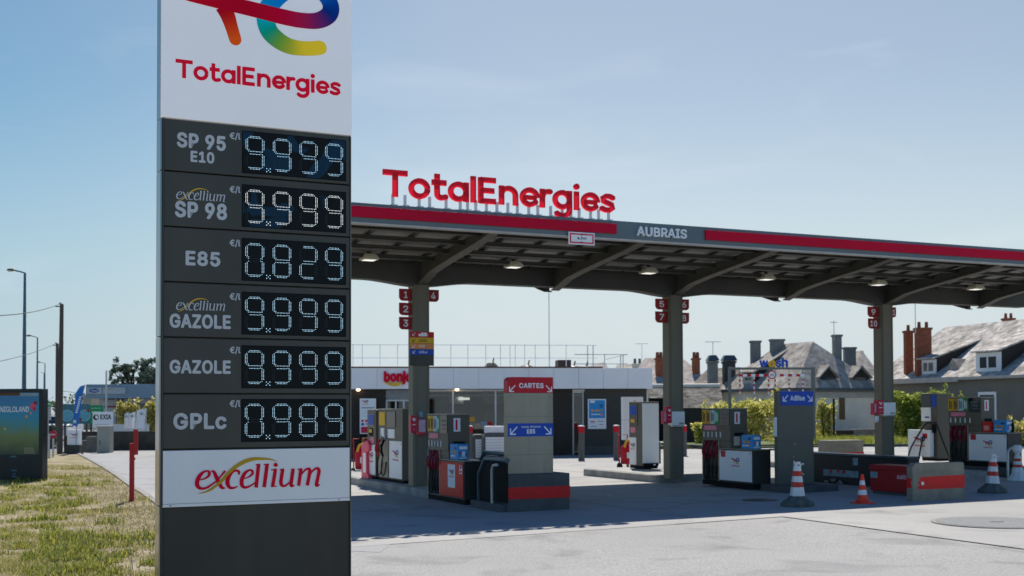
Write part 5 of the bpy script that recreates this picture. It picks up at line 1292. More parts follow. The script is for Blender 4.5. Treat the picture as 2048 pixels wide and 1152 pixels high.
# ------------------------------------------------------------------ houses
def slate(name,c1,c2,sc=1.0,moss=.5):
    m=bpy.data.materials.new(name); m.use_nodes=True; n=m.node_tree; N=n.nodes; K=n.links.new
    p=N['Principled BSDF']; p.inputs['Roughness'].default_value=1.0; p.inputs['Specular IOR Level'].default_value=.04
    v=N.new('ShaderNodeTexCoord').outputs['Object']
    mpn=N.new('ShaderNodeMapping'); mpn.inputs['Scale'].default_value=(1,1,.6); K(v,mpn.inputs['Vector'])
    a=N.new('ShaderNodeTexNoise'); a.inputs['Scale'].default_value=sc; a.inputs['Detail'].default_value=9; a.inputs['Roughness'].default_value=.7; K(mpn.outputs['Vector'],a.inputs['Vector'])
    r=N.new('ShaderNodeValToRGB'); e=r.color_ramp.elements; e[0].position=.40; e[0].color=(*c2,1); e[1].position=.60; e[1].color=(*c1,1); K(a.outputs['Fac'],r.inputs['Fac'])
    f=N.new('ShaderNodeTexVoronoi'); f.inputs['Scale'].default_value=4.5; K(v,f.inputs['Vector'])
    sp=N.new('ShaderNodeSeparateColor'); K(f.outputs['Color'],sp.inputs['Color'])
    q=N.new('ShaderNodeMapRange'); q.inputs['To Min'].default_value=.72; q.inputs['To Max'].default_value=1.22; K(sp.outputs['Red'],q.inputs['Value'])
    mm=N.new('ShaderNodeVectorMath'); mm.operation='SCALE'; K(r.outputs['Color'],mm.inputs[0]); K(q.outputs['Result'],mm.inputs['Scale']); K(mm.outputs['Vector'],p.inputs['Base Color'])
    w=N.new('ShaderNodeTexWave'); w.wave_type='BANDS'; w.bands_direction='Z'; w.inputs['Scale'].default_value=4.5; w.inputs['Distortion'].default_value=1.2; K(v,w.inputs['Vector'])
    bp=N.new('ShaderNodeBump'); bp.inputs['Strength'].default_value=.22; bp.inputs['Distance'].default_value=.02; K(w.outputs['Color'],bp.inputs['Height']); K(bp.outputs['Normal'],p.inputs['Normal'])
    MATS[name]=m; return m
M_slate=slate('grey slate',(.43,.385,.335),(.28,.255,.22),1.2); M_lich=slate('lichened slate',(.58,.53,.48),(.27,.25,.22),1.3); M_beige=slate('beige tile roof',(.46,.40,.36),(.36,.32,.285),.5); M_stone=slate('mossy stone tile',(.24,.225,.20),(.085,.08,.068),1.3)
M_brick=mat('orange brick stack',(.26,.085,.045),.85,var=.25,scale=6,bump=.3,bscale=12,dirt=.4,dscale=2,dcol=(.08,.04,.03))
M_rend=mat('cream render',(.80,.71,.58),.9,var=.1,scale=1,dirt=.3,dscale=.6,dcol=(.25,.23,.2)); M_rend2=mat('grey green render',(.17,.165,.145),.9,var=.1,scale=1,dirt=.3,dscale=.6,dcol=(.1,.1,.09))
M_stack=mat('grey rendered stack',(.20,.20,.19),.9,var=.15,scale=3,dirt=.4,dscale=2,dcol=(.08,.08,.08)); M_zinc=mat('zinc hood',(.10,.12,.13),.5,metal=.3)
def hit(px,py,p0,p1,p2):
    P0,P1,P2=Vector(p0),Vector(p1),Vector(p2); n=(P1-P0).cross(P2-P0); o=Vector((0,0,H_CAM)); d=Vector(ray(px,py)); t=(P0-o).dot(n)/d.dot(n); return o+d*t
class House:
    def __init__(s,name,label,o,ang):
        s.f=Face(ang=ang,o=o); s.r=thing(name,label,'house',(o[0],o[1],0),ang)
    def W(s,x,y,z): X,Y=s.f.wld(x,y); return (X,Y,z)
    def L(s,p): X,Y=p[0]-s.f.o[0],p[1]-s.f.o[1]; return (X*s.f.c+Y*s.f.s,-X*s.f.s+Y*s.f.c,p[2])
    def chimney(s,px0,px1,pt_,pb,plane,m,pots=2,d=.55,nm='chimney',cap=True):
        c=hit((px0+px1)/2,pb,*[s.W(*q) for q in plane]); Y=c.y
        x0=aty(px0,pt_,Y)[0]; x1=aty(px1,pt_,Y)[0]; zt=aty((px0+px1)/2,pt_,Y)[2]; d=min(d,.45)
        def blk(b,x0,x1,y0,y1,z0,z1): b.hexa([s.L(q) for q in ((x0,y0,z0),(x1,y0,z0),(x1,y1,z0),(x0,y1,z0),(x0,y0,z1),(x1,y0,z1),(x1,y1,z1),(x0,y1,z1))],m)
        b=MB(); blk(b,x0,x1,Y,Y+d,c.z-.5,zt-.12); e=.05 if cap else 0
        blk(b,x0-e,x1+e,Y-e,Y+d+e,zt-.1199,zt); o=b.build(nm,s.r,.01)
        for i in range(pots):
            q=s.L((x0+(x1-x0)*(i+.5)/pots,Y+d/2,0)); b=MB(); b.cyl(q[:2],.10,zt+.0005,zt+.32,M_brick if m is M_brick else M_zinc,10,.085); b.build('chimney_pot',o)
        return o
# house with hipped grey roof in the middle
N_=aty(1592,771.5,64.0)
hb=House('house','cream rendered house with a hipped grey slate roof behind the tall sign pillar',N_,A)
ze=N_[2]; wB=hb.f.pt(1752,773)[0]
best=min((abs(hb.f.pt(1626,683,dy)[0]-wB*.5),dy) for dy in [i*.05 for i in range(10,300)]); dyB=best[1]; xA,zA=hb.f.pt(1626,683,dyB)
yR=max(hb.f.side(1562,687,xA)[0],dyB+3); yEnd=yR+2.0
b=MB()
b.slab([(-.3,-.3,ze-.1),(wB+.3,-.3,ze-.1),(xA,dyB,zA)],.12,M_slate)
b.slab([(-.3,-.3,ze-.1),(xA,dyB,zA),(xA,yR,zA),(-.3,yEnd,ze-.1)],.12,M_slate)
b.slab([(wB+.3,-.3,ze-.1),(wB+.3,yEnd,ze-.1),(xA,yR,zA),(xA,dyB,zA)],.12,M_slate)
b.slab([(-.3,yEnd,ze-.1),(xA,yR,zA),(wB+.3,yEnd,ze-.1)],.12,M_slate)
rf=b.build('roof',hb.r)
b=MB(); b.box(-.34,wB+.34,-.42,-.30,ze-.26,ze-.12,M_zinc); b.box(-.42,-.30,-.29,yEnd,ze-.26,ze-.12,M_zinc); b.build('gutter',hb.r)
b=MB(); b.box(0,wB,0,yEnd-.4,-.3,ze-.24,M_rend); b.build('wall',hb.r)
b=MB(); b.box(-.05,wB+.05,-.08,-.001,ze-.62,ze-.30,M_trim); b.build('cornice',hb.r)
fr=[(0,0,ze),(wB,0,ze),(xA,dyB,zA)]; lf=[(0,0,ze),(xA,dyB,zA),(xA,yR,zA)]
hb.chimney(1668,1683.5,669,708,fr,M_stack,0); hb.chimney(1690,1712,694,716,[(0,2.2,ze+.6),(wB,2.2,ze+.6),(xA,dyB+2.2,zA+.6)],M_zinc,0,d=.5)
hb.chimney(1503,1521.5,681,724,lf,M_stack,0,d=.9); hb.chimney(1542.5,1568.5,678,703,lf,M_stack,0,d=.9)
def gable_dormer(h,px0,px1,pk,pm,pb,plane):
    c=h.L(hit((px0+px1)/2,pb,*[h.W(*q) for q in plane])); y0=c[1]; x0=h.f.pt(px0,pm,y0)[0]; x1=h.f.pt(px1,pm,y0)[0]; zp=h.f.pt((px0+px1)/2,pk,y0)[1]; zm=h.f.pt(px0,pm,y0)[1]; xm=(x0+x1)/2; zb=c[2]
    b=MB(); b.prism_xz([(x0+.15,zb-.3),(x1-.15,zb-.3),(x1-.15,zm),(xm,zp-.12),(x0+.15,zm)],y0,y0+2.2,M_wallb); o=b.build('dormer',h.r)
    b=MB(); b.slab([(x0-.05,y0-.15,zm-.05),(xm,y0-.15,zp),(xm,y0+3.2,zp),(x0-.05,y0+2.4,zm-.05)],.07,M_slate); b.slab([(xm,y0-.15,zp),(x1+.05,y0-.15,zm-.05),(x1+.05,y0+2.4,zm-.05),(xm,y0+3.2,zp)],.07,M_slate); b.build('dormer_roof',o)
    b=MB(); b.box(x0+.25,x1-.25,y0-.03,y0-.001,zb-.2,zm-.05,M_glass); b.build('window',o)
gable_dormer(hb,1636,1675,729.5,752,768,fr); gable_dormer(hb,1701,1741,730.5,753,768,fr)
# shed dormer on the left slope
c=hb.L(hit(1497,771,*[hb.W(*q) for q in lf])); ca=hb.L(hit(1597,697,*[hb.W(*q) for q in lf]))
fl=Face(ang=AV,o=hb.W(0,0,0)); 
xq=c[0]; y1_,z1_=hb.f.side(1511,744,xq); y0_,_=hb.f.side(1485,745,xq)
b=MB(); ya,yb=min(y0_,y1_),max(y0_,y1_)
b.prism_xz([(xq,c[2]-.2),(ca[0],ca[2]-.35),(ca[0],ca[2]),(xq,z1_)],ya,yb,M_wallb); dm=b.build('dormer',hb.r)
b=MB(); b.slab([(xq-.2,ya-.12,z1_+.02),(ca[0]+.1,ya-.12,ca[2]+.06),(ca[0]+.1,yb+.12,ca[2]+.06),(xq-.2,yb+.12,z1_+.02)],.07,M_slate); b.build('dormer_roof',dm)
b=MB(); b.box(xq-.05,xq-.001,ya+.1,yb-.1,c[2]+.1,z1_-.1,M_trim); b.box(xq-.09,xq-.0505,ya+.35,yb-.35,c[2]+.3,z1_-.3,M_glass); b.build('window',dm)
a_=hb.f.pt(1678,790); c_=hb.f.pt(1689,839); b=MB(); b.box(a_[0],c_[0],-.05,-.001,c_[1],a_[1],mat('brown shutter',(.17,.105,.04),.7)); b.build('window',hb.r)
# right-hand house with lichened slates
e1=Vector(ray(1738,757.5)); e2=Vector(ray(2048,744.5)); zc_=3.45
E1=Vector((0,0,H_CAM))+e1*((zc_-H_CAM)/e1.z); E2=Vector((0,0,H_CAM))+e2*((zc_-H_CAM)/e2.z)
angC=math.atan2(E2.y-E1.y,E2.x-E1.x)
hc=House('house','long house with pale lichened slates and two dormers at the right edge',tuple(E1),angC)
LC=(E2-E1).length; dC=4.6; xr0,zr0_=hc.f.pt(1890,655,dC); xr1,zr1_=hc.f.pt(2046,638,dC); zR_=(zr0_+zr1_)/2; XE=LC+7
b=MB(); b.slab([(-.0,-.25,zc_-.12),(XE,-.25,zc_-.12),(XE,dC,zR_),(xr0,dC,zR_)],.14,M_lich); b.slab([(0,2*dC,zc_-.12),(xr0,dC,zR_),(XE,dC,zR_),(XE,2*dC,zc_-.12)],.14,M_lich); b.slab([(0,-.25,zc_-.12),(xr0,dC,zR_),(0,2*dC,zc_-.12)],.14,M_lich); rfc=b.build('roof',hc.r)
xst=hc.f.pt(1925,752)[0]
b=MB(); b.box(-.1,xst,-.38,-.26,zc_-.36,zc_-.10,M_trim); b.box(xst+.01,XE,-.38,-.26,zc_-.26,zc_-.12,M_trim); b.build('gutter',hc.r)
b=MB(); b.box(.3,XE,0,2*dC-.3,-.3,zc_-.2,M_rend2); b.build('wall',hc.r)
pc=[(0,0,zc_),(XE,0,zc_),(xr1,dC,zR_)]
def shed(px0,px1,ptop,pbot,ax,ay,hood):
    c=hc.L(hit((px0+px1)/2,pbot,*[hc.W(*q) for q in pc])); y0=c[1]; x0,zt=hc.f.pt(px0,ptop,y0); x1,_=hc.f.pt(px1,ptop,y0); ap=hc.L(hit(ax,ay,*[hc.W(*q) for q in pc]))
    b=MB(); b.prism_yz([(y0,c[2]-.15),(ap[1],ap[2]-.2),(ap[1],ap[2]),(y0,zt)],x0,x1,M_wallb); o=b.build('dormer',hc.r)
    b=MB(); b.slab([(x0-.12,y0-.3,zt+.0),(x1+.12,y0-.3,zt+.0),(x1+.12,ap[1]+.15,ap[2]+.1),(x0-.12,ap[1]+.15,ap[2]+.1)],.08,hood); b.build('dormer_roof',o)
    b=MB(); w=x1-x0; h=zt-c[2]; b.box(x0+.002,x1-.002,y0-.06,y0-.001,c[2]-.05,zt-.09,M_paper); b.box(x0+w*.18,x1-w*.18,y0-.08,y0-.0605,c[2]+h*.18,zt-h*.3,M_glass); b.box(x0+w*.47,x0+w*.53,y0-.1,y0-.0805,c[2]+h*.18,zt-h*.3,M_paper); b.build('window',o)
shed(1844,1873,717,748,1941,682,M_lich); shed(1953,2003,703,743,2075,655,M_lich)
hc.chimney(1811.5,1826.5,661,748,pc,M_brick,1,d=.7); hc.chimney(1833.5,1863,655,747,pc,M_brick,2,d=.9); hc.chimney(2009,2030,636,664,[(0,dC-1.2,zR_),(5,dC-1.2,zR_),(5,dC,zR_+.01)],M_brick,2,d=.8)
b=MB(); q=hc.L(hit(1908,738,*[hc.W(*k) for k in pc])); b.prism_xz([(q[0]-.6,q[2]-.1),(q[0]+.6,q[2]-.1),(q[0],q[2]+.55)],q[1]-.1,q[1]+.8,M_slate); b.build('dormer',hc.r)
a_=hc.f.pt(1958,784); c_=hc.f.pt(1994,840); b=MB(); b.box(a_[0],c_[0],-.06,-.001,c_[1],a_[1],M_paper); b.box(a_[0]+.14,c_[0]-.14,-.08,-.0605,c_[1],a_[1]-.16,M_glass); b.build('window',hc.r)
# beige roof behind the shop, and roofs beside it
def px_house(name,label,Y,roofs,wallpoly,mroof,mwall,thick=.15):
    o=aty((wallpoly[0][0]),860,Y); r=thing(name,label,'house',(o[0],o[1],0)); b=MB()
    for poly in roofs: b.slab([tuple(Vector(aty(px,py,yy))-Vector((o[0],o[1],0))) for px,py,yy in poly],thick,mroof)
    b.build('roof',r)
    b=MB(); x0,_,z1=aty(wallpoly[0][0],wallpoly[0][1],Y); x1=aty(wallpoly[1][0],wallpoly[0][1],Y)[0]
    b.box(x0-o[0],x1-o[0],.3,wallpoly[2],-.3,z1-.05,mwall); b.build('wall',r); return r,o
def stack(r,o,px0,px1,pt_,pb,Y,m,pots,d=.7,cap=True):
    x0,_,zt=aty(px0,pt_,Y); x1=aty(px1,pt_,Y)[0]; zb=aty(px0,pb,Y)[2]
    b=MB(); b.box(x0-o[0],x1-o[0],Y-o[1],Y-o[1]+d,zb-1.2,zt-.12,m); b.box(x0-o[0]-.06,x1-o[0]+.06,Y-o[1]-.06,Y-o[1]+d+.06,zt-.1198,zt,m); k=b.build('chimney',r,.01)
    for i in range(pots):
        b=MB(); b.cyl((x0-o[0]+(x1-x0)*(i+.5)/pots,Y-o[1]+d/2),.12,zt+.0005,zt+.4,m if m is M_brick else M_zinc,10,.1); b.build('chimney_pot',k)
r,o=px_house('house','house with a plain beige tiled roof and two brick chimneys right of the shop',78,[[(1268,778,78),(1432,778,78),(1361,713,83),(1300,716,84)],[(1300,716,84),(1268,778,78),(1250,776,92),(1290,716,90)],[(1361,713,83),(1432,778,78),(1440,776,92),(1361,713,90)],[(1300,716,84),(1361,713,83),(1361,713,90),(1290,716,90)]],((1275,779),(1425,779),12),M_beige,M_rend)
stack(r,o,1312.5,1326.5,716,752,79.8,M_brick,2); stack(r,o,1386.5,1400,716,745,80.2,M_brick,2); 
r,o=px_house('house','distant dark roof whose squat pale chimney shows above the right end of the shop',96,[[(1226,741,96),(1300,741,96),(1290,728,101),(1236,728,101)],[(1236,728,101),(1290,728,101),(1300,741,106),(1226,741,106)]],((1230,742),(1296,742),9),M_slate,M_rend)
stack(r,o,1266,1285,727,738,97,M_rend,2)
r,o=px_house('house','low barn with mossy stone tiles and two grey stacks beside the middle post',61,[[(1296,817,61),(1450,817,61),(1440,773,64.5),(1296,774,64.5)],[(1296,774,64.5),(1440,773,64.5),(1450,817,68),(1296,817,68)]],((1298,818),(1448,818),6.5),M_stone,M_wallc)
b=MB(); p,q=aty(1296,772.5,64.5),aty(1440,771.8,64.5); b.tube([(p[0]-o[0],p[1]-o[1],p[2]),(q[0]-o[0],q[1]-o[1],q[2])],.13,M_rend,8); b.build('ridge_cap',r)
r,o=px_house('house','brown grey lower roof with two dark capped stacks left of the gantry',70,[[(1374,779,70),(1486,779,70),(1480,734,75),(1416,737,75)],[(1416,737,75),(1480,734,75),(1486,779,81),(1374,779,81)]],((1380,780),(1486,780),10),slate('brown grey tile',(.25,.225,.19),(.15,.135,.115),.8),M_rend)
stack(r,o,1418,1436,722,769,69,M_stack,0); stack(r,o,1449,1471,722,757,70.5,mat('sooty stack',(.06,.065,.065),.9,var=.2),0,.8)
b=MB()
for px0,px1,pt_,Y in ((1417,1437,720,69),(1447,1473,720,70.5)):
    x0,_,z=aty(px0,pt_,Y); x1=aty(px1,pt_,Y)[0]; b.hexa([(x0-o[0]-.05,Y-o[1]-.1,z-.02),(x1-o[0]+.05,Y-o[1]-.1,z-.02),(x1-o[0]+.05,Y-o[1]+.9,z-.02),(x0-o[0]-.05,Y-o[1]+.9,z-.02),(x0-o[0]+.1,Y-o[1]+.1,z+.28),(x1-o[0]-.1,Y-o[1]+.1,z+.28),(x1-o[0]-.1,Y-o[1]+.7,z+.28),(x0-o[0]+.1,Y-o[1]+.7,z+.28)],M_zinc)
b.build('chimney_hood',r)
# roof behind the hipped house, right
r,o=px_house('house','grey hipped roof end peeping out left of the third post',82,[[(1690,775,82),(1770,775,82),(1724,701,86)],[(1690,775,82),(1724,701,86),(1700,703,96),(1660,775,96)],[(1770,775,82),(1780,775,96),(1724,701,86)]],((1695,776),(1765,776),10),M_slate,M_rend)
# aerials
def aerial(px,pb,pt_,Y,lab,arms):
    X,_,zb=aty(px,pb,Y); zt=aty(px,pt_,Y)[2]; t=thing('roof_aerial',lab,'aerial',(X,Y,zb-.3))
    h=zt-zb+.3; b=MB(); b.tube([(0,0,0),(0,0,h)],.02,M_galv,5); b.build('mast',t)
    b=MB()
    for z,w in arms: b.tube([(-w,0,h-z),(w,0,h-z)],.015,M_galv,5)
    if arms: b.build('arms',t)
aerial(1426,722,683,69.5,'thin T-shaped television aerial above the grey capped stack',[(.02,.45)])
aerial(1668,669,641,66,'thin aerial on the chimney of the hipped house',[(.1,.2)])
aerial(1831,655,600,60,'tall thin mast between the two brick chimneys',[])
aerial(1284,728,687,97,'thin aerial above the right end of the shop roof',[(.02,.5)])
# fence, low walls, green strip
f=Face(1296,886,math.radians(6),Y=57); 
t=thing('fence','dark board fence below the mossy barn roof','fence',(f.o[0],f.o[1],f.g),f.ang); w_=f.pt(1412,880)[0]; h_=f.pt(1340,816)[1]-f.g
b=MB(); x=.85
while x<w_: b.box(x,min(x+.14,w_),0,.04,0,h_,mat('dark fence board',(.022,.025,.022),.7,var=.2)); x+=.15
b.build('boards',t); 
b=MB(); 
for i in range(16): b.box(.06,.72,-.2,-.15,.15+i*.125,.23+i*.125,M_black)
b.box(0,.05,-.22,-.12,0,f.pt(1296,795)[1]-f.g,M_blk); b.box(.73,.78,-.22,-.12,0,f.pt(1296,795)[1]-f.g,M_blk); b.box(.05,.73,-.14,-.13,.1,f.pt(1296,797)[1]-f.g,M_black); b.build('louvre_gate',t)
f=Face(1640,881,math.radians(8),Y=61); t=thing('stone_wall','low grey rubble stone wall along the green strip','wall',(f.o[0],f.o[1],f.g),f.ang); w_=f.pt(1830,880)[0]; xs_=f.pt(1708,880)[0]; h_=f.pt(1750,858)[1]-f.g
M_rub2=mat('rubble stone',(.20,.19,.165),.95,var=.45,scale=9,bump=.8,bscale=6)
b=MB(); b.box(xs_,w_,0,.4,-.2,h_,M_rub2); b.build('stones',t,.03); b=MB(); b.box(0,xs_-.02,.1,.3,-.2,h_*.9,M_wallb); b.build('dark_end',t,.02)
gs=[atg(*p)[:2] for p in ((1640,893.5),(1850,893.5))]
b=MB(); q=[(gs[0][0]-10,gs[0][1]-1),(gs[1][0]+14,gs[1][1]+1),(gs[1][0]+14.5,gs[1][1]+7),(gs[0][0]-11,gs[0][1]+5)]
b.add([(x,y,GZ(x,y)+.06) for x,y in q],[(0,1,2,3)],mat('rough lawn soil',(.10,.13,.03),.95,var=.3,scale=3)); struct(b.build('lawn'))
b=MB(); kerbline(b,[(gs[0][0]-10.2,gs[0][1]-1.2),gs[0],gs[1],(gs[1][0]+14,gs[1][1]+.8)],.2,.12,M_concd); struct(b.build('kerb'))
b=MB(); kerbline(b,[atg(*p)[:2] for p in ((1322,893),(1380,897),(1412,899))],.25,.16,M_concd); struct(b.build('kerb'))
X,Y,Z=atg(1672,880); t=thing('trestle','small red metal trestle on the green strip','trestle',(X,Y+3,Z)); b=MB()
s_=Y/2450
for x in (-6*s_,6*s_): b.tube([(x,0,0),(x,0,.42)],.03,M_red,6)
b.tube([(-9*s_,0,.42),(8*s_,0,.42)],.035,M_red,6); b.build('frame',t)
X,Y,Z=aty(1668,862,58); t=thing('fence_post','thin black post beside the small yellow-green tree','post',(X,Y,GZ(X,Y))); b=MB(); b.cyl((0,0),.05,0,2.0,M_blk,8); b.build('post',t)

# ------------------------------------------------------------------ plants
M_hedge=leafmat('yellow green leaf',(.22,.24,.03),(.80,.74,.30),(.56,.53,.12),tl=.6); M_green1=leafmat('fresh green leaf',(.09,.14,.02),(.48,.50,.12),(.27,.32,.05),tl=.55); M_blossom=leafmat('yellow blossom leaf',(.20,.19,.03),(.75,.65,.28),(.5,.44,.13),tl=.55); M_darkl=leafmat('dark leaf',(.05,.075,.06),(.13,.17,.11),(.08,.12,.08),tl=.3); M_bark=mat('bark',(.06,.05,.04),.9,var=.2,bump=.5,bscale=8)
def leaves(b,blobs,n,size,m,seed=1,hollow=.5):
    R=random.Random(seed); tot=sum(q[3]*q[4]*q[5] for q in blobs); ph=[(R.random()*9,R.random()*9,R.random()*9) for q in blobs]
    for (cx,cy,cz,rx,ry,rz),f in zip(blobs,ph):
        for i in range(max(4,int(n*rx*ry*rz/tot))):
            while True:
                x,y,z=R.uniform(-1,1),R.uniform(-1,1),R.uniform(-1,1); l=x*x+y*y+z*z
                if 1e-4<l<1: break
            l=math.sqrt(l); k=(hollow+(1-hollow)*R.random()**.6)/l
            k*=1+.16*math.sin(5*x+f[0])*math.sin(5*y+f[1])+.12*math.sin(9*z+f[2])
            px,py,pz=cx+x*k*rx,cy+y*k*ry,cz+z*k*rz
            a=Vector((R.gauss(0,1),R.gauss(0,1),R.gauss(0,1))).normalized(); c=a.cross(Vector((R.gauss(0,1),R.gauss(0,1),R.gauss(0,1)))).normalized(); s=size*R.uniform(.6,1.4)
            p=Vector((px,py,pz)); b.add([p-a*s,p+c*s*.45,p+a*s,p-c*s*.45],[(0,1,2,3)],m)
def shrub(name,lab,cat,px0,px1,pt_,pb,Y,n,size,m,seed,spiky=0,depth=None,group=None):
    """a bush filling the px box at distance Y: several uneven clumps, stems and stray shoots"""
    R=random.Random(seed); x0,_,zt=aty(px0,pt_,Y); x1=aty(px1,pt_,Y)[0]; w=x1-x0; gx=(x0+x1)/2; g=GZ(gx,Y)-.05; h=zt-g
    t=thing(name,lab,cat,(gx,Y,g),0,group); bl=[]; k=max(3,int(w/1.1)); d=depth or min(w,2.2)/2
    for i in range(k):
        u=(i+.5)/k-.5; r=w/k*R.uniform(.65,.9)
        bl.append((u*w*.86,R.uniform(-.3,.3)*d,h*R.uniform(.36,.48),r,d*.8,h*R.uniform(.40,.50)))
        bl.append((u*w*.8+R.uniform(-.2,.2),R.uniform(-.4,.4)*d,h*R.uniform(.66,.78),r*.7,d*.6,h*R.uniform(.17,.24)))
    b=MB(); leaves(b,bl,n,size,m,seed,.8)
    for i in range(spiky):
        x=R.uniform(-.5,.5)*w*.95; hh=h*R.uniform(.82,1.12); q=R.uniform(-.3,.3)
        leaves(b,[(x+q*j*.18,R.uniform(-.2,.2),hh*.72+hh*.30*j/6,.07+.03*(6-j),.09,.12) for j in range(6)],42,size*.8,m,seed+i)
    b.build('foliage',t); b=MB()
    for i in range(5): x=R.uniform(-.3,.3)*w; b.tube([(x*.4,0,-.05),(x*.8,R.uniform(-.3,.3),h*.35),(x,R.uniform(-.3,.3),h*.7)],[.05,.02],M_bark,5)
    b.build('stems',t); return t
shrub('hedge','long yellow-green hedge behind the gantry, left of the blue-topped pillar','hedge',1398,1575,796,884,60,6000,.095,M_hedge,3,spiky=14)
shrub('shrub','tall thin yellow-green shoot standing above the hedge at the blue-topped pillar','shrub',1546,1562,770,870,61,700,.085,M_hedge,31,spiky=3)
shrub('shrub','loose yellow-green young tree right of the tall sign pillar','shrub',1634,1668,800,882,58.5,1500,.085,M_hedge,5,spiky=4)
shrub('shrub','small yellow-green bush in front of the dark board fence','shrub',1390,1413,838,886,55,700,.085,M_hedge,7,spiky=2)
shrub('shrub','green bushy tree in front of the grey house wall behind the right pumps','shrub',1770,1900,777,868,57,7500,.10,M_green1,9,spiky=8)
shrub('shrub','long green sprays of a bush against the grey wall above the right-hand pump','shrub',1880,1932,788,850,55,1500,.09,M_green1,13,spiky=5)
shrub('shrub','bright yellow bush at the right edge behind the pump','shrub',2005,2075,838,890,48,2400,.075,M_blossom,11,spiky=6)
def tree(name,lab,px,pb,pt_,w_px,Y,n,size,m,seed,trunk_r=.22,open_=True):
    R=random.Random(seed); X=aty(px,pb,Y)[0]; g=GZ(X,Y)-.1; zt=aty(px,pt_,Y)[2]; h=zt-g; w=w_px*Y/F_PX
    t=thing(name,lab,'tree',(X,Y,g)); b=MB(); tips=[]
    fork=h*.42; b.tube([(0,0,0),(.1,0,fork*.5),(0,.05,fork)],[trunk_r,trunk_r*.7],M_bark,8)
    for i in range(22):
        a=i*2*math.pi/22+R.uniform(-.3,.3); rr=w*.5*R.uniform(.45,.98); zz=fork+(h-fork)*R.uniform(.30,.96)*(1.12-.45*rr/(w*.5))
        p=(rr*math.cos(a),rr*math.sin(a)*.8,zz); q=(p[0]*.45,p[1]*.45,fork+(zz-fork)*.55); b.tube([(0,.05,fork*.95),q,p],[trunk_r*.5,.03],M_bark,6,3); tips.append((p,rr))
        for j in range(3):
            e=(p[0]+R.uniform(-.18,.18)*w,p[1]+R.uniform(-.18,.18)*w,p[2]+R.uniform(-.10,.12)*h); b.tube([q,((q[0]+e[0])/2,(q[1]+e[1])/2,(q[2]+e[2])/2+.2),e],[.06,.015],M_bark,5); tips.append((e,rr))
    b.build('trunk',t); b=MB()
    bl=[(p[0],p[1],min(p[2],h*.95),w*R.uniform(.045,.085),w*R.uniform(.045,.08),h*R.uniform(.022,.042)) for p,_ in tips]
    leaves(b,bl,n,size,m,seed,.2); b.build('crown',t); return t
tree('tree','large open-branched dark tree above the blue grey showroom roof',268,812,712,100,112,4200,.13,M_darkl,21)
tree('tree','second dark tree partly hidden by the left edge of the totem',333,812,706,90,105,3600,.13,M_darkl,23)
# distant tree line
b=MB(); R=random.Random(8)
bl=[]
for i in range(70):
    x=-150+i*3.2+R.uniform(-1,1); bl.append((x,215+R.uniform(-8,8),2.2+R.uniform(-.3,1.4),2.6,2.5,R.uniform(1.6,2.8)))
leaves(b,bl,9000,.42,leafmat('far tree leaf',(.06,.08,.035),(.16,.18,.08),(.10,.12,.05)),4,.3); o=b.build('far_treeline'); o['kind']='stuff'; o['label']='low far-off band of trees along the horizon at the left'

# grass on the verge
M_gr1=leafmat('verge grass blade',(.22,.22,.045),(.60,.52,.26),(.44,.40,.14),rough=.6,tl=.4); M_straw=leafmat('dry straw blade',(.26,.22,.11),(.62,.52,.32),(.44,.37,.20),rough=.7,tl=.3); M_weed=leafmat('weed leaf',(.10,.14,.02),(.52,.47,.11),(.28,.30,.05),rough=.5,tl=.4)
import mathutils.noise as mn
def blades(name,lab,n,hmin,hmax,wd,m,thr,seed,region,far=1.0,lean=.5,freq=.55):
    R=random.Random(seed); vs=[];fs=[]; k=0; tries=0
    while k<n and tries<n*40:
        tries+=1
        # pick by picture area so that near ground gets its share: sample distance with density ~ 1/Y
        Y=region[0]*math.exp(R.random()*math.log(region[1]/region[0])); X=R.uniform(-.46,.05)*Y
        if not IN_V(X,Y): continue
        v=mn.noise(Vector((X*freq,Y*freq,seed)))+.5*mn.noise(Vector((X*freq*2.7,Y*freq*2.7,seed+3)))
        path=math.exp(-((X+.35*Y-1.0+.02*(Y-24)**2*.05)/1.0)**2)
        near=.45 if (name=='grass' and m is M_weed and Y<18 and X>-.385*Y) else 0
        if v<thr+R.uniform(-.22,.22)+path*.35-near: continue
        s=1.0 if Y<20 else far
        h=R.uniform(hmin,hmax)*(1+.6*max(0,v)); a=R.uniform(0,6.283); l=R.uniform(.1,lean)*h; g=GZ(X,Y)+.04; w=wd*R.uniform(.7,1.4)*s
        dx,dy=math.cos(a),math.sin(a); i=len(vs)
        vs+=[(X-dy*w,Y+dx*w,g),(X+dy*w,Y-dx*w,g),(X+dx*l*.4+dy*w*.7,Y+dy*l*.4-dx*w*.7,g+h*.6),(X+dx*l*.4-dy*w*.7,Y+dy*l*.4+dx*w*.7,g+h*.6),(X+dx*l,Y+dy*l,g+h)]
        fs+=[(i,i+1,i+2,i+3),(i+3,i+2,i+4)]; k+=1
    me=bpy.data.meshes.new(name); me.from_pydata(vs,[],fs); me.materials.append(m); o=bpy.data.objects.new(name,me); COL.objects.link(o); o['kind']='stuff'; o['label']=lab; return o
blades('grass','short mixed dry and green grass over the roadside verge',42000,.025,.07,.006,M_gr1,.12,1,(11,40),1.5,freq=.9)
blades('grass','bleached straw lying over the roadside verge',45000,.015,.05,.006,M_straw,-.6,2,(11,40),1.6,lean=1.6)
blades('grass','taller green weed clumps on the roadside verge',30000,.03,.11,.009,M_weed,.36,5,(11,34),1.3,lean=.9,freq=1.5)
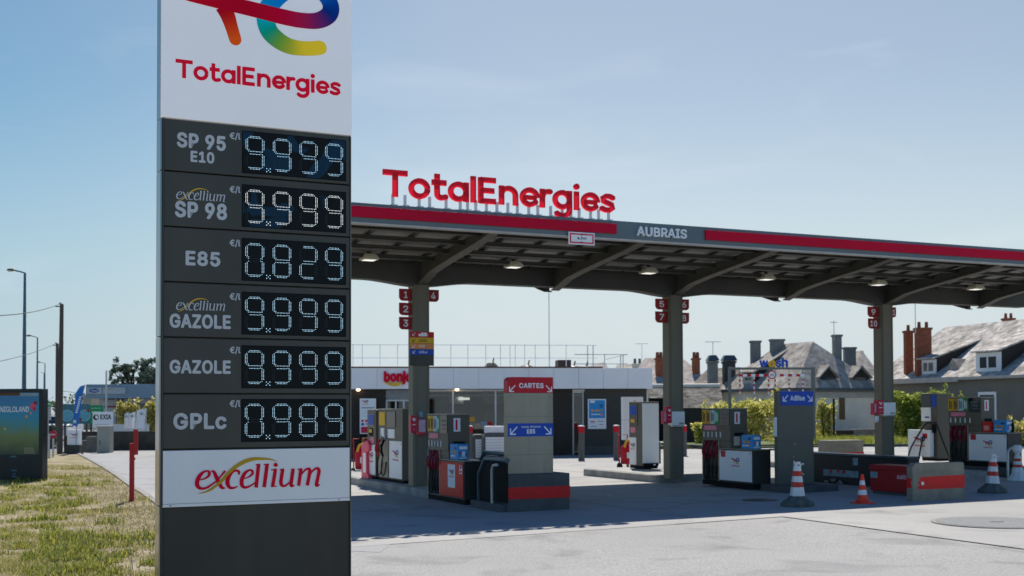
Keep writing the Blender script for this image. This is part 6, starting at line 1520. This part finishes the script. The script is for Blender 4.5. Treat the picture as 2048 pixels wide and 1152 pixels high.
# tall seed stems and pale dandelion clocks near the totem foot
b=MB(); R=random.Random(3)
for i in range(240):
    Y=R.uniform(11,24); X=-.30*Y+R.uniform(-.08,.05)*Y
    if not IN_V(X,Y): continue
    h=R.uniform(.15,.38); a=R.uniform(0,6.28); l=h*.2
    p=[(X,Y,GZ(X,Y)+.03),(X+l*.3*math.cos(a),Y+l*.3*math.sin(a),GZ(X,Y)+h*.6),(X+l*math.cos(a),Y+l*math.sin(a),GZ(X,Y)+h)]
    b.tube(p,[.003,.002],M_straw,4)
    if R.random()<.5: leaves(b,[(p[2][0],p[2][1],p[2][2],.012,.012,.03)],6,.012,M_straw,i)
o=b.build('grass'); o['kind']='stuff'; o['label']='thin dry seed stems standing in the verge'
b=MB(); R=random.Random(6); M_pebble=mat('pale pebble',(.5,.49,.46),.9,var=.3)
for i in range(420):
    Y=R.uniform(11,34); X=R.uniform(-.44,-.26)*Y
    if IN_V(X,Y): s=R.uniform(.008,.03); b.dome((X,Y,GZ(X,Y)+.05),s*1.3,s,s*.7,M_pebble,6,4)
o=b.build('gravel'); o['kind']='stuff'; o['label']='scattered pale pebbles and litter specks on the verge'
blades_l=None
b=MB(); R=random.Random(12)
def strip_grass(b,p,q,n,h,m,wide=1.5):
    for i in range(n):
        u=R.random(); px=p[0]+(q[0]-p[0])*u; py=p[1]+(q[1]-p[1])*u; X,Y,Z=atg(px,py); X+=R.uniform(-.3,.3); Y+=R.uniform(0,wide); a=R.uniform(0,6.28); hh=h*R.uniform(.4,1.3); w=.02
        b.add([(X-w,Y,Z),(X+w,Y,Z),(X+hh*.3*math.cos(a),Y+hh*.3*math.sin(a),Z+hh)],[(0,1,2)],m)
strip_grass(b,(1640,891),(1860,891),3600,.30,M_weed,6); strip_grass(b,(1560,889),(1640,891),700,.2,M_weed,3)
o=b.build('grass'); o['kind']='stuff'; o['label']='sunlit long grass on the green strip before the low stone wall'
b=MB(); strip_grass(b,(150,903),(230,887),2600,.32,M_weed,4); strip_grass(b,(230,887),(325,879),3000,.42,M_hedge,4)
o=b.build('grass'); o['kind']='stuff'; o['label']='rough grass along the far kerb left of the totem'

# ------------------------------------------------------------------ left background
def face_box(name,lab,cat,px0,py0,px1,py1,Y,d,m,ang=0.0,part='panel',group=None,bevel=.01,ground=False):
    f=Face(px0,py1,ang,Y=Y); pn=Pan(f,0,px0,py0,px1,py1,name,lab,cat,group,base=(f.g if ground else None))
    boxp(part,pn.root,0,pn.w,0,d,0,pn.h,m,bevel); return pn
# poster panel, mascot left out
FP=Face(84,967,math.radians(-4)); pn=Pan(FP,0,-62,778,84,967,'poster_panel','black framed street poster panel with a blue and green poster at the left edge','advertising panel')
w,h=pn.w,pn.h; M_ft=mat('black teal enamel',(.012,.022,.026),.3,var=.1)
b=MB(); b.box(0,w,0,.32,-.05,h,M_ft); b.build('casing',pn.root,.015)
x0,z1=pn.p(-54,786); x1,z0=pn.p(77.5,909)
def poster_mat():
    m=bpy.data.materials.new('fairground poster'); m.use_nodes=True; n=m.node_tree; N=n.nodes; K=n.links.new; p=N['Principled BSDF']; p.inputs['Roughness'].default_value=.35
    s=N.new('ShaderNodeSeparateXYZ'); v=N.new('ShaderNodeTexCoord').outputs['Object']; K(v,s.inputs['Vector'])
    a=N.new('ShaderNodeTexNoise'); a.inputs['Scale'].default_value=2.2; a.inputs['Detail'].default_value=4; K(v,a.inputs['Vector'])
    q=N.new('ShaderNodeMapRange'); q.inputs['From Min'].default_value=z0; q.inputs['From Max'].default_value=z1; K(s.outputs['Z'],q.inputs['Value'])
    ad=N.new('ShaderNodeMath'); ad.operation='MULTIPLY_ADD'; ad.inputs[1].default_value=.30; K(a.outputs['Fac'],ad.inputs[0]); K(q.outputs['Result'],ad.inputs[2])
    r=N.new('ShaderNodeValToRGB'); e=r.color_ramp.elements; e[0].position=.16; e[0].color=(.018,.05,.03,1); e[1].position=1.05; e[1].color=(.015,.16,.34,1)
    for ps,c in ((.34,(.10,.15,.04)),(.50,(.13,.19,.07)),(.62,(.04,.23,.24)),(.80,(.008,.23,.38))): x=e.new(ps); x.color=(*c,1)
    K(ad.outputs['Value'],r.inputs['Fac']); K(r.outputs['Color'],p.inputs['Base Color']); return m
po=boxp('poster',pn.root,x0,x1,-.006,-.0005,z0,z1,poster_mat(),0)
b=MB(); a_=pn.p(1,813); c_=pn.p(58,824); text(b,'NIGLOLAND',a_[0],c_[0],c_[1],a_[1],-.009,M_wlett,.01,slant=.05); b.build('lettering',po)
b=MB(); R=random.Random(2)
for px,py,r,m in ((66,812,.07,M_pink),(71,806,.05,M_maroon),(69,818,.05,M_pk),(62,826,.03,M_orange),(53,833,.035,M_orange),(-30,850,.10,M_green),(10,858,.03,M_yel)): x,z=pn.p(px,py); b.disk(x,z,r,-.0065,m,10,.002)
a_=pn.p(-54,786); c_=pn.p(40,791); b.box(a_[0],c_[0],-.009,-.0065,c_[1],a_[1],mat('brown strip',(.10,.045,.015),.5)); a_=pn.p(40,786); c_=pn.p(77,792); b.box(a_[0],c_[0],-.009,-.0065,c_[1],a_[1],M_sheet)
a_=pn.p(47,894); c_=pn.p(71,907)
for i in range(3): b.box(a_[0]+.02,c_[0]-.02*i,-.009,-.0065,c_[1]+(a_[1]-c_[1])*(i*.34),c_[1]+(a_[1]-c_[1])*(i*.34+.24),mat('khaki print',(.22,.22,.14),.5))
# hills of the printed landscape
hx0,hz=pn.p(-10,870)
b.build('print',po)
b=MB()
for px,py,wd,hh in ((27,913,.16,.035),(29,941,.14,.03),(29,948,.07,.03),(29,953,.13,.03)):
    x,z=pn.p(px,py)
    for k in range(4): b.box(x-wd/2+k*wd/4,x-wd/2+k*wd/4+wd/5,-.003,-.0005,z-hh/2,z+hh/2,mat('faded teal print',(.08,.20,.26),.5))
b.build('print',pn.root)
# street lamps
M_pole=mat('painted steel pole',(.05,.12,.16),.5,var=.1)
def street_lamp(px,top,hx,Y,lab,r):
    X,_,zt=aty(px,top,Y); hX=aty(hx,top,Y)[0]; g=GZ(X,Y); t=thing('street_lamp',lab,'street lamp',(X,Y,g),0,'street lamps along the road'); h=zt-g
    b=MB(); b.tube([(0,0,-.2),(0,0,h*.5),(0,0,h)],[r*1.3,r*.6],M_pole,10); b.build('pole',t,smooth=True)
    dx=hX-X; b=MB(); b.tube([(0,0,h),(dx*.35,0,h+abs(dx)*.10),(dx*.55,0,h+abs(dx)*.13)],r*.4,M_pole,6); b.build('arm',t)
    hd=MB(); hd.dome((dx*.80,0,h+abs(dx)*.19),abs(dx)*.30,.16,abs(dx)*.085,M_dark); hd=hd.build('lamp_head',t,smooth=True); b=MB(); b.dome((dx*.88,0,h+abs(dx)*.14),abs(dx)*.17,.12,abs(dx)*.07,M_cream); b.build('lens',hd,smooth=True)
street_lamp(49.8,546,16,62,'tallest nearest street lamp behind the poster panel, slim blue grey pole',.10)
street_lamp(75,675,54,120,'second street lamp, shorter, just right of the nearest one',.10); street_lamp(90,727,75,190,'third street lamp with its head left of its pole, near the wooden poles',.11); street_lamp(88,746,82,250,'farthest street lamp, tiny, left of the wooden poles',.12)
# wooden poles and wires
M_wood=mat('weathered wood pole',(.085,.075,.065),.9,var=.25,scale=3,bump=.4,bscale=10,streak=True); poles=[]
for px,pb,pt_,Y,r,lab in ((119.5,905,608,50,.095,'thick weathered wooden utility pole left of the blue feather flag'),(114.5,905,687,68,.10,'second wooden utility pole just behind the first, shorter in view')):
    X,_,zt=aty(px+ (4 if Y==50 else 0),pt_,Y); Xb=aty(px,pb,Y)[0]; g=GZ(Xb,Y); t=thing('utility_pole',lab,'utility pole',(Xb,Y,g)); b=MB(); b.tube([(0,0,-.3),(X-Xb,0,zt-g)],[r*1.25,r*.8],M_wood,10); b.build('pole',t,smooth=True)
    b=MB(); b.dome((X-Xb-.06,0,zt-g+.02),.06,.06,.05,M_dark); b.box(X-Xb-.25,X-Xb-.02,-.02,.02,zt-g-.12,zt-g-.08,M_blk); b.build('insulator',t); poles.append((X,Y,zt))
    if Y==68:
        for dz in (1.0,2.1): b=MB(); b.tube([(X-Xb-.9,0,zt-g-dz-2.5),(X-Xb+.9,0,zt-g-dz-2.5)],.035,M_blk,5); b.build('crossarm',t)
for (X,Y,Z),(px,py,Y2),lab in ((poles[0],(-40,634,30),'overhead wire from the nearer wooden pole to the left edge'),(poles[1],(-40,731,42),'lower overhead wire from the farther wooden pole to the left edge')):
    e=aty(px,py,Y2); t=thing('overhead_wire',lab,'wire',(X,Y,Z)); b=MB(); P_=[]
    for i in range(13): u=i/12; P_.append(((e[0]-X)*u,(e[1]-Y)*u,(e[2]-Z)*u-.35*4*u*(1-u)*.4+.03))
    b.tube(P_,.014,M_blk,5); b.build('wire',t)
t=thing('overhead_wire','thin faint wires running right from the wooden poles','wire',poles[1]); X,Y,Z=poles[1]; e=aty(330,772,120); b=MB()
for dz in (-2.6,-3.4): b.tube([((e[0]-X)*i/8,(e[1]-Y)*i/8,dz+(e[2]-Z-dz)*i/8-.5*4*(i/8)*(1-i/8)) for i in range(9)],.012,M_blk,4)
b.build('wire',t)
# signs
def post_sign(px,top,Y,lab,name,fn,r=.04,cat='road sign'):
    X,_,zt=aty(px,top,Y); g=GZ(X,Y); t=thing(name,lab,cat,(X,Y,g)); b=MB(); b.cyl((0,.06),r,-.1,zt-g,M_galv,8); b.build('post',t); fn(t,Y,zt-g,Y/F_PX); return t
def fgreen(t,Y,h,s):
    b=MB(); b.box(-8*s,8*s,0,.03,h-10*s,h,M_green); b.box(-6.5*s,6.5*s,-.004,-.0005,h-7*s,h-3*s,mat('pale green lettering',(.45,.6,.5),.5)); b.build('green_plate',t); b=MB(); b.box(-8*s,7*s,0,.03,h-37*s,h-10.5*s,mat('grey white plate',(.46,.48,.5),.5))
    for k in range(4): b.box(-6*s,5*s,-.004,-.0005,h-(15+6*k)*s,h-(13+6*k)*s,M_steel)
    b.build('white_plate',t)
post_sign(95,803,52,'green topped direction sign with a white lower plate beside the poster panel','direction_sign',fgreen)
def fstop(t,Y,h,s):
    b=MB(); b.disk(0,h-8*s,8.3*s,.03,M_maroon2,24,.03); b.box(-5.5*s,5.5*s,-.004,-.0005,h-9.6*s,h-6.4*s,mat('pinkish white bar',(.5,.35,.36),.5)); b.build('disc',t)
M_maroon2=mat('sign red',(.36,.02,.04),.4,var=.08)
post_sign(105.5,861,47,'round dark red no entry sign at the foot of the wooden poles','no_entry_sign',fstop)
post_sign(97,868,45.5,'thin dark green stake left of the no entry sign','stake',lambda t,Y,h,s:None,cat='post')
# white car on the street
X,Y,Z=atg(105,862); X,Y,Z=aty(104,848,72)[0],72,0
t=thing('parked_car','white car on the far street between the direction sign and the wooden pole','car',(X,Y,GZ(X,Y)),.1); M_car=mat('white car paint',(.75,.76,.78),.2,var=.03,coat=.5)
b=MB(); b.prism_yz([(-.0,.35),(4.0,.35),(4.0,.95),(3.3,1.02),(2.9,1.48),(1.2,1.5),(.7,1.02),(.05,.9)],-.85,.85,M_car); b.build('body',t,.06); b=MB(); b.hexa([(-.72,.68,1.03),(.72,.68,1.03),(.72,.75,1.03),(-.72,.75,1.03),(-.62,1.12,1.44),(.62,1.12,1.44),(.62,1.18,1.44),(-.62,1.18,1.44)],M_glass); b.build('windscreen',t)
for s in (-1,1):
    for y in (.8,3.2): b=MB(); b.tube([(s*.70,y,.32),(s*.87,y,.32)],.32,M_black,14); b.build('wheel',t)
    b=MB(); b.dome((s*.6,.02,.75),.18,.06,.09,M_galv); b.build('headlight',t)
shrub('hedge','low clipped dark hedge under the white car','hedge',93,114,846,868,58,900,.07,M_darkl,41)
for px0,py0,px1,py1,Y,m,lab in ((86,838,93,905,64,M_wallc,'dark narrow street cabinet beside the poster panel'),):
    pn=face_box('street_cabinet',lab,'cabinet',px0,py0+24,px1,py1,Y,.4,m,part='case',ground=True)
# feather flag
X,Y,Z=aty(152,853,50); zt=aty(168,770,50)[2]; s_=50/F_PX; t=thing('feather_flag','tall leaning blue feather flag with white lettering','flag',(X,Y,GZ(X,Y))); g=GZ(X,Y)
b=MB(); b.tube([(0,0,0),(2*s_,0,Z-g+20*s_),(17*s_,0,zt-g)],.025,M_galv,6); b.build('pole',t); z0=Z-g
def fl(px,py): return ((px-152)*s_,(853-py)*s_+z0)
b=MB(); b.prism_xz([fl(*q) for q in ((145,851),(155,853),(157,848),(169,770),(160,773),(152,785))],-.035,-.03,mat('flag blue',(.03,.16,.50),.6,var=.08)); o=b.build('cloth',t)
b=MB()
for k in range(8): a_=fl(151.5+k*1.05,826-k*4.3); b.box(a_[0],a_[0]+4*s_,-.042,-.0365,a_[1],a_[1]+2.6*s_,M_wlett)
a_=fl(147,846); b.box(a_[0],a_[0]+6*s_,-.042,-.0365,a_[1],a_[1]+6*s_,M_mint); b.build('lettering',o)
# small brand totem
pn=face_box('small_totem','small white sign panel with a colourful emblem on a dark base by the road','sign',134,860,158.5,890,50,.3,M_paper,part='panel'); w,h=pn.w,pn.h; put_logo(pn.root,w*.24,h*.72,w*.62,-.003); b=MB(); g=GZ(pn.X,pn.Y)-pn.z0; b.box(-.03,w+.03,-.04,.4,g-.02,-.001,M_charp); b.build('base',pn.root,.01)
f=face_box('side_board','narrow dark board left of the small white sign panel','board',127.5,872,133.5,890,50.5,.2,M_wallb,ground=True)
# advertising hoarding
pn=face_box('hoarding','long teal hoarding with pale round pictures behind the feather flag','hoarding',124,808,178,848,66,.15,mat('teal hoarding',(.06,.16,.18),.5,var=.2)); w,h=pn.w,pn.h; b=MB()
for u in (.20,.84): b.disk(w*u,h*.42,h*.30,-.0005,mat('pale ring',(.22,.42,.48),.5),18,.004); b.disk(w*u,h*.42,h*.25,-.005,mat('teal disc',(.12,.34,.42),.5,var=.2,scale=6),18,.004)
for u,v in ((.62,.7),(.7,.25),(.99,.65),(.66,.5)): b.disk(w*u*.98,h*v,h*.08,-.0005,M_orp,10,.004)
b.build('print',pn.root); zg=GZ(pn.X,pn.Y)-pn.z0
for u in (.1,.9): b=MB(); b.box(w*u-.05,w*u+.05,.02,.1,zg,-.001,M_dark); b.build('leg',pn.root)
pn=face_box('hoarding','plain green hoarding end beside the pale showroom front','hoarding',179,810,206,848,66,.15,mat('mid green hoarding',(.02,.24,.10),.5)); b=MB()
for k in range(2): b.box(pn.w*.1,pn.w*.85,-.004,-.0005,pn.h*(.8-.2*k),pn.h*(.86-.2*k),mat('pale mint lettering',(.2,.45,.3),.5))
b.build('print',pn.root); zg=GZ(pn.X,pn.Y)-pn.z0
for u in (.1,.9): b=MB(); b.box(pn.w*u-.05,pn.w*u+.05,.02,.1,zg,-.001,M_dark); b.build('leg',pn.root)
pn=face_box('company_sign','white company sign with black letters on two legs above the grey cabinet','sign',185,824,225.5,855,58,.05,M_paper); w,h=pn.w,pn.h; b=MB(); text(b,'EXIA',w*.38,w*.92,h*.52,h*.84,-.002,M_blk,.05)
b.disk(w*.17,h*.66,h*.19,-.0005,M_blk,16,.003); b.prism_xz([(w*.17,h*.84),(w*.12,h*.66),(w*.22,h*.52),(w*.30,h*.66)],-.008,-.0045,M_paper); b.box(w*.12,w*.85,-.004,-.0005,h*.16,h*.22,M_lett); b.build('lettering',pn.root); zg=GZ(pn.X,pn.Y)-pn.z0
for u in (.03,.97): b=MB(); b.box(w*u-.03,w*u+.03,.06,.12,zg,h,M_galv); b.build('leg',pn.root)
pn=face_box('electric_cabinet','tall pale grey electric cabinet under the white company sign','cabinet',194,854,219.5,893,52,.5,mat('cabinet grey',(.30,.31,.27),.6,var=.1,dirt=.3,dscale=2),part='case',ground=True); b=MB(); b.box(pn.w*.2,pn.w*.24,-.01,-.0005,pn.h*.3,pn.h*.5,M_blk); b.build('handle',pn.root); b=MB(); b.box(-.03,pn.w+.03,-.03,.53,pn.h+.001,pn.h+.05,M_trim); b.build('lid',pn.root)
face_box('electric_cabinet','low wide grey cabinet left of the tall electric cabinet','cabinet',172,873,193,893,52.5,.5,mat('cabinet olive',(.14,.14,.12),.6,var=.1),part='case',ground=True); face_box('electric_cabinet','lowest small grey cabinet beside the small white sign panel','cabinet',160,881,171.5,894,52.8,.4,mat('cabinet olive',(.14,.14,.12)),part='case',ground=True)
pn=face_box('boundary_wall','low dark brown boundary wall behind the grey cabinets','wall',158,863,345,886,55,.25,mat('dark brown wall',(.065,.055,.045),.9,var=.3,scale=2,bump=.4,bscale=8),part='wall',ground=True)
pn=face_box('white_barrier','low white sheet fence behind the dark boundary wall','fence',217,849,297,863,60,.1,mat('pale blue grey sheet',(.50,.54,.58),.6,var=.1),part='sheet',ground=True)
# white banners
for px0,py0,px1,py1,lab,Y in ((249,824,256,857,'narrow white banner, leftmost of the three by the yellow shrubs',59),(257,823,270,857,'middle white banner of the three by the yellow shrubs',58.5),(271,816,291.5,857,'widest white banner, rightmost of the three by the yellow shrubs',58)):
    f=Face(px0,py1,0,Y=Y); w=f.pt(px1,py1)[0]; h=f.pt(px0,py0)[1]-f.pt(px0,py1)[1]; z0=f.pt(px0,py1)[1]-f.g; t=thing('banner',lab,'banner',(f.o[0],f.o[1],f.g),0,'white banners by the yellow shrubs')
    b=MB(); n=8
    for i in range(n):
        u0,u1=i/n,(i+1)/n; yy=lambda u:.05*math.sin(u*9+px0); a_,c_=.88+.1*u0,.88+.1*u1
        b.hexa([(w*(.9*u0),yy(u0),z0),(w*(.9*u1),yy(u1),z0+.02),(w*(.9*u1),yy(u1)+.01,z0+.02),(w*(.9*u0),yy(u0)+.01,z0),(w*(.1+.9*u0),yy(u0),z0+h*a_),(w*(.1+.9*u1),yy(u1),z0+h*c_),(w*(.1+.9*u1),yy(u1)+.01,z0+h*c_),(w*(.1+.9*u0),yy(u0)+.01,z0+h*a_)],M_paper)
    o=b.build('cloth',t); b=MB(); b.disk(w*.6,z0+h*.72,.07,-.06,M_sheet,8,.004); b.build('print',o); b=MB(); b.tube([(w*1.02,.02,0),(w*1.02,.02,z0+h)],.02,M_galv,6); b.build('pole',t)
shrub('shrub','round pale yellow flowering shrub left of the white banners','shrub',236,275,801,866,62,2800,.10,M_blossom,51,spiky=5); shrub('shrub','pale yellow flowering shrub at the left edge of the totem','shrub',280,330,799,866,63,3000,.10,M_blossom,53,spiky=5)
# car showroom
f=Face(176,835,math.radians(3),Y=92); fz_=lambda px,py:f.pt(px,py); M_sb=mat('blue grey cladding',(.17,.25,.31),.5,var=.05,scale=.4); g=f.g
t=thing('showroom_building','long flat blue grey showroom with a blue oval sign behind the shrubs','building',(f.o[0],f.o[1],g),f.ang); xe=fz_(420,780)[0]; za,zb=fz_(178,769)[1]-g,fz_(178,797)[1]-g
b=MB(); b.box(0,xe,-.6,18,zb,za,M_sb); b.build('roof_band',t,.02); b=MB(); b.box(.4,xe-.4,1.5,17.5,-.2,zb-.01,mat('pale showroom wall',(.45,.48,.50),.6,var=.1,scale=.5)); b.build('wall',t)
b=MB(); b.box(fz_(222,800)[0],fz_(330,800)[0],1.40,1.495,.2,zb-.4,M_glass); b.build('window',t)
for px0,px1 in ((236,241),(243,247)): b=MB(); a_=fz_(px0,800)[0]; b.box(a_,fz_(px1,800)[0],-.3,.0,-.1,zb-.01,M_dark); b.build('column',t)
b=MB(); a_=fz_(203,805); c_=fz_(221,798); b.box(fz_(198,812)[0],fz_(236,812)[0],1.38,1.499,fz_(200,815)[1]-g,fz_(200,812)[1]-g,M_maroon); 
for i in range(5): b.box(fz_(199+4*i,800)[0],fz_(201.5+4*i,800)[0],1.36,1.49,fz_(200,799)[1]-g,fz_(200,795.5)[1]-g,M_blk)
b.build('wall_lettering',t)
a_=fz_(179.5,775); c_=fz_(256,788); o=boxp('sign_board',t,a_[0],c_[0],-.72,-.605,c_[1]-g,a_[1]-g,mat('grey sign board',(.34,.38,.40),.5),.01)
b=MB(); x,z=fz_(193.5,781.5); z-=g; b.prism_xz([(x+.36*math.cos(i*math.pi/12),z+.16*math.sin(i*math.pi/12)) for i in range(24)],-.735,-.7205,mat('oval blue',(.015,.06,.22),.4)); text(b,'Ford',x-.22,x+.22,z-.08,z+.08,-.737,M_wlett,.0,slant=.3); b.box(fz_(210,780)[0]-.02,fz_(210,780)[0]+.02,-.73,-.7205,c_[1]-g,a_[1]-g,M_dark); b.box(fz_(213,780)[0],fz_(236,780)[0],-.724,-.7205,fz_(213,780)[1]-g,fz_(213,778)[1]-g,M_steel); b.build('lettering',o)
t=thing('light_mast','thin pale mast rising in front of the showroom','post',aty(212,860,70)[:2]+(0,)); b=MB(); b.cyl((0,0),.05,0,aty(212,741,70)[2],M_galv,8); b.build('pole',t)
# far street surface and low cream shed between poles
sheet('far_road',[atg(60,912)[:2],atg(100,912)[:2],atg(150,880)[:2],atg(160,858)[:2],atg(80,858)[:2]],.012,M_far)
pn=face_box('shed','small grey roofed shed far behind the hoarding','building',166,789,182,806,110,4,M_steel,ground=True,part='wall')

# red height post at the road edge
X,Y,Z=atg(263,1008); t=thing('height_post','red upright post with an offset upper plate beside the access road','post',(X,Y,Z),.2); s_=Y/F_PX
b=MB(); b.box(-4.6*s_,4.6*s_,0,.09,-.1,121*s_,M_red2:=mat('weathered red post',(.42,.03,.03),.6,var=.15,scale=4,dirt=.25,dscale=4,dcol=(.2,.05,.04),streak=True)); b.build('post',t,.006)
b=MB(); b.box(3.2*s_,12.2*s_,-.045,-.0005,98*s_,149*s_,M_red2); b.build('plate',t,.006)
b=MB(); b.cyl((5.4*s_,-.02),.02,88*s_,92*s_,M_red2,8); b.build('bolt',t)
